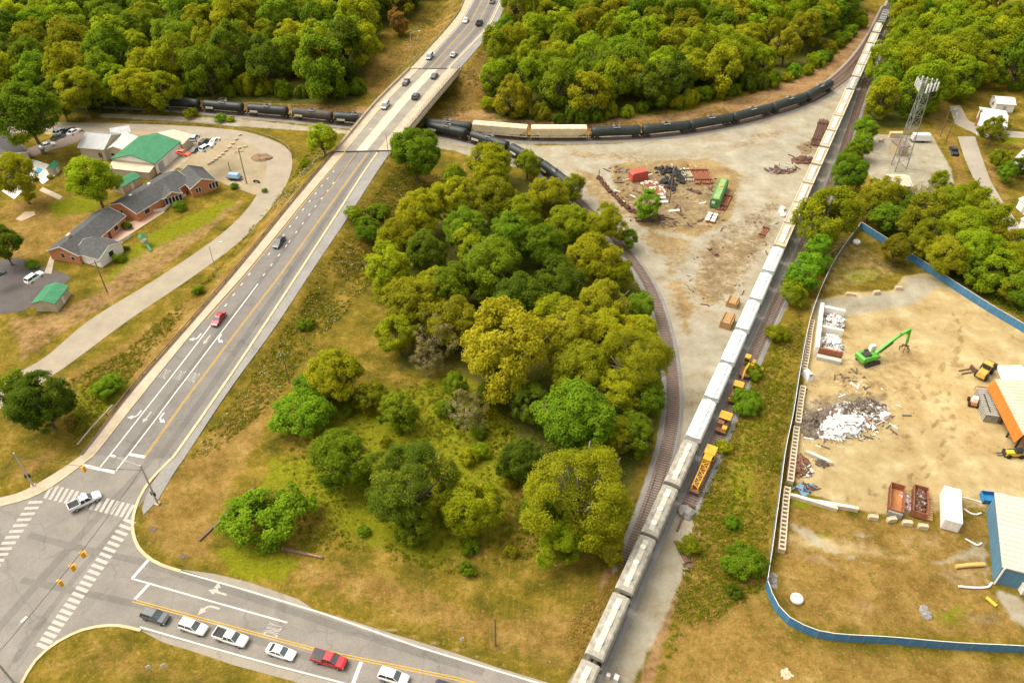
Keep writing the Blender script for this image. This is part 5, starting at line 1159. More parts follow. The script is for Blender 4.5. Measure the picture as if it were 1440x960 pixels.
def gable(name, label, A, B, C_, z, rise, wall, roof, over=.35, cat='house', stretch=(0, 0), trim=M_TRIM, parent=None, part='wall', z0=-.1, ribs=False):
    """A-B front eave, C other eave at A's gable, all surveyed at eave height z; returns (thing, local frame)"""
    a, b, c = P(*A, z), P(*B, z), P(*C_, z); u = b - a; u.z = 0; L = u.length; u.normalize(); v = Vector((-u.y, u.x, 0)); w = (c - a).dot(v)
    if w < 0: v = -v; w = -w
    a = a - u * stretch[0]; L += sum(stretch); ctr = a + u * L / 2 + v * w / 2; ang = math.atan2(u.y, u.x)
    t = parent
    if t is None: t = thing(name, label, cat, (ctr.x, ctr.y, 0), ang)
    M = t.matrix_basis.inverted() @ (Matrix.Translation((ctr.x, ctr.y, 0)) @ Matrix.Rotation(ang, 4, 'Z'))
    flip = 1 if u.cross(v).z > 0 else -1                    # front eave lies at -w/2 * flip
    h = w / 2; l = L / 2
    def tr(mb): mb.v = [tuple(M @ Vector(q)) for q in mb.v]; return mb
    wm = MB().prism([(-h, z0), (h, z0), (h, z), (0, z + rise), (-h, z)], -l, l, Matrix.Rotation(R(90), 4, 'Z'))
    tr(wm).build(part, wall, t)
    rf = MB(); k = rise / h
    for s in (-1, 1):
        e = (h + over); prof = [(0, z + rise + .03), (s * e, z - over * k + .03), (s * e, z - over * k + .2), (0, z + rise + .22)]
        rf.prism(prof, -l - over, l + over, Matrix.Rotation(R(90), 4, 'Z'))
    if ribs:
        n = int(L / .6)
        for i in range(n):
            x = -l + L * (i + .5) / n
            for s in (-1, 1): rf.beam((x, s * .05, z + rise + .24), (x, s * (h + over), z - over * k + .24), .05, .04)
    ro = tr(rf).build('roof', roof, t)
    if trim:
        tm = MB()
        for x in (-l - over, l + over):
            for s in (-1, 1): tm.beam((x, 0, z + rise + .12), (x, s * (h + over), z - over * k + .12), .08, .24)
        for s in (-1, 1): tm.beam((-l - over, s * (h + over), z - over * k + .1), (l + over, s * (h + over), z - over * k + .1), .1, .16)
        tr(tm).build('roof_trim', trim, t)
    f = dict(t=t, M=M, l=l, h=h, z=z, rise=rise, flip=flip, roof=ro); return f
def opening(f, side, x, z, w, h_, kind='window', mat_=None):
    """side 'front','back' along the length, 'gA','gB' on the gables"""
    t = f['t']; l, hh, M = f['l'], f['h'], f['M']; fl = -f['flip']
    if side in ('front', 'back'): s = fl if side == 'front' else -fl; c = (x, s * (hh + .02), z); dim = (w, .06, h_)
    else: s = -1 if side == 'gA' else 1; c = (s * (l + .02), x, z); dim = (.06, w, h_)
    def B_(d, e): q = MB().box((c[0] + (s * e if dim[0] == .06 else 0), c[1] + (s * e if dim[1] == .06 else 0), c[2] - (d if kind == 'window' else 0)), tuple(v if v == .06 else v + 2 * d for v in dim[:2]) + (dim[2] + 2 * d,)); q.v = [tuple(M @ Vector(p)) for p in q.v]; return q
    if kind == 'window':
        w_ = B_(0, .03).build('window', M_GLASS, t); B_(.1, 0).build('window_frame', M_FRAME, w_)
    else: B_(0, .02).build(kind, mat_ or M_TRIM, t)
def local_box(f, c, d, name, m, parent=None, top=1.0):
    q = MB().box(c, d, top=top); q.v = [tuple(f['M'] @ Vector(p)) for p in q.v]; return q.build(name, m, parent or f['t'])
# brick house with a front wing in white
h1 = gable('brick_house', 'orange brick house with grey roof and white gabled wing beside the driveway', (110, 359), (175, 304), (68, 352), 2.8, 1.9, M_BRICK, M_SHING)
opening(h1, 'gA', .4, 1.3, 1.0, 1.3); opening(h1, 'gA', -2.5, 1.0, .9, 1.0); opening(h1, 'front', 5.5, 1.0, 1.6, 1.3); opening(h1, 'front', 2.5, .05, 1.0, 2.1, 'door', mat('door_dark', (.10, .05, .04)))
local_box(h1, (-h1['l'] * .55, -h1['flip'] * -.8, 4.2), (1.5, .8, 1.4), 'chimney', mat('chimney_tan', (.55, .45, .33)))
w1 = gable(None, None, (139, 364), (112, 357), (168, 341), 2.75, 1.5, M_WWALL, M_SHING, parent=h1['t'], part='wing_wall', stretch=(0, 1.5))
opening(w1, 'gA', 0, 1.2, 1.5, 1.4)
# long ranch house
h2 = gable('ranch_house', 'long brick house with grey roof and brick gable facing the gravel lot', (192, 300), (268, 254), (157, 287), 2.8, 1.9, M_BRICK, M_SHING)
for x in (-7, 4.5): opening(h2, 'front', x, 1.0, 1.8, 1.3)
opening(h2, 'gA', 1, 1.3, .9, 1.0)
w2 = gable(None, None, (303, 254), (284, 236), (274, 271), 2.9, 1.9, M_BRICK, M_SHING, parent=h2['t'], part='wing_wall')
for x in (-1.9, -2.9, -3.9): opening(w2, 'gA', x, .9, .7, 1.7)
for x in (1.4, 2.3): opening(w2, 'gA', x, 1.0, .6, 1.4)
w3 = gable(None, None, (255, 272), (247, 262), (233, 283), 2.8, 1.3, M_BRICK, M_SHING, parent=h2['t'], part='porch_wall', stretch=(0, 3))
for k in range(5): opening(w3, 'gA', -2.0 + k * 1.0, .7, .75, 1.9)
for x, zz in ((-6, 4.4), (1, 4.6)): local_box(h2, (x, h2['flip'] * 1.2, zz - .4), (.8, .7, .8), 'vent_box', M_TRIM)
# green metal roofs
h3 = gable('workshop', 'large workshop with green metal roof and white side wall with garage doors', (217, 230), (252, 200), (158, 223), 3.7, 2.1, M_WWALL, M_GREENR, trim=mat('trim_green', (.05, .2, .1)), ribs=True, cat='building')
g_ = h3; local_box(g_, (-g_['l'] - .05, 0, 0), (.12, g_['h'] * 1.98, 3.6), 'gable_cladding', M_SIDING)
opening(h3, 'front', -g_['l'] * .62, .05, 2.8, 2.7, 'garage_door', M_DOORG); opening(h3, 'front', .5, .05, 2.8, 2.7, 'garage_door', M_TRIM); opening(h3, 'front', 6, .05, .9, 2.1, 'door', M_DOORG)
pm = MB(); pm.add([Vector(v) for v in ((-g_['l'] - 3.6, -g_['h'], 2.3), (-g_['l'] - 3.6, g_['h'], 2.3), (-g_['l'] - .1, g_['h'], 2.9), (-g_['l'] - .1, -g_['h'], 2.9), (-g_['l'] - 3.6, -g_['h'], 2.45), (-g_['l'] - 3.6, g_['h'], 2.45), (-g_['l'] - .1, g_['h'], 3.05), (-g_['l'] - .1, -g_['h'], 3.05))], [(0, 1, 2, 3), (7, 6, 5, 4), (0, 4, 5, 1), (1, 5, 6, 2), (2, 6, 7, 3), (3, 7, 4, 0)])
pm.v = [tuple(g_['M'] @ Vector(p)) for p in pm.v]; pm.build('porch_roof', M_CREAMR, g_['t'])
local_box(g_, (-g_['l'] - 1.9, 0, 0), (3.0, g_['h'] * 1.9, 2.25), 'porch_wall', M_SIDING)
h4 = gable('storage_shed', 'cream roofed shed behind the green roofed workshop', (256, 203), (268, 190), (222, 189), 3.0, 1.2, M_SIDING, M_CREAMR, cat='shed'); opening(h4, 'gA', 0, .05, 2.4, 2.2, 'door', M_DOORG)
h5 = gable('barn', 'grey metal roofed barn with pale walls left of the white roofed annex', (111, 207), (145, 210), (118, 184), 4.0, 2.2, M_SIDING, M_GROOF, ribs=True, cat='building')
opening(h5, 'front', 2.5, 1.0, 1.2, 1.6, 'door', mat('door_dark', (.10, .05, .04)))
h6 = gable('annex', 'white roofed gabled annex between the grey barn and the workshop', (177, 212), (193, 193), (147, 210), 3.0, 1.4, M_SIDING, M_WROOF, cat='building'); opening(h6, 'gA', 1, 1.2, 1.1, .9)
h6b = gable('back_shed', 'small grey roofed building behind the white roofed annex', (158, 190), (182, 186), (150, 182), 3.2, 1.0, M_SIDING, M_GROOF, cat='shed'); opening(h6b, 'front', 0, 1, 1.5, 1)
for A, B, C_, z, lb, dr in [((172, 263), (196, 249), (162, 256), 2.5, 'small green roofed shed behind the long brick house', 'front'), ((76.6, 427), (95, 403), (47, 425), 2.5, 'green roofed garden shed beside the asphalt driveway', 'front'), ((75, 238), (82, 230.5), (69, 234.5), 2.2, 'tiny green roofed pool house at the deck corner', 'front')]:
    f = gable('garden_shed', lb, A, B, C_, z, .9, M_SIDING, M_GREENR, .25, 'shed', trim=None, ribs=True); opening(f, dr, 0, .05, .95, 1.9, 'door', M_TRIM); opening(f, 'gA', 0, .05, 1.5, 1.7, 'double_door', mat('door_tan', (.44, .36, .24)))
h7 = gable('dark_roof_house', 'low dark roofed house behind the tall tree at the left edge', (38, 214), (10, 184), (-8, 240), 2.8, 1.4, M_SIDING, mat('roof_charcoal', (.085, .08, .078), (.06, .055, .055), scale=1)); opening(h7, 'front', 0, 1, 1.5, 1.2)
h8 = gable('white_roof_house', 'white roofed house beyond the thin olive tree', (1378, 178), (1414, 184), (1382, 152), 3.2, 1.6, M_WWALL, mat('roof_bright_white', (.80, .77, .70)), trim=None)
for x in (-3, 0, 3): opening(h8, 'front', x, 1.1, 1.2, 1.2)
local_box(h8, (-h8['l'] - .3, 0, 0), (.6, 1.2, 5.6), 'chimney', mat('chimney_orange', (.42, .17, .09)))
for A, B, C_, lb in [((1402, 146), (1428, 148), (1404, 136), 'pale building half hidden by trees at the upper right'), ((1429, 222), (1446, 228), (1431, 206), 'small pale shed at the right edge by the dark shrub'), ((1434, 280), (1452, 296), (1444, 268), 'white cabin at the right edge, upper of two'), ((1437, 308), (1458, 324), (1448, 296), 'white cabin at the right edge, lower of two')]:
    f = gable('cabin', lb, A, B, C_, 2.8, 1.1, M_WWALL, M_WROOF, .25, 'building', trim=None); opening(f, 'gA', 0, 1, 1, 1.1); opening(f, 'front', 0, .05, .9, 2, 'door', M_DOORG)
hut = gable('equipment_hut', 'pale hut with low gabled roof at the foot of the lattice tower', (1258, 262), (1282, 262), (1262, 246), 2.6, 1.2, M_SIDING, M_CREAMR, .2, 'hut', trim=M_TRIM); opening(hut, 'front', 0, .05, .9, 2, 'door', M_DOORG)
# pool
def slab(pix, z, name, m, label=None, cat=None, h=.12, parent=None):
    pts = [P(x, y, z) for x, y in pix]; mb = MB(); n = len(pts)
    mb.add([(p.x, p.y, z) for p in pts] + [(p.x, p.y, z - h) for p in pts], [tuple(range(n)), tuple(range(2 * n - 1, n - 1, -1))] + [(i, n + i, n + (i + 1) % n, (i + 1) % n) for i in range(n)])
    o = mb.build(name, m, parent); return tag(o, label, cat) if label else o
pool = slab([(46, 224), (68, 231), (78, 246), (60, 259), (52, 250), (20, 280), (2, 268), (12, 240)], .2, 'swimming_pool', mat('pool_deck', (.76, .70, .60), (.66, .6, .5), scale=.6), 'swimming pool with white deck behind the yellow-green tree', 'pool', .25)
M_WATER = mat('pool_water', (.10, .48, .60), (.08, .42, .55), scale=1, rough=.05)
for w in ([(51, 235), (60, 238), (56, 244), (51, 243)], [(17, 255), (29, 252), (30, 262), (19, 264)]): slab(w, .23, 'water', M_WATER, h=.02, parent=pool)
slab([(55, 268), (60, 263), (88, 276), (83, 281)], .06, 'walkway_slab', M_CONC, 'pale concrete slab leading from the pool into the lawn', 'slab')
slab([(22, 308), (34, 298), (48, 297), (50, 302), (30, 311)], .1, 'tree_bed', mat('bed_stone', (.5, .38, .24)), 'oval stone tree bed in the dry lawn', 'tree bed', .2)
slab([(62, 384), (72, 356), (78, 358), (72, 385)], .06, 'front_path', M_CONC, 'curved pale path from the driveway to the brick house', 'path slab')
# white patio fence and play slide
fn = thing('picket_fence', 'low white fence round the pink patio between the brick houses', 'fence')
fpts = resample(GP([(196, 308), (212, 300), (232, 297), (246, 284), (262, 277)]), step=.5); fm = MB(); [fm.box((p.x, p.y, 0), (.1, .1, 1.1)) for p in fpts]; fm.sweep([p + Vector((0, 0, .9)) for p in fpts], [(-.03, 0), (.03, 0), (.03, .15), (-.03, .15)]); fm.sweep([p + Vector((0, 0, .3)) for p in fpts], [(-.03, 0), (.03, 0), (.03, .5), (-.03, .5)]); fm.build('pickets', M_TRIM, fn)
fn = thing('picket_fence', 'low white fence and steps beside the white gable', 'fence'); fpts = resample(GP([(163, 346), (172, 341), (182, 335), (186, 332)]), step=.5); fm = MB(); [fm.box((p.x, p.y, 0), (.12, .12, 1.2)) for p in fpts]; fm.sweep(fpts, [(-.03, .3), (.03, .3), (.03, 1.0), (-.03, 1.0)]); fm.build('pickets', M_TRIM, fn)
pt = P(205, 345); t = thing('play_slide', 'green play slide tower on the dry lawn beside the patio', 'slide', pt, R(-50)); q = MB()
for x in (-.8, .8):
    for y in (-.8, .8): q.box((x, y, 0), (.14, .14, 3.0))
q.box((0, 0, 1.4), (1.8, 1.8, .12)); q.build('tower', mat('play_wood', (.45, .33, .2)), t); MB().box((0, 0, 2.9), (2.0, 2.0, .9), top=.1).build('canopy', M_GREENR, t); MB().beam((.9, 0, 1.5), (3.8, 0, .2), .7, .15).build('chute', M_GREENR, t)
# roadside blocks of the lot, trailers and small things
bl = [(294 + i * 4.8, 231 - i * 2.5 - (i * i) * .22) for i in range(10)]
for x, y in bl + [(337, 209), (345, 207)]:
    p = P(x, y); b = MB().box((p.x, p.y, 0), (1.3, .7, .5), R(35), top=.9).build('concrete_block', M_CONC); tag(b, 'small white concrete block in the dashed row across the gravel lot', 'block', 'blocks across the lot')
p = P(368, 222); pl = MB().blob((p.x, p.y, .1), (3.4, 2.6, .7), 3, 12, .15).build('planting_island', mat('soil_brown', (.28, .17, .09), (.16, .10, .05), scale=1, bump=.5)); tag(pl, 'oval island of brown brush in the middle of the gravel lot', 'planting')
p = P(330, 252); t = thing('utility_trailer', 'small trailer under a light blue tarpaulin at the lot edge', 'trailer', p, R(-12)); MB().box((0, 0, .6), (4.6, 2.0, .25)).build('frame', M_STEELD, t); MB().box((0, 0, .85), (4.0, 2.1, 1.1), top=.75).build('tarpaulin', mat('tarp_blue', (.32, .48, .60)), t)
for x in (-.5, .6): [MB().tube((x, s * 1.0, .4), (x, s * 1.2, .4), .38, n=14).build('wheel', M_TYRE, t) for s in (-1, 1)]
p = P(361, 257); t = thing('motorbike', 'dark small vehicle at the edge of the gravel lane', 'motorbike', p, R(-15)); MB().box((0, 0, .5), (1.7, .5, .4), top=.6).build('body', M_PLAST, t); [MB().tube((x, -.1, .35), (x, .1, .35), .35, n=14).build('wheel', M_TYRE, t) for x in (-.8, .8)]
# ================================================================== poles, lamps, signals
M_WOODP = mat('pole_wood', (.22, .16, .10), (.15, .10, .06), scale=2); M_GALV = mat('pole_galvanised', (.46, .46, .42), (.38, .38, .35), rough=.5, metal=.3)
def hgt(base, top, foot):                                # height of an upright whose top shows at `top`
    d = math.hypot(base.x, base.y); best = 0; e = 1e9
    for k in range(20, 450):
        z = foot + k / 10; v = Vector((base.x, base.y, z - CAM_H)); f = Vector((0, _cp, -_sp)); up = Vector((0, _sp, _cp)); dp = v.dot(f); X = 720 + FOC * v.x / dp; Y = 480 - FOC * v.dot(up) / dp
        q = math.hypot(X - top[0], Y - top[1])
        if q < e: e = q; best = k / 10
    return best
def utility(bx, by, tx, ty, label, arm=True, ang=.6, lamp=False):
    b = PT(bx, by); h = min(14, hgt(b, (tx, ty), b.z)); t = thing('utility_pole', label, 'pole', b, ang)
    MB().tube((0, 0, -.3), (0, 0, h), .17, .11).build('pole', M_WOODP, t)
    if arm:
        c = MB().box((0, 0, h - .7), (2.6, .12, .14)).build('crossarm', M_WOODP, t); i_ = MB()
        for x in (-1.2, -.4, .4, 1.2): i_.tube((x, 0, h - .58), (x, 0, h - .3), .06)
        i_.build('insulators', M_TRIM, c)
    if lamp: MB().tube((0, 0, h - .3), (1.4, 0, h + .1), .04).box((1.6, 0, h), (.7, .3, .16)).build('lamp_arm', M_GALV, t)
    return t
utility(407, 538, 395, 497, 'wooden utility pole by the old track left of the sumac thicket'); utility(347, 258, 335, 211, 'tall wooden utility pole at the edge of the gravel lot', ang=.3)
utility(151, 411, 134, 366, 'wooden utility pole on the dry bank below the white gable'); utility(326, 249, 318, 229, 'short thin pole beside the blue tarpaulin trailer', False)
utility(941, 285, 948, 235, 'utility pole between tyre heap and white slabs in the yard', True, 1.2); utility(546, 348, 543, 305, 'slim dark pole at the road side of the grove', False)
utility(1330, 199, 1346, 163, 'wooden utility pole with a lamp left of the side street', True, .9, True); utility(1322, 192, 1336, 154, 'thin utility pole beyond the black pickup', False, 0, True); utility(1364, 283, 1381, 251, 'pole leaning over the side street by the copse')
utility(697, 908, 702, 868, 'short dark post in the dry grass near the bottom edge', False)
utility(80, 192, 77, 174, 'dark pole behind the five parked cars', False); utility(150, 240, 146, 214, 'pole in front of the grey metal barn', False)
utility(1197, 60, 1194, 44, 'thin pole beside the empty curved track', False)
def street_lamp(bx, by, tx, ty, label, reach, ang, zf=PT):
    b = zf(bx, by); h = min(13, hgt(b, (tx, ty), b.z)); t = thing('street_lamp', label, 'street lamp', b, ang)
    MB().tube((0, 0, -.2), (0, 0, h), .13, .08).build('pole', M_GALV, t); MB().tube((0, 0, h - .1), (reach * .5, 0, h + .45), .05).tube((reach * .5, 0, h + .45), (reach, 0, h + .5), .05).build('arm', M_GALV, t)
    MB().box((reach + .25, 0, h + .4), (.9, .38, .2), top=.8).build('lamp_head', M_TRIM, t); MB().box((0, 0, -.2), (.6, .6, .4)).build('footing', M_CONC, t)
street_lamp(308, 395, 297, 345, 'grey street lamp on the left verge of the road ramp', 2.6, R(20)); street_lamp(580, 90, 578, 47, 'street lamp at the left verge beyond the bridge', 3.2, R(15))
street_lamp(546, 217, 543, 187, 'street lamp at the near right corner of the bridge', 4.6, R(165), PR)
M_SIG = mat('signal_yellow', (.78, .40, .02), (.66, .33, .02), rough=.5)
def signal_pole(bx, by, tx, ty, label, ang, lamp=0):
    b = P(bx, by); h = min(11, hgt(b, (tx, ty), 0)); t = thing('signal_pole', label, 'signal pole', b, ang)
    MB().tube((0, 0, 0), (0, 0, h), .2, .14).build('pole', M_GALV, t); MB().box((0, 0, 0), (.9, .9, .25)).build('footing', M_CONC, t)
    s = MB().box((.35, 0, 2.6), (.3, .3, .8)).box((-.35, .1, 2.6), (.3, .3, .8)).build('pedestrian_signal', M_PLAST, t)
    if lamp: MB().tube((0, 0, h - .2), (lamp, 0, h + .6), .06).build('arm', M_GALV, t); MB().box((lamp, 0, h + .5), (1.0, .4, .22)).build('lamp_head', M_TRIM, t)
    return b, h
b1, hh1 = signal_pole(222, 708, 195, 655, 'grey traffic signal pole with lamp arm at the right junction corner', R(163), 5.5)
b2, hh2 = signal_pole(47, 683, 20, 636, 'grey traffic signal pole at the left junction corner', R(200))
b3 = P(20, 960); b3.z = 0; t = thing('signal_pole', 'traffic signal pole with lamp arm at the bottom left corner', 'signal pole', b3, R(64)); MB().tube((0, 0, 0), (0, 0, 8), .2, .14).build('pole', M_GALV, t)
MB().tube((0, 0, 7.9), (3.0, 0, 8.9), .06).tube((3.0, 0, 8.9), (5.6, 0, 9.1), .06).build('arm', M_GALV, t); MB().box((6.0, 0, 9.0), (1.0, .4, .22)).build('lamp_head', M_TRIM, t)
b4 = P(-70, 830); t = thing('signal_pole', 'traffic signal pole just outside the left edge', 'signal pole', b4); MB().tube((0, 0, 0), (0, 0, 8), .2, .14).build('pole', M_GALV, t)
def wire(a, b, sag, label):
    pts = [a.lerp(b, k / 12) - Vector((0, 0, sag * 4 * (k / 12) * (1 - k / 12))) for k in range(13)]; m = MB()
    for p, q_ in zip(pts, pts[1:]): m.tube(p, q_, .045, n=5, caps=False)
    return tag(m.build('span_wire', mat('wire_dark', (.05, .05, .045))), label, 'wire'), pts
A1 = b1 + Vector((0, 0, hh1 - .9)); A3 = b3 + Vector((0, 0, 7.6)); A2 = b2 + Vector((0, 0, hh2 - .6)); A4 = b4 + Vector((0, 0, 7.6))
wire(A1, A3, .9, 'dark span wire crossing the junction with three yellow signals'); wire(A1 - Vector((0, 0, .4)), A2 - Vector((0, 0, .3)), .8, 'dark span wire between the two signal poles'); wire(A2, A4, .7, 'pale span wire leaving the left signal pole')
def near_on(a, b, sag, px, py, drop):
    best = None; e = 1e9
    for k in range(101):
        p = a.lerp(b, k / 100) - Vector((0, 0, sag * 4 * (k / 100) * (1 - k / 100))); v = p - Vector((0, 0, CAM_H)); f = Vector((0, _cp, -_sp)); up = Vector((0, _sp, _cp)); d = v.dot(f); X = 720 + FOC * v.x / d; Y = 480 - FOC * v.dot(up) / d
        if math.hypot(X - px, Y - py) < e: e = math.hypot(X - px, Y - py); best = p
    return best
SIGH = MB().box((0, 0, -1.15), (.38, .36, 1.1)).mesh('housing'); VIS = MB().box((.3, 0, -.35), (.28, .3, .04)).box((.3, 0, -.72), (.28, .3, .04)).box((.3, 0, -1.08), (.28, .3, .04)).mesh('visor'); HANG = MB().tube((0, 0, 0), (0, 0, -.2), .04).mesh('hanger')
LENS = MB().tube((.18, 0, 0), (.21, 0, 0), .11, n=12).mesh('lens')
for (a, b, sg_, px, py, lb) in ((A1, A3, .9, 114, 776, 'yellow traffic signal on the wire, nearest the middle of the junction'), (A1, A3, .9, 101, 796, 'yellow traffic signal in the middle of the three on the wire'), (A1, A3, .9, 87, 818, 'yellow traffic signal lowest of the three on the wire'),
                              (A1 - Vector((0, 0, .4)), A2 - Vector((0, 0, .3)), .8, 112, 693, 'orange traffic signal behind the turning white pickup'), (A2, A4, .7, 18, 700, 'yellow traffic signal near the left pavement corner'), (A2, A4, .7, 0, 740, 'yellow traffic signal at the left edge')):
    p = near_on(a, b, sg_, px, py, 0); t = thing('traffic_signal', lb, 'traffic signal', p, rnd.choice((R(60), R(-20), R(150)))); t.scale = (1.5, 1.5, 1.2)
    h_ = inst('housing', SIGH, M_SIG, t); inst('visor', VIS, M_SIG, t); inst('hanger', HANG, M_STEELD, t)
    for z, c in ((-.28, (.3, .02, .02)), (-.65, (.35, .2, .02)), (-1.0, (.02, .2, .08))): inst('lens', LENS, mat('lens_%d' % int(-z * 100), c, rough=.2), t, (0, 0, z))
# small roadside signs in the lower left grass
for x, y, lb in ((212, 944, 'grey metal frame post in the grass at the bottom left'), (233, 942, 'small white sign on a post in the grass at the bottom left'), (650, 905, 'tiny white marker in the grass beside the cross road')):
    p = P(x, y); t = thing('sign_post', lb, 'sign', p, R(30)); MB().tube((0, 0, 0), (0, 0, 1.8), .05).build('post', M_GALV, t); MB().box((0, 0, 1.0), (.7, .05, .9)).build('sign_plate', M_TRIM, t)
for x, y in ((257, 782), (216, 744)):
    p = P(x, y); g = MB().box((p.x, p.y, 0), (1.1, .9, .08), R(-20)).build('drain_grate', mat('grate_iron', (.12, .09, .06), rough=.7)); tag(g, 'square drain grate in the verge grass, %s' % ('near the white edge line' if x > 240 else 'near the signal pole'), 'drain')
p = P(866, 957); t = thing('relay_box', 'white railway relay boxes beside the hopper train at the bottom edge', 'equipment box', p, angM); MB().box((0, 0, 0), (.9, .7, 1.3)).box((0, 1.3, 0), (.6, .6, .9)).build('cabinets', M_TRIM, t); MB().tube((1, 0, 0), (1, 0, 2.0), .06).tube((1.6, .6, 0), (1.6, .6, 1.6), .06).build('masts', M_GALV, t)
# ================================================================== lattice tower
b = P(1262, 237); b2_ = P(1250, 236)
tw = thing('lattice_tower', 'tall grey three-legged radio tower with white antennas at its head', 'tower', b, .4); HT = hgt(b, (1302, 116), 0); print('tower', HT)
legs = MB(); br = MB(); W0, W1 = 2.7, 1.5
def lp(i, z): r = W0 + (W1 - W0) * z / HT; a = R(90 + 120 * i); return Vector((r * math.cos(a), r * math.sin(a), z))
for i in range(3): legs.tube(lp(i, 0), lp(i, HT), .17, .12)
n = 8
for k in range(n):
    z0, z1 = HT * k / n, HT * (k + 1) / n
    for i in range(3):
        j = (i + 1) % 3; br.tube(lp(i, z0), lp(j, z1), .05, n=5); br.tube(lp(j, z0), lp(i, z1), .05, n=5); br.tube(lp(i, z1), lp(j, z1), .06, n=5)
M_TOW = mat('tower_steel', (.27, .27, .25), rough=.6); legs.build('legs', M_TOW, tw); br.build('bracing', M_TOW, tw); hd = MB()
for i in range(3):
    a, c = lp(i, HT - 1), lp((i + 1) % 3, HT - 1); e = (a + c) / 2; o_ = Vector((e.x, e.y, 0)).normalized(); tdir = (c - a).normalized()
    q0 = e + o_ * 1.3 - tdir * 2.0; q1_ = e + o_ * 1.3 + tdir * 2.0; hd.tube(q0, q1_, .09); hd.tube(q0 + Vector((0, 0, 1.2)), q1_ + Vector((0, 0, 1.2)), .07); hd.tube(e, e + o_ * 1.3, .09)
    for s in (0, .33, .67, 1):
        pp = q0.lerp(q1_, s) + o_ * .25; MB().box((pp.x, pp.y, pp.z - .9), (.34, .34, 2.6), math.atan2(o_.y, o_.x)).build('antenna_panel', mat('antenna_white', (.78, .77, .72)), tw)
hd.build('head_frame', M_TOW, tw)
p = P(1262, 214); t = thing('equipment_shelter', 'tan equipment shelter behind the lattice tower', 'shelter', p, R(8)); MB().box((0, 0, 0), (3.4, 5.0, 3.0)).build('wall', mat('shelter_tan', (.52, .38, .19), (.42, .3, .15))).parent = t; MB().box((0, 0, 3.0), (3.8, 5.4, .25)).build('roof', mat('shelter_roof', (.22, .16, .12)), t); MB().box((-1.72, .8, .1), (.08, 1, 2.1)).build('door', M_DOORG, t)
p = P(1259, 193); t = thing('equipment_cabinet', 'flat tan cabinet left of the white box trailer', 'cabinet', p, 0); MB().box((0, 0, 0), (4.4, 1.4, 1.8)).build('cabinet', mat('cabinet_tan', (.60, .46, .24)), t); MB().box((0, -.73, .3), (1.2, .06, 1.2)).build('vent', M_DOORG, t)
p = P(1293, 199); t = thing('box_trailer', 'long white trailer parked behind the lattice tower', 'trailer', p, R(-3)); MB().box((0, 0, .7), (5.6, 2.2, 2.0), top=.96).build('body', CARC['white'], t); MB().box((0, 0, .5), (6.2, 1.8, .2)).build('chassis', M_STEELD, t); [MB().tube((.6, s, .4), (.6, s * 1.1, .4), .4, n=14).build('wheel', M_TYRE, t) for s in (-1, 1)]
p = P(1237, 200); tag(MB().box((p.x, p.y, 0), (1.2, .9, 1.0)).box((p.x + .9, p.y, 0), (.4, .4, 1.4)).build('power_box', M_SIDING), 'small pale power box at the left of the tower compound', 'cabinet')
# ================================================================== railway yard things
M_RUST = mat('rust_red', (.36, .13, .06), (.22, .08, .04), scale=1.5, rough=.9, detail=8); M_RUSTD = mat('rust_dark', (.17, .08, .05), (.09, .05, .035), scale=1.5, rough=.9); M_TIMB = mat('timber_tan', (.50, .31, .12), (.30, .17, .07), scale=2.5, rough=.9)
M_MOWY = mat('machine_yellow', (.66, .38, .03), (.42, .22, .03), scale=1.2, rough=.5); M_MOWD = mat('machine_rusty', (.30, .14, .06), (.12, .06, .04), scale=2, rough=.8)
M_SCG_ = mat('litter_dark', (.15, .12, .09), (.06, .05, .04), scale=2)
M_BLOCK_ = mat('litter_tan', (.42, .34, .24), (.3, .24, .16), scale=2)
def px_dir(a, b): v = P(*b) - P(*a); return math.atan2(v.y, v.x), v.length
def timber_stack(x, y, n, h, lb):
    p = P(x, y); t = thing('timber_stack', lb, 'timber stack', p, angM + R(90)); q = MB()
    for k in range(h):
        for i in range(n): q.box((rnd.uniform(-.08, .08), (i - (n - 1) / 2) * .34, k * .28), (2.7, .29, .24))
    q.build('sleepers', M_TIMB, t); MB().box((-1, 0, h * .28), (.15, n * .34, .12)).box((1, 0, h * .28), (.15, n * .34, .12)).build('bearers', M_RUSTD, t)
timber_stack(1030, 428, 9, 5, 'tan timber stack beside the white hoppers, upper one'); timber_stack(1022, 456, 12, 7, 'larger tan timber stack beside the white hoppers, lower one')
# red container
a, L = px_dir((886, 254), (910, 249)); p = P(897, 252); t = thing('red_container', 'red metal container with sloping hood in the yard scrap corner', 'container', p, a)
MB().prism([(-2.7, 0), (2.7, 0), (2.7, 2.5), (2.2, 2.9), (-2.2, 2.9), (-2.7, 2.5)], -1.3, 1.3).build('body', mat('container_red', (.50, .10, .06), (.38, .07, .045), scale=1, rough=.6), t)
q = MB(); [q.box((-2.4 + k * .6, s * 1.33, .2), (.1, .1, 2.2)) for k in range(9) for s in (-1, 1)]; q.build('ribs', MATS['container_red'], t); MB().box((-3.9, .3, .5), (2.4, .14, .14)).tube((-5, .3, 0), (-5, .3, .6), .08).build('drawbar', M_TRIM, t)
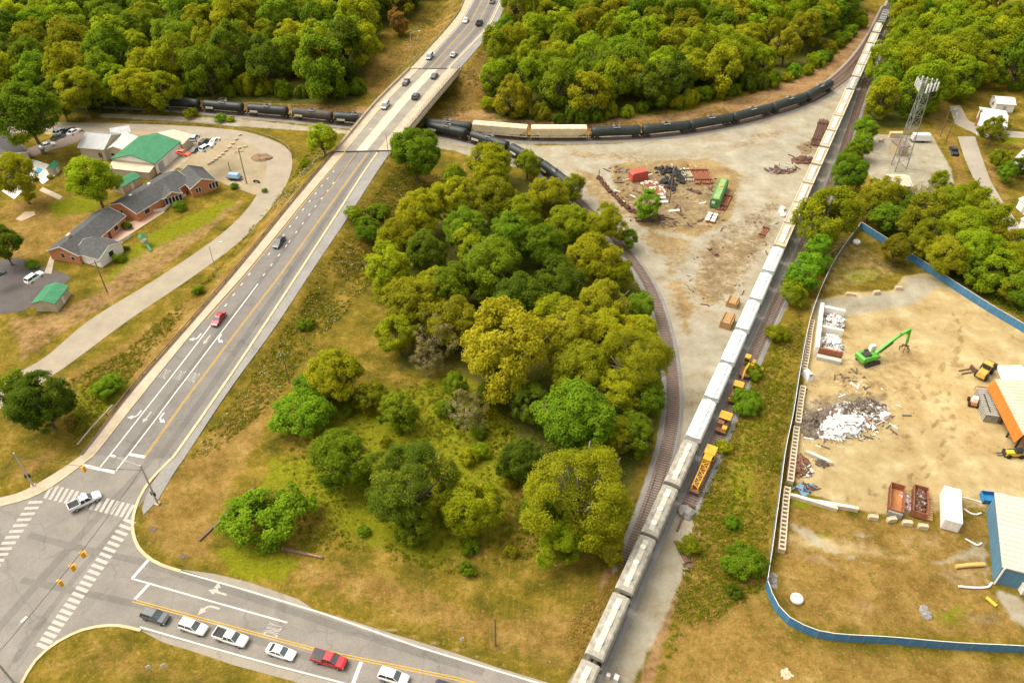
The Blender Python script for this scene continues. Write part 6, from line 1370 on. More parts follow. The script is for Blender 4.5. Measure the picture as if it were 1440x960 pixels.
# tyre heap
t = thing('tyre_heap', 'black heap of old tyres beside the utility pole in the yard', 'tyre heap', P(944, 250)); TY = MB()
prof = [(.32 + .16 * math.cos(w), .16 * math.sin(w)) for w in [2 * math.pi * k / 8 for k in range(9)]]
TY.lathe([(r_, z) for r_, z in prof], 14); tym = TY.mesh('tyre', True)
for k in range(85):
    w = rnd.uniform(0, 6.28); r = rnd.uniform(0, 1) ** .6; cx_, cy_, rx_, ry_ = ((0, 4, 4.5, 3.0), (2.6, 0, 2.6, 4.6), (-1.2, -3.8, 2.4, 4.4))[k % 3]; o = inst('tyre', tym, mat('tyre_old', (.05, .048, .045), (.03, .03, .03)), t, (cx_ + rx_ * r * math.cos(w), cy_ + ry_ * r * math.sin(w), .2 + 1.1 * (1 - r) * rnd.random()), 0, rnd.uniform(1.1, 1.7)); o.rotation_euler = (rnd.uniform(-.7, .7), rnd.uniform(-.7, .7), 0)
# bundles of rusty beams and rails
def beams(pix_a, pix_b, n, wide, lb, m=M_RUST, h=2, name='beam_stack', s=.3):
    a, L = px_dir(pix_a, pix_b); c = (P(*pix_a) + P(*pix_b)) / 2; t = thing(name, lb, 'metal stack', c, a); q = MB()
    for i in range(n):
        for k in range(h): q.box((rnd.uniform(-.3, .3), (i - (n - 1) / 2) * wide / n + rnd.uniform(-.05, .05), k * (s + .02)), (L * rnd.uniform(.85, 1), s, s), rnd.uniform(-.03, .03))
    q.build('beams', m, t); MB().box((-L * .3, 0, 0), (.2, wide, h * s + .35)).box((L * .3, 0, 0), (.2, wide, h * s + .35)).build('spacers', M_RUSTD, t)
beams((982, 238), (990, 260), 10, 5.4, 'wide stack of rusty red beams right of the tyre heap'); beams((962, 239), (970, 256), 5, 3.0, 'stack of pale and rusty rails between tyre heap and red beams', M_HOP_T); beams((967, 266), (987, 274), 3, 1.3, 'few dark rails lying in the dry weeds', M_RUSTD, 1)
beams((1013, 297), (1026, 274), 5, 2.2, 'rusty beams lying along the green wagon', M_RUST); beams((1146, 207), (1159, 169), 6, 3.6, 'long rusty rail heap beside the tan hoppers', M_RUSTD); beams((1069, 335), (1079, 319), 3, 1.9, 'pair of red rails on the cinder ground', M_RUST, 1)
beams((893, 310), (935, 307), 4, 2.4, 'dark sleepers under the lone green tree', M_TIE, 2); beams((880, 293), (930, 316), 3, 1.8, 'dark bent sleepers at the lower edge of the scrap corner', M_TIE, 1); beams((868, 241), (884, 242), 2, 1.0, 'pale girder beside the red container', M_HOP_GR, 1)
beams((996, 350), (1010, 362), 2, 1, 'short grey planks on the cinder ground', M_TIE, 1)
beams((952, 760), (972, 800), 3, 1.2, 'dark broken sleepers beside the end of the siding', M_TIE, 1)
# green wagon with panel rack
a, L = px_dir((1003, 296), (1017, 262)); c = (P(1003, 296) + P(1017, 262)) / 2; t = thing('green_wagon', 'old green wagon body standing among rusty beams in the yard', 'wagon', c, a); L = 13.0
MB().prism([(-1.45, .3), (1.45, .3), (1.45, 2.7), (1.0, 3.15), (-1.0, 3.15), (-1.45, 2.7)], -L / 2, L / 2, Matrix.Rotation(R(-90), 4, 'Z')).build('body', mat('wagon_green', (.09, .25, .07), (.06, .16, .05), scale=.6, rough=.7), t)
MB().box((0, 0, 3.16), (L * .96, 1.7, .06)).build('roof_panel', mat('wagon_roof', (.28, .40, .14), (.16, .28, .09), scale=.8), t); MB().box((-L / 2 - .03, .5, 1.6), (.06, .9, .8)).build('end_window', M_TRIM, t); MB().box((1.5, 0, 3.22), (1.2, .8, .2)).build('roof_vent', M_MOWY, t)
a, L = px_dir((996, 312), (1002, 300)); t = thing('panel_rack', 'rack of white panels on rusty frames below the green wagon', 'rack', P(1000, 308), a); q = MB()
for i in range(3):
    for j in range(2): q.box((i * 1.7 - 1.7, j * 1.6 - .8, .7), (1.3, 1.2, .1))
q.build('panels', M_TRIM, t); MB().box((0, -.8, .4), (5.2, .2, .25)).box((0, .8, .4), (5.2, .2, .25)).box((-2, 0, 0), (.3, 2, .5)).box((2, 0, 0), (.3, 2, .5)).build('frame', M_RUST, t)
for x, y in ((926, 275), (929, 279), (932, 285)): p = P(x, y); tag(MB().box((p.x, p.y, 0), (2.9, 1.0, .4), R(8)).build('concrete_slab', M_HATCH), 'white concrete slab, %s of three by the yard pole' % {926: 'top', 929: 'middle', 932: 'bottom'}[x], 'slab')
p = P(948, 297); tag(MB().box((p.x, p.y, 0), (3.2, .8, .3), R(12)).build('concrete_slab', M_HATCH), 'single pale slab lying in the weeds below the yard pole', 'slab')
# dark wall of old wheels and stones along the yard edge
t = thing('scrap_wall', 'long low dark wall of stacked scrap along the yard edge', 'wall'); q = MB(); pts = resample(GP([(842, 251), (856, 268), (872, 285), (885, 296), (905, 304)]), step=.8)
for i, p in enumerate(pts):
    for k in range(3): q.blob((p.x + rnd.uniform(-.5, .5), p.y + rnd.uniform(-.5, .5), .3 + .35 * k * rnd.random()), (.5, .45, .4), i * 7 + k, 6, .3)
q.build('scrap', M_RUSTD, t); MB().tube((pts[0].x, pts[0].y, 0), (pts[0].x, pts[0].y, 3), .12).build('end_post', M_RUSTD, t)
def heap(x, y, rx, ry, h, lb, m, seed, n=60, sz=.5, name='scrap_heap', m2=None):
    p = P(x, y); t = thing(name, lb, 'heap', p); q = MB(); r2 = random.Random(seed); q2 = MB()
    q.blob((0, 0, -h * .2), (rx, ry, h), seed, 14, .12)
    for k in range(n):
        r = math.sqrt(r2.random()); w = r2.uniform(0, 6.28); z = h * .8 * max(.05, 1 - r * r) ; s = sz * r2.uniform(.5, 1.6)
        M = Matrix.Translation((rx * r * math.cos(w), ry * r * math.sin(w), z)) @ Matrix.Rotation(r2.uniform(0, 6.28), 4, 'Z') @ Matrix.Rotation(r2.uniform(-.8, .8), 4, 'X'); (q2 if m2 and k % 2 else q).box(None, (s * 1.6, s * .8, s * .4), M=M)
    o = q.build('rubble', m, t, False)
    if m2: q2.build('pale_rubble', m2, t)
heap(1131, 226, 4.2, 2.4, 1.1, 'dark brown heap of spikes beside the tan hoppers', M_RUSTD, 5); heap(1098, 240, 5, 2.2, .6, 'heap of grey bent rails on the gravel yard', M_RUSTD, 6, 40, .6, m2=M_HOP_GR); heap(914, 258, 3, 1.6, .5, 'small brick rubble heap near the red container', M_RUST, 7, 50, .35, m2=M_HATCH)
heap(925, 268, 3, 2.4, .5, 'brick and stone rubble above the white slabs', M_RUST, 8, 60, .35, m2=M_HATCH)
PIPE = MB().lathe([(.8, 0), (.8, .8), (.55, .8), (.55, .02)], 18).mesh('pipe_ring', True)
for x, y in ((1100, 295), (1098, 300), (1101, 304)): p = P(x, y); o = inst('pipe_ring', PIPE, M_HATCH, None, p); tag(o, 'white concrete pipe ring beside the tan hoppers, %s of the cluster' % {1100: 'top', 1098: 'middle', 1101: 'bottom'}[x], 'pipe ring')
def litter(name, pix, n, sz, m, seed):
    poly = GP(pix); r2 = random.Random(seed); xs = [p.x for p in poly]; ys = [p.y for p in poly]; q = MB(); k = 0
    while k < n:
        p = Vector((r2.uniform(min(xs), max(xs)), r2.uniform(min(ys), max(ys)), 0))
        if inside(p, poly) and math.sin(p.x * .5 + seed) + math.sin(p.y * .4) + r2.uniform(-1.5, 1.5) > .2:
            s = sz * r2.choice((.4, .6, .6, 1, 1.8)); q.box(None, (s * r2.choice((1, 1, 3.5)), s * .5, s * .35), M=Matrix.Translation((p.x, p.y, 0)) @ Matrix.Rotation(r2.uniform(0, 6.28), 4, 'Z') @ Matrix.Rotation(r2.uniform(-.3, .3), 4, 'X')); k += 1
    tag(q.build(name, m), kind='stuff')
SCR = [(850, 235), (900, 228), (960, 228), (1010, 245), (1035, 270), (1025, 305), (985, 330), (930, 322), (890, 315), (860, 275)]
CIN = [(990, 330), (1040, 310), (1095, 285), (1100, 320), (1060, 400), (1020, 440), (975, 440), (960, 400)]
litter('rusty_litter', SCR, 260, .42, M_RUSTD, 3); litter('rusty_litter', CIN, 120, .3, M_RUSTD, 4); litter('pale_litter', SCR, 70, .35, M_HATCH, 5); litter('pale_litter', CIN, 60, .28, M_BLOCK_, 6)
litter('rusty_litter', [(1120, 215), (1145, 195), (1160, 170), (1172, 175), (1150, 215), (1125, 235), (1090, 250), (1075, 235)], 80, .4, M_RUSTD, 7)
litter('dark_litter', [(1120, 545), (1200, 520), (1260, 545), (1290, 580), (1250, 620), (1170, 640), (1115, 610)], 260, .3, M_SCG_, 8); litter('pale_litter', [(1120, 545), (1200, 530), (1260, 550), (1270, 600), (1200, 640), (1130, 630)], 90, .3, M_HATCH, 9)
# yellow track machines on the siding
ps = Path(SIDING)
def mow(px, py, lb):
    i = ps.at_px(px, py, 1.5); c, an, _ = ps.place(max(0, i - 2), min(len(ps.p) - 1, i + 2)); t = thing('track_machine', lb, 'track machine', (c.x, c.y, RTOP), an); w = MB()
    return t
def wheels(t, xs, r=.4):
    for x in xs:
        w = MB()
        for s in (-.75, .75): w.tube((x, s - .06, r), (x, s + .06, r), r, n=12)
        w.tube((x, -.75, r), (x, .75, r), .07).build('wheelset', M_STEELD, t)
t = mow(988, 663, 'large yellow track crane with a lattice boom laid along the siding'); wheels(t, (-4.6, -1.5, 1.6, 4.6)); MB().box((0, 0, .7), (11.6, 1.9, .35)).build('deck', M_MOWD, t)
MB().box((4.4, 0, 1.05), (2.6, 2.3, 1.8), top=.93).build('cab', M_MOWY, t); MB().box((3.0, 0, 1.8), (.1, 2.2, .8)).build('cab_window', M_GLASS, t); MB().box((2.4, 0, 1.05), (1.6, 1.6, 1.6)).build('engine_housing', M_MOWY, t); bm = MB()
for s in (-1, 1):
    for z in (1.2, 2.1): bm.beam((1.8, s * .7, z), (-5.4, s * .55, z), .16, .16)
for k in range(8):
    x0, x1 = 1.6 - k * .9, .7 - k * .9; s = 1 if k % 2 else -1; bm.beam((x0, s * .65, 2.15), (x1, -s * .65, 2.15), .12, .12); bm.beam((x0, -.65, 2.1), (x0, .65, 2.1), .1, .1); [bm.beam((x0, e * .65, 1.2), (x0, e * .65, 2.1), .1, .1) for e in (-1, 1)]
bm.build('lattice_boom', M_MOWY, t); MB().box((-4.2, 0, 1.05), (1.4, 1.2, .8)).build('winch', M_MOWD, t)
t = mow(1015, 594, 'compact yellow track machine with a flat yellow roof'); wheels(t, (-1.3, 1.4)); MB().box((0, 0, .7), (4.6, 2.2, .3)).build('deck', M_MOWD, t); MB().box((1.3, 0, 2.3), (2.3, 2.4, .14)).box((-1.6, -.6, 1.0), (1.1, .9, .9)).build('roof', M_MOWY, t); q = MB()
for x in (.3, 2.3):
    for s in (-1, 1): q.box((x, s * 1.05, 1.0), (.12, .12, 1.3))
q.box((-.6, .4, 1.0), (1.0, 1.2, 1.1)).box((1.3, 0, 1.0), (1.2, 1.0, .7)); q.build('engine', M_MOWD, t)
t = mow(1032, 552, 'yellow track machine half hidden by the green bush'); wheels(t, (-1.6, 1.6)); MB().box((0, 0, .7), (5.4, 2.2, .3)).build('deck', M_MOWD, t); MB().box((1.6, 0, 1.0), (1.9, 2.2, 1.6), top=.94).build('cab', M_MOWY, t); MB().box((.62, 0, 1.7), (.06, 1.8, .7)).build('cab_window', M_GLASS, t); MB().box((-1.2, 0, 1.0), (1.8, 1.5, .9)).build('engine', M_MOWD, t); MB().box((-2.4, 0, 1), (.3, 2, .5)).build('buffer', M_MOWY, t)
t = mow(1047, 518, 'yellow track machine with a jointed boom, farthest up the siding'); wheels(t, (-1.5, 1.8)); MB().box((0, 0, .7), (5.4, 2.2, .3)).build('deck', M_MOWD, t); MB().box((2.0, .55, 1.0), (1.4, 1.2, 1.9)).build('cab', M_MOWY, t); MB().box((1.28, .55, 1.8), (.06, 1.0, .8)).build('cab_window', M_GLASS, t); MB().box((1.4, -.9, 1.0), (2.2, .7, 1.1)).build('engine', M_MOWY, t); MB().beam((1.0, -.2, 1.8), (-2.6, 0, 2.6), .4).beam((-2.6, 0, 2.6), (-3.9, 0, 1.2), .3).build('boom', M_MOWY, t)
p = P(1069, 520); tag(MB().blob((p.x, p.y, .3), (.7, .5, .6), 3, 8, .3).box((p.x, p.y, 0), (.5, 1.4, .5), .4).build('machine_part', M_MOWY), 'loose yellow machine part lying in the grass by the siding', 'machine part')
p = P(965, 720); t = thing('buffer_stop', 'grey pile and rusty beam closing the end of the siding', 'buffer stop', p, angM); MB().blob((0, 0, .2), (1.8, 1.5, .9), 4, 10, .25).build('stone_pile', M_BALLAST, t); MB().box((1.2, 0, 0), (.4, 2.4, 1.0)).beam((-1, .3, .6), (-5, .2, .25), .3).build('beam', M_RUSTD, t)
# ================================================================== scrapyard
M_BLUE = mat('fence_blue', (.06, .21, .37), (.05, .145, .25), scale=.7, rough=.65, detail=9); M_FENCEIN = mat('fence_inside', (.26, .22, .17), (.18, .15, .11), scale=2, rough=.8)
def fence(pix, label, h=2.2, m=M_BLUE, sheet=2.4, back=True):
    t = thing('metal_fence', label, 'fence'); pts = resample(spline(GP(pix), 5), step=sheet)
    MB().sweep(pts, [(-.03, .05), (.03, .05), (.03, h), (-.03, h)]).build('panels', m, t); cap = MB().sweep(pts, [(-.05, h), (.05, h), (.05, h + .06), (-.05, h + .06)]).build('cap_rail', M_TRIM, t)
    pm_ = MB().box((0, 0, -.2), (.12, .12, h + .2)).mesh('post')
    for i, p in enumerate(pts[:100]):
        d = pts[min(i + 1, len(pts) - 1)] - pts[max(0, i - 1)]; inst('post', pm_, mat('fence_post', (.20, .26, .30)), t, p, math.atan2(d.y, d.x))
    r_ = MB()
    for z in (1.1,): r_.sweep(pts, [(-.06, z), (-.03, z), (-.03, z + .08), (-.06, z + .08)])
    r_.build('rails', MATS['fence_post'], t)
fence([(1076, 826), (1085, 850), (1101, 873), (1130, 890), (1167, 900), (1247, 905), (1341, 913), (1440, 918), (1560, 928)], 'blue sheet metal fence curving round the bottom of the scrapyard')
fence([(1209, 322), (1240, 342), (1262, 356), (1300, 380), (1345, 410), (1392, 440), (1446, 472), (1520, 520)], 'blue sheet metal fence along the upper side of the scrapyard')
fence([(1076, 824), (1083, 778), (1093, 706), (1102, 640), (1113, 588), (1124, 520), (1140, 446), (1170, 376), (1208, 322)], 'weathered grey-blue fence down the rail side of the scrapyard', 2.2, mat('fence_weathered', (.20, .22, .21), (.10, .17, .23), scale=.6, rough=.8))
M_BLOCK = mat('block_concrete', (.60, .50, .34), (.46, .37, .24), scale=1.2, rough=.9)
def crib(pix, lb):
    pts = resample(GP(pix), step=1.0); t = thing('block_wall', lb, 'wall'); q = MB(); d_ = MB()
    for i, p in enumerate(pts):
        d = pts[min(i + 1, len(pts) - 1)] - pts[max(0, i - 1)]; a = math.atan2(d.y, d.x)
        q.box((p.x, p.y, 0), (.38, 1.2, 1.1), a)
    for s in (-.52, .52):
        q.sweep(pts, [(s - .11, 0), (s + .11, 0), (s + .11, 1.06), (s - .11, 1.06)])
    q.build('blocks', M_BLOCK, t)
    d_.sweep(pts, [(-.4, 0), (.4, 0), (.4, .7), (-.4, .7)]); d_.build('core_fill', mat('fill_dark', (.13, .09, .06)), t)
crib([(1098, 776), (1101, 740), (1104, 705), (1106, 690)], 'ladder like concrete block wall at the lower left corner of the scrapyard'); crib([(1110, 680), (1113, 655), (1117, 622), (1119, 605)], 'ladder like concrete block wall beside the big scrap pile, lower part')
crib([(1121, 598), (1124, 572), (1128, 548)], 'ladder like concrete block wall left of the scrap pile top'); crib([(1130, 522), (1134, 500), (1138, 470), (1141, 455)], 'ladder like concrete block wall beside the white scrap bays')
for pix, lb in (([(1116, 700), (1140, 707), (1170, 716)], 'long low concrete wall below the small scrap bay'), ([(1148, 708), (1199, 717)], 'concrete block row ending in the dirt'), ([(1138, 640), (1163, 651)], 'pale concrete divider between scrap bays')):
    pts = resample(GP(pix), step=1.8); t = thing('low_wall', lb, 'wall'); q = MB()
    for i, p in enumerate(pts): d = pts[min(i + 1, len(pts) - 1)] - pts[max(0, i - 1)]; q.box((p.x, p.y, 0), (1.7, .7, .9), math.atan2(d.y, d.x) + rnd.uniform(-.05, .05))
    q.build('blocks', M_BLOCK, t); MB().sweep(pts, [(-.25, .88), (.25, .88), (.25, .95), (-.25, .95)]).build('coping', M_HATCH, t)
# bays with white scrap
c0, c1, c2 = P(1146, 500), P(1153, 438), P(1184, 507); a = math.atan2((c1 - c0).y, (c1 - c0).x); L = (c1 - c0).length; Wd = (c2 - c0).length; ctr = (c1 + c2) / 2; t = thing('scrap_bays', 'white walled double bay filled with pale sheet scrap', 'scrap bay', ctr, a)
MB().box((0, Wd / 2, 0), (L, .8, 2.6)).box((L / 2 - .4, 0, 0), (.8, Wd - .9, 2.0)).box((.6, 0, 0), (.7, Wd - .9, 1.8)).build('wall', M_HATCH, t); MB().box((-L / 2 + .3, 0, 0), (.5, Wd - .5, 2.3)).build('rusty_end_wall', M_RUST, t); MB().box((-L / 2 - .9, 0, 0), (1.2, Wd - .6, .9)).build('block_row', mat('block_bluegrey', (.48, .48, .42)), t)
def debris(t, cx, cy, rx, ry, h, n, sz, m, name, seed, lift=0):
    q = MB(); r2 = random.Random(seed)
    for k in range(n):
        r = math.sqrt(r2.random()); w = r2.uniform(0, 6.28); z = lift + h * max(.0, 1 - r ** 1.6) * r2.uniform(.6, 1.05); s = sz * r2.choice((.5, .7, 1, 1, 1.6))
        M = Matrix.Translation((cx + rx * r * math.cos(w), cy + ry * r * math.sin(w), z)) @ Matrix.Rotation(r2.uniform(0, 6.28), 4, 'Z') @ Matrix.Rotation(r2.uniform(-.9, .9), 4, 'X') @ Matrix.Rotation(r2.uniform(-.6, .6), 4, 'Y'); kk = r2.random()
        if kk < .5: q.box(None, (s * 1.5, s, .06 + .1 * r2.random()), M=M)
        elif kk < .8: q.box(None, (s * 2.4, s * .14, s * .14), M=M)
        else: q.box(None, (s * .8, s * .7, s * .6), top=.7, M=M)
    return q.build(name, m, t)
M_SCW = mat('scrap_white', (.80, .79, .75), (.62, .60, .56), scale=2, rough=.6); M_SCG = mat('scrap_grey', (.20, .15, .105), (.06, .045, .035), scale=2, rough=.8); M_SCM = mat('scrap_mixed', (.52, .46, .38), (.12, .09, .07), scale=1.6, rough=.7, contrast=(.44, .56))
for cx, sd_ in ((-L / 4 + .2, 1), (L / 4 + .2, 2)):
    debris(t, cx, -.3, L * .22, Wd * .42, 1.3, 170, .55, M_SCW, 'white_scrap', sd_, .3); debris(t, cx, -.3, L * .21, Wd * .4, 1.0, 130, .5, M_SCM, 'grey_scrap', sd_ + 9, .2)
    MB().blob((cx, 0, 0), (L * .23, Wd * .42, 1.1), sd_, 12, .1).build('scrap_bed', M_SCG, t)
# the big scrap pile
p = P(1186, 590); t = thing('scrap_pile', 'big sprawling pile of white and dark metal scrap on the dirt', 'scrap pile', p); pa, pL = px_dir((1122, 604), (1252, 568)); t.rotation_euler = (0, 0, pa)
q = MB(); q.blob((-3, 0, -.3), (7.5, 3.6, 1.6), 3, 16, .2).blob((4.5, .5, -.3), (6, 2.8, 1.2), 5, 16, .2).blob((-6.5, 1.0, -.3), (4, 2.6, 1.9), 8, 14, .2); q.build('pile_core', M_SCG, t)
debris(t, -2.2, -1.4, 6.0, 3.2, 1.7, 420, .95, M_SCW, 'white_scrap', 21); debris(t, 1, -.5, 9.5, 4.4, .9, 150, .6, M_SCW, 'white_scrap', 26); debris(t, 1.5, .6, 9, 3.6, 1.3, 330, .55, M_SCM, 'mixed_scrap', 22); debris(t, 4, .9, 7, 3.2, 1.1, 300, .55, M_SCG, 'dark_scrap', 23); debris(t, -6.3, .9, 3.6, 2.6, 1.9, 200, .6, M_SCG, 'dark_scrap', 24); debris(t, 2, 0, 8, 3.4, 1.0, 40, .55, M_RUST, 'rusty_scrap', 25)
p = P(1135, 530); t = thing('white_appliance', 'lone rounded white appliance shell beside the fence', 'scrap', p, .3); MB().box((0, 0, 0), (1.6, 2.8, 1.4), top=.75).build('shell', M_SCW, t); MB().box((0, -1.0, 1.38), (.9, .5, .1)).build('opening', M_SCG, t)
p = P(1242, 587); tag(MB().box((p.x, p.y, 0), (1.7, 1.4, 1.2), .4, top=.85).build('white_box', M_SCW), 'single white box beside the right end of the scrap pile', 'scrap')
p = P(1124, 655); t = thing('scrap_heap', 'brown wire scrap heap in the bay below the big pile', 'heap', p); MB().blob((0, 0, -.2), (2.4, 3.0, 1.1), 5, 12, .2).build('heap_core', M_RUSTD, t); debris(t, 0, 0, 2.4, 3.2, 1.1, 160, .45, M_MOWD, 'wire_scrap', 31); debris(t, .5, -1, 2, 2, .9, 30, .4, M_SCW, 'pale_scrap', 32)
p = P(1156, 650); t = thing('scrap_heap', 'tiny grey scrap heap at the end of the pale divider', 'heap', p); debris(t, 0, 0, 1.4, 1.2, .7, 70, .4, M_SCG, 'dark_scrap', 33); debris(t, 0, 0, 1.2, 1, .7, 30, .35, M_SCM, 'grey_scrap', 34)
p = P(1131, 686); t = thing('blue_parts', 'blue and brown sheet metal leaning on the low concrete wall', 'scrap', p, .2); debris(t, 0, 0, 2.2, 1.0, .3, 16, .9, mat('sheet_blue', (.16, .30, .42)), 'blue_sheet', 35); debris(t, .6, -.4, 2, .8, .3, 16, .8, M_RUSTD, 'brown_sheet', 36)
# green material handler
M_HG = mat('handler_green', (.11, .43, .035), (.07, .30, .03), scale=1, rough=.4)
p = P(1220, 508); a, _ = px_dir((1220, 508), (1279, 490)); t = thing('material_handler', 'bright green material handler with raised boom and grapple', 'excavator', p, a)
u = MB()
for s in (-1, 1): u.box((0, s * 1.5, 0), (4.2, .6, .9), top=.85)
u.box((0, 0, .5), (1.6, 2.6, .5)).tube((0, 0, .9), (0, 0, 1.4), .9, n=16); u.build('undercarriage', M_STEELD, t)
MB().prism([(-3.0, 1.4), (1.9, 1.4), (1.9, 2.0), (1.2, 2.3), (-2.6, 2.7), (-3.0, 2.4)], -1.4, 1.4).build('body', M_HG, t); MB().box((-1.4, -.2, 2.5), (1.8, 1.4, .5)).box((-.6, .9, 2.4), (.9, .5, .6)).build('engine_deck', M_STEELD, t)
MB().box((1.1, 1.0, 2.1), (1.4, 1.0, 1.6), top=.85).build('cab', M_TRIM, t); MB().box((1.84, 1.0, 2.3), (.06, .8, 1.2)).build('cab_window', M_GLASS, t)
q = MB().beam((1.2, -.3, 2.2), (5.6, -.3, 5.4), .55, .75).beam((5.6, -.3, 5.4), (9.2, -.3, 6.9), .45, .6); q.build('boom', M_HG, t); MB().beam((9.2, -.3, 6.9), (9.9, -.3, 2.6), .38, .5).build('stick', M_HG, t); MB().tube((2.0, -.75, 2.6), (5.0, -.75, 4.6), .12).tube((2.0, .15, 2.6), (5.0, .15, 4.6), .12).tube((6.6, -.3, 6.4), (9.4, -.3, 5.6), .1).build('hydraulic_rams', M_STEELD, t)
q = MB().tube((9.9, -.3, 2.7), (9.9, -.3, 1.9), .22)
for k in range(5):
    w = 2 * math.pi * k / 5; q.beam((9.9, -.3, 1.9), (9.9 + 1.15 * math.cos(w), -.3 + 1.15 * math.sin(w), 1.3), .18, .22); q.beam((9.9 + 1.15 * math.cos(w), -.3 + 1.15 * math.sin(w), 1.3), (9.9 + .95 * math.cos(w), -.3 + .95 * math.sin(w), .35), .15, .18)
q.build('grapple', M_RUSTD, t)
# wheel loader
M_LY = mat('loader_yellow', (.70, .42, .08), (.52, .30, .06), scale=1.2, rough=.5)
a, _ = px_dir((1376, 533), (1390, 517)); t = thing('wheel_loader', 'yellow wheel loader parked by the orange fronted shed', 'loader', P(1383, 526), a)
MB().box((-1.6, 0, .9), (2.8, 1.9, 1.1), top=.85).box((1.2, 0, .8), (1.8, 1.4, .9)).build('body', M_LY, t); MB().box((-.1, 0, 1.9), (1.4, 1.4, 1.4), top=.85).build('cab', M_GLASS, t); MB().box((-.1, 0, 3.3), (1.6, 1.6, .15)).build('cab_roof', M_LY, t); MB().beam((1.2, .6, 1.6), (3.2, .6, .7), .25).beam((1.2, -.6, 1.6), (3.2, -.6, .7), .25).build('lift_arms', M_LY, t); MB().box((3.6, 0, .2), (.9, 2.7, 1.1), top=.8).build('bucket', M_STEELD, t)
for x in (-1.7, 1.5): [MB().tube((x, s * .8, .75), (x, s * 1.35, .75), .75, n=16).build('wheel', M_TYRE, t) for s in (-1, 1)]
t = thing('lifting_fork', 'dark loader fork attachment lying in front of the yellow loader', 'attachment', P(1362, 522), a + 2.6); MB().box((-1, 0, .1), (.4, 1.8, .9)).build('carriage', M_RUSTD, t); MB().box((.7, -.5, .1), (3.0, .2, .15)).box((.7, .5, .1), (3.0, .2, .15)).build('forks', M_RUSTD, t)
# crates of sheet, buggy and pallet by the shed
a, L = px_dir((1390, 596), (1376, 556)); t = thing('ribbed_container', 'grey ribbed open container with stacked frames beside the orange shed', 'container', P(1384, 575), a); MB().box((0, 0, .1), (8.0, 2.5, 1.9)).build('body', mat('container_grey', (.30, .29, .24), (.18, .17, .14), scale=1), t); q = MB()
for k in range(13): q.box((-3.9 + k * .65, 0, 1.95), (.16, 2.6, .22)); q.box((-3.9 + k * .65, 1.27, .1), (.16, .12, 1.9)); q.box((-3.9 + k * .65, -1.27, .1), (.16, .12, 1.9))
q.build('ribs', mat('container_ribs', (.50, .48, .40)), t); MB().box((-.5, .3, 2.15), (5.5, .2, .12)).build('top_rail', M_STEELD, t)
t = thing('orange_buggy', 'small orange tractor beside the ribbed container', 'tractor', P(1367, 568), R(70)); MB().box((0, 0, .6), (2.4, 1.2, .7), top=.85).build('body', mat('tractor_orange', (.55, .20, .07)), t); MB().box((-.3, 0, 1.3), (1.1, 1.1, 1.0), top=.85).build('cab', M_HATCH, t)
for x in (-.8, .9): [MB().tube((x, s * .6, .5), (x, s * .95, .5), .5, n=14).build('wheel', M_TYRE, t) for s in (-1, 1)]
t = thing('pallet_stack', 'tan pallets behind the ribbed container', 'pallets', P(1382, 553), a); q = MB(); [q.box((0, 0, k * .16), (2.4, 3.0, .12)) for k in range(6)]; q.build('boards', M_TIMB, t); q = MB(); [q.box((x, 0, k * .16 + .11), (.3, 2.6, .06)) for k in range(6) for x in (-1, 0, 1)]; q.build('bearers', M_TIE, t)
t = thing('forklift', 'yellow telescopic forklift below the orange fronted shed', 'forklift', P(1424, 640), R(178)); MB().box((0, 0, .6), (3.8, 1.6, .8), top=.9).build('body', mat('forklift_yellow', (.72, .48, .03)), t); MB().box((-.4, .4, 1.4), (1.4, .9, 1.0), top=.85).build('cab', M_GLASS, t); MB().beam((-1.6, -.4, 1.5), (2.2, -.4, 1.2), .3).build('mast', M_STEELD, t); MB().box((2.6, -.4, .2), (1.3, .15, .1)).box((2.6, .3, .2), (1.3, .15, .1)).box((1.95, 0, .2), (.12, 1.4, 1.0)).build('forks', M_STEELD, t); MB().beam((-1.2, -.6, 1.4), (-1.6, -.6, 3.0), .18).build('lift_post', M_RUST, t)
for x in (-1.2, 1.2): [MB().tube((x, s * .65, .5), (x, s * 1.0, .5), .5, n=14).build('wheel', M_TYRE, t) for s in (-1, 1)]
# orange fronted shed and blue building, both cut by the right edge
def hall(name, lb, corners, z, wall, roof, pitch=.6, east=18):
    """corners: the two west roof corners surveyed at height z (north, south)"""
    n_, s_ = P(*corners[0], z), P(*corners[1], z); u = (n_ - s_); u.z = 0; L = u.length; u.normalize(); v = Vector((u.y, -u.x, 0)); c = (n_ + s_) / 2 + v * east / 2; a = math.atan2(u.y, u.x); t = thing(name, lb, 'building', (c.x, c.y, 0), a)
    return t, L, east
t, L, E_ = hall('open_shed', 'open shed with pale roof and bright orange fascia at the right edge', ((1399, 533), (1439, 611)), 5.2, None, None, east=20); M_OR = mat('fascia_orange', (.62, .17, .02), (.54, .14, .02), scale=.4, rough=.6)
MB().box((0, 0, 5.1), (L, E_, .25)).build('roof', M_CREAMR, t); q = MB().prism([(E_ / 2 - .05, 5.1), (E_ / 2 + .75, 2.9), (E_ / 2 + .75, 2.75), (E_ / 2 - .05, 4.9)], -L / 2, L / 2, Matrix.Rotation(R(90), 4, 'Z')); [q.beam((-L / 2 + .6 + k * 1.2, E_ / 2 - .04, 5.1), (-L / 2 + .6 + k * 1.2, E_ / 2 + .76, 2.9), .05, .04) for k in range(int(L / 1.2))]; q.build('fascia', M_OR, t); q = MB(); [q.box((-L / 2 + .8 + k * 1.0, 0, 5.35), (.06, E_, .05)) for k in range(int(L))]; q.build('roof_seams', mat('seam_tan', (.48, .40, .29)), t); q = MB()
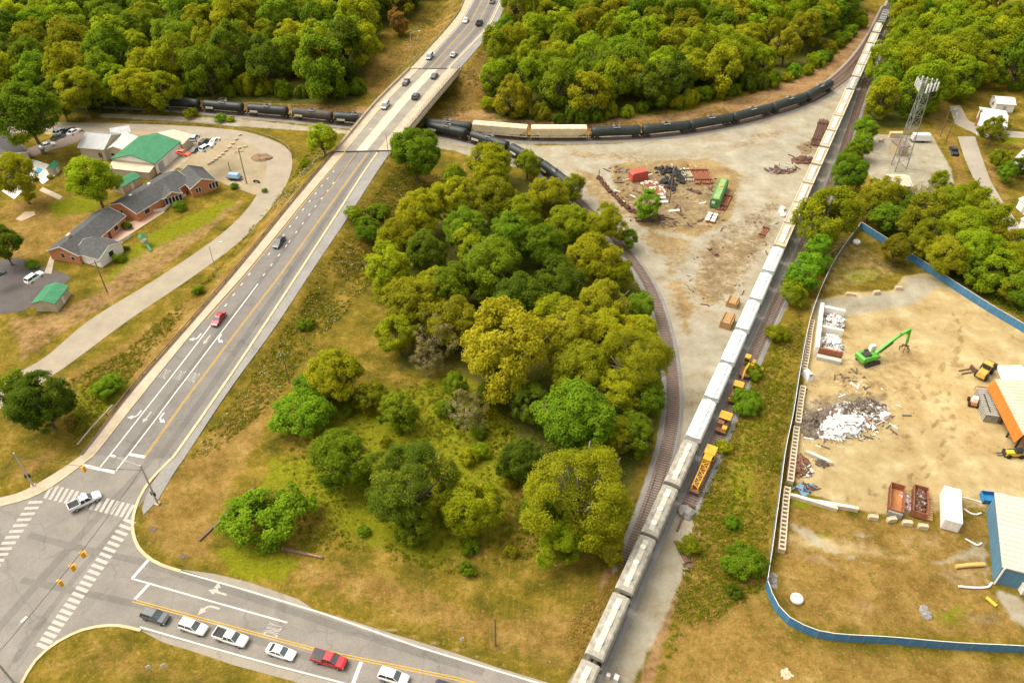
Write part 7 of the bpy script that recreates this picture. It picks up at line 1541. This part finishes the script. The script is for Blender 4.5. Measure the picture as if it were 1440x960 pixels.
for k in range(5):
    for y in (E_ / 2 - .3, 0, -E_ / 2 + .5): q.box((-L / 2 + .5 + k * (L - 1) / 4, y, 0), (.3, .3, 5.1))
q.build('columns', M_STEELD, t); MB().box((-1, -1.5, 5.36), (L * .55, 7, .12)).build('roof_patch', mat('roof_patch_grey', (.34, .33, .27), (.22, .22, .18), scale=.5), t)
MB().box((0, -E_ / 2 + .2, 0), (L - .6, .2, 5)).build('back_wall', M_RUSTD, t)
slab([(1400, 514), (1436, 513), (1470, 550), (1420, 560)], .08, 'loading_pad', M_HATCH, 'pale concrete pad beyond the orange fronted shed', 'pad')
bw, tw_ = P(1399, 820), (1412, 796); zb = hgt(bw, tw_, 0); zb = max(4, min(8, zb)); print('blue hall', zb)
t, L, E_ = hall('blue_hall', 'blue metal hall with pale flat roof at the right edge', ((1401, 694), (1412, 796)), zb, None, None, east=24); MB().box((0, 0, 0), (L, E_, zb - .1)).build('wall', mat('wall_steel_blue', (.10, .22, .30), (.085, .19, .26), scale=.4, rough=.6), t)
q = MB(); q.prism([(-E_ / 2 - .3, zb - .1), (E_ / 2 + .3, zb - .1), (E_ / 2 + .3, zb + .08), (0, zb + .7), (-E_ / 2 - .3, zb + .08)], -L / 2 - .3, L / 2 + .3, Matrix.Rotation(R(90), 4, 'Z')); q.build('roof', mat('roof_pale_pink', (.56, .48, .39), (.50, .43, .345), scale=.3, rough=.6), t); MB().tube((-L / 2 - .35, E_ / 2 - .1, zb), (-L / 2 - .35, E_ / 2 - .1, .1), .16).build('downpipe', M_TRIM, t)
MB().box((-L / 2 - .05, E_ / 2 - 6, 0), (.1, 3, 3)).build('door', M_DOORG, t)
q = MB(); [q.beam((-L / 2 + .4 + k * 1.1, s * .1, zb + .72), (-L / 2 + .4 + k * 1.1, s * (E_ / 2 + .3), zb + .11), .06, .05) for k in range(int(L / 1.1)) for s in (-1, 1)]; q.build('roof_seams', mat('seam_cream', (.48, .41, .33)), t)
q = MB(); [q.box((-L / 2 + .3 + k * .8, E_ / 2 + .02, 0), (.08, .06, zb - .15)) for k in range(int(L / .8))]; [q.box((-L / 2 - .02, -E_ / 2 + .3 + k * .8, 0), (.06, .08, zb - .15)) for k in range(int(E_ / .8))]; q.build('wall_ribs', mat('rib_blue', (.12, .25, .34)), t)
p = P(1440, 828); tag(MB().box((p.x, p.y, 0), (2.2, 2.2, 2.0)).box((p.x, p.y, 2), (2.4, 2.4, .12)).build('utility_box', M_HATCH), 'cream box at the right edge in front of the blue hall', 'box')
# containers
a, L = px_dir((1338, 752), (1336, 704)); t = thing('white_container', 'long white box container standing alone on the dirt', 'container', P(1333, 722), a); MB().box((0, 0, .15), (8.2, 2.9, 2.7)).build('body', mat('container_white', (.80, .78, .74), (.74, .72, .68), scale=.4), t); q = MB(); [q.box((-4.0 + k * .5, s * 1.46, .3), (.12, .05, 2.3)) for k in range(17) for s in (-1, 1)]; q.build('ribs', M_TRIM, t); MB().box((-4.13, 0, .2), (.06, 2.6, 2.5)).box((-4.17, 0, .2), (.04, .08, 2.5)).build('doors', M_TRIM, t)
def dumpster(x, y, lb, fill):
    t = thing('dumpster', lb, 'dumpster', P(x, y), px_dir((1257, 727), (1260, 683))[0]); Ld, Wd_, Hd = 6.6, 2.4, 1.7; q = MB()
    q.box((0, Wd_ / 2, .2), (Ld, .12, Hd)).box((0, -Wd_ / 2, .2), (Ld, .12, Hd)).box((Ld / 2, 0, .2), (.12, Wd_, Hd)).box((-Ld / 2, 0, .2), (.12, Wd_, Hd * .95)); q.build('walls', M_RUST, t); MB().box((0, 0, .2), (Ld, Wd_, .2)).build('floor', mat('rust_orange', (.46, .20, .06), (.34, .14, .05), scale=1), t)
    r_ = MB(); [r_.box((-3 + k * .85, s * (Wd_ / 2 + .08), .2), (.12, .1, Hd)) for k in range(8) for s in (-1, 1)]; r_.build('ribs', M_RUSTD, t)
    if fill: debris(t, 0, 0, 2.9, 1.0, .6, 120, .45, M_RUSTD, 'scrap_fill', 41, 1.2); debris(t, 0, 0, 2.9, 1.0, .6, 30, .35, M_SCM, 'pale_scrap', 42, 1.2)
    else: MB().box((-Ld / 2 - .25, 0, .2), (.3, Wd_, 1.2)).build('end_gate', M_HOP_GR, t)
dumpster(1258, 707, 'empty rusty open dumpster, left of the pair', False); dumpster(1291, 710, 'rusty dumpster full of scrap, right of the pair', True)
p = P(1273, 704); t = thing('scrap_heap', 'pink and white scrap between the two rusty dumpsters', 'heap', p); debris(t, 0, 0, .9, 2.4, .8, 80, .4, mat('scrap_pink', (.55, .34, .32)), 'pink_scrap', 51); debris(t, 0, 0, .9, 2.2, .8, 60, .4, M_SCW, 'white_scrap', 52)
t = thing('timber_rack', 'row of yellowish timbers right of the full dumpster', 'timber stack', P(1305, 716), px_dir((1305, 740), (1305, 700))[0]); q = MB(); [q.box((-2.6 + k * .58, 0, .12), (.45, 1.3, .35)) for k in range(10)]; q.build('timbers', M_TIMB, t); MB().box((0, -.4, 0), (5.6, .2, .12)).box((0, .4, 0), (5.6, .2, .12)).build('bearers', M_TIE, t)
BLK = MB().box((0, 0, 0), (1.7, .8, .8)).box((0, -.3, .8), (1.6, .15, .12)).box((0, .3, .8), (1.6, .15, .12)).mesh('concrete_block')
for x, y, lb in ((1227, 729, 'square concrete block left of the rusty dumpsters'), (1253, 732, 'concrete block under the empty dumpster end'), (1275, 737, 'grooved concrete block below the gap of the dumpsters'), (1297, 742, 'concrete block below the full dumpster'), (1196, 415, 'pair of pale blocks at the edge of the dry bank'), (1232, 413, 'single pale block at the edge of the dry bank'), (1263, 407, 'longest pale stone at the head of the dirt yard')):
    o = inst('concrete_block', BLK, M_BLOCK, None, P(x, y), rnd.uniform(-.3, .2), (1, 1, 1) if x > 1210 else (1.3, 1, .8)); tag(o, lb, 'block')
RING = MB().lathe([(1.05, 0), (1.1, .5), (.85, .8), (.5, .8), (.45, .3), (.02, .28)], 20).mesh('planter_ring', True)
for x, y, lb in ((1120, 843, 'round white concrete ring in the lower dry grass'), (1204, 342, 'round white concrete ring in the upper dry grass')): tag(inst('concrete_ring', RING, M_HATCH, None, P(x, y)), lb, 'ring')
def hose(pix, r, m, lb, name='plastic_pipe'):
    pts = [p + Vector((0, 0, r + .05)) for p in spline(GP(pix), 6)]; q = MB(); [q.tube(a_, b_, r, n=8) for a_, b_ in zip(pts, pts[1:])]; tag(q.build(name, m), lb, 'pipe')
hose([(1355, 716), (1364, 722), (1372, 724), (1379, 722)], .16, M_TRIM, 'curved white pipe near the white container, upper one'); hose([(1357, 758), (1366, 763), (1374, 767), (1380, 764)], .16, M_TRIM, 'curved white pipe near the blue hall, middle one'); hose([(1347, 825), (1370, 827), (1388, 826), (1394, 820)], .2, M_TRIM, 'long white pipe at the corner of the blue hall'); hose([(1343, 798), (1362, 796), (1383, 795)], .38, mat('pipe_tan', (.66, .42, .13)), 'thick tan pipe lying left of the blue hall'); hose([(1386, 841), (1400, 853)], .3, mat('pipe_yellow', (.72, .46, .05)), 'short yellow pipe in front of the blue hall'); hose([(1352, 699), (1368, 703), (1380, 707)], .1, M_HATCH, 'thin pale pipe left of the blue bin')
t = thing('blue_bin', 'open blue bin at the corner of the blue hall', 'bin', P(1390, 703), R(-8)); MB().box((0, 1.0, .1), (2.8, .1, 1.3)).box((0, -1.0, .1), (2.8, .1, 1.0)).box((1.4, 0, .1), (.1, 2, 1.2)).box((-1.4, 0, .1), (.1, 2, 1.2)).box((0, 0, .1), (2.8, 2, .4)).build('body', mat('bin_blue', (.03, .20, .42)), t); MB().tube((-1.2, -1.1, .25), (-1.2, 1.1, .25), .2).tube((1.2, -1.1, .25), (1.2, 1.1, .25), .2).build('wheels', M_TYRE, t)
heap(1301, 861, .9, 1.4, .4, 'small pale gravel pile in the dry grass', M_BALLAST, 61, 30, .3, 'gravel_pile'); heap(1105, 948, .8, .8, .25, 'pale stone pile near the bottom edge below the blue fence', M_BLOCK, 62, 24, .28, 'stone_pile'); heap(1086, 816, .9, 1.5, .3, 'grey gravel pile inside the fence bend', M_BALLAST, 63, 30, .3, 'gravel_pile')
for x, y, L_, a_, lb in ((320, 722, 14, 1.05, 'old rail beside the bright green sumac dome'), (425, 778, 8, -.25, 'fallen log at the lower edge of the meadow')):
    p = P(x, y); t = thing('old_rail' if x < 400 else 'fallen_log', lb, 'rail' if x < 400 else 'log', p, a_); MB().box((0, 0, 0), (L_, .5, .35)).build('beam', M_TIE, t); MB().box((L_ * .3, 0, .34), (L_ * .3, .2, .1)).build('broken_edge', M_TIMB, t)
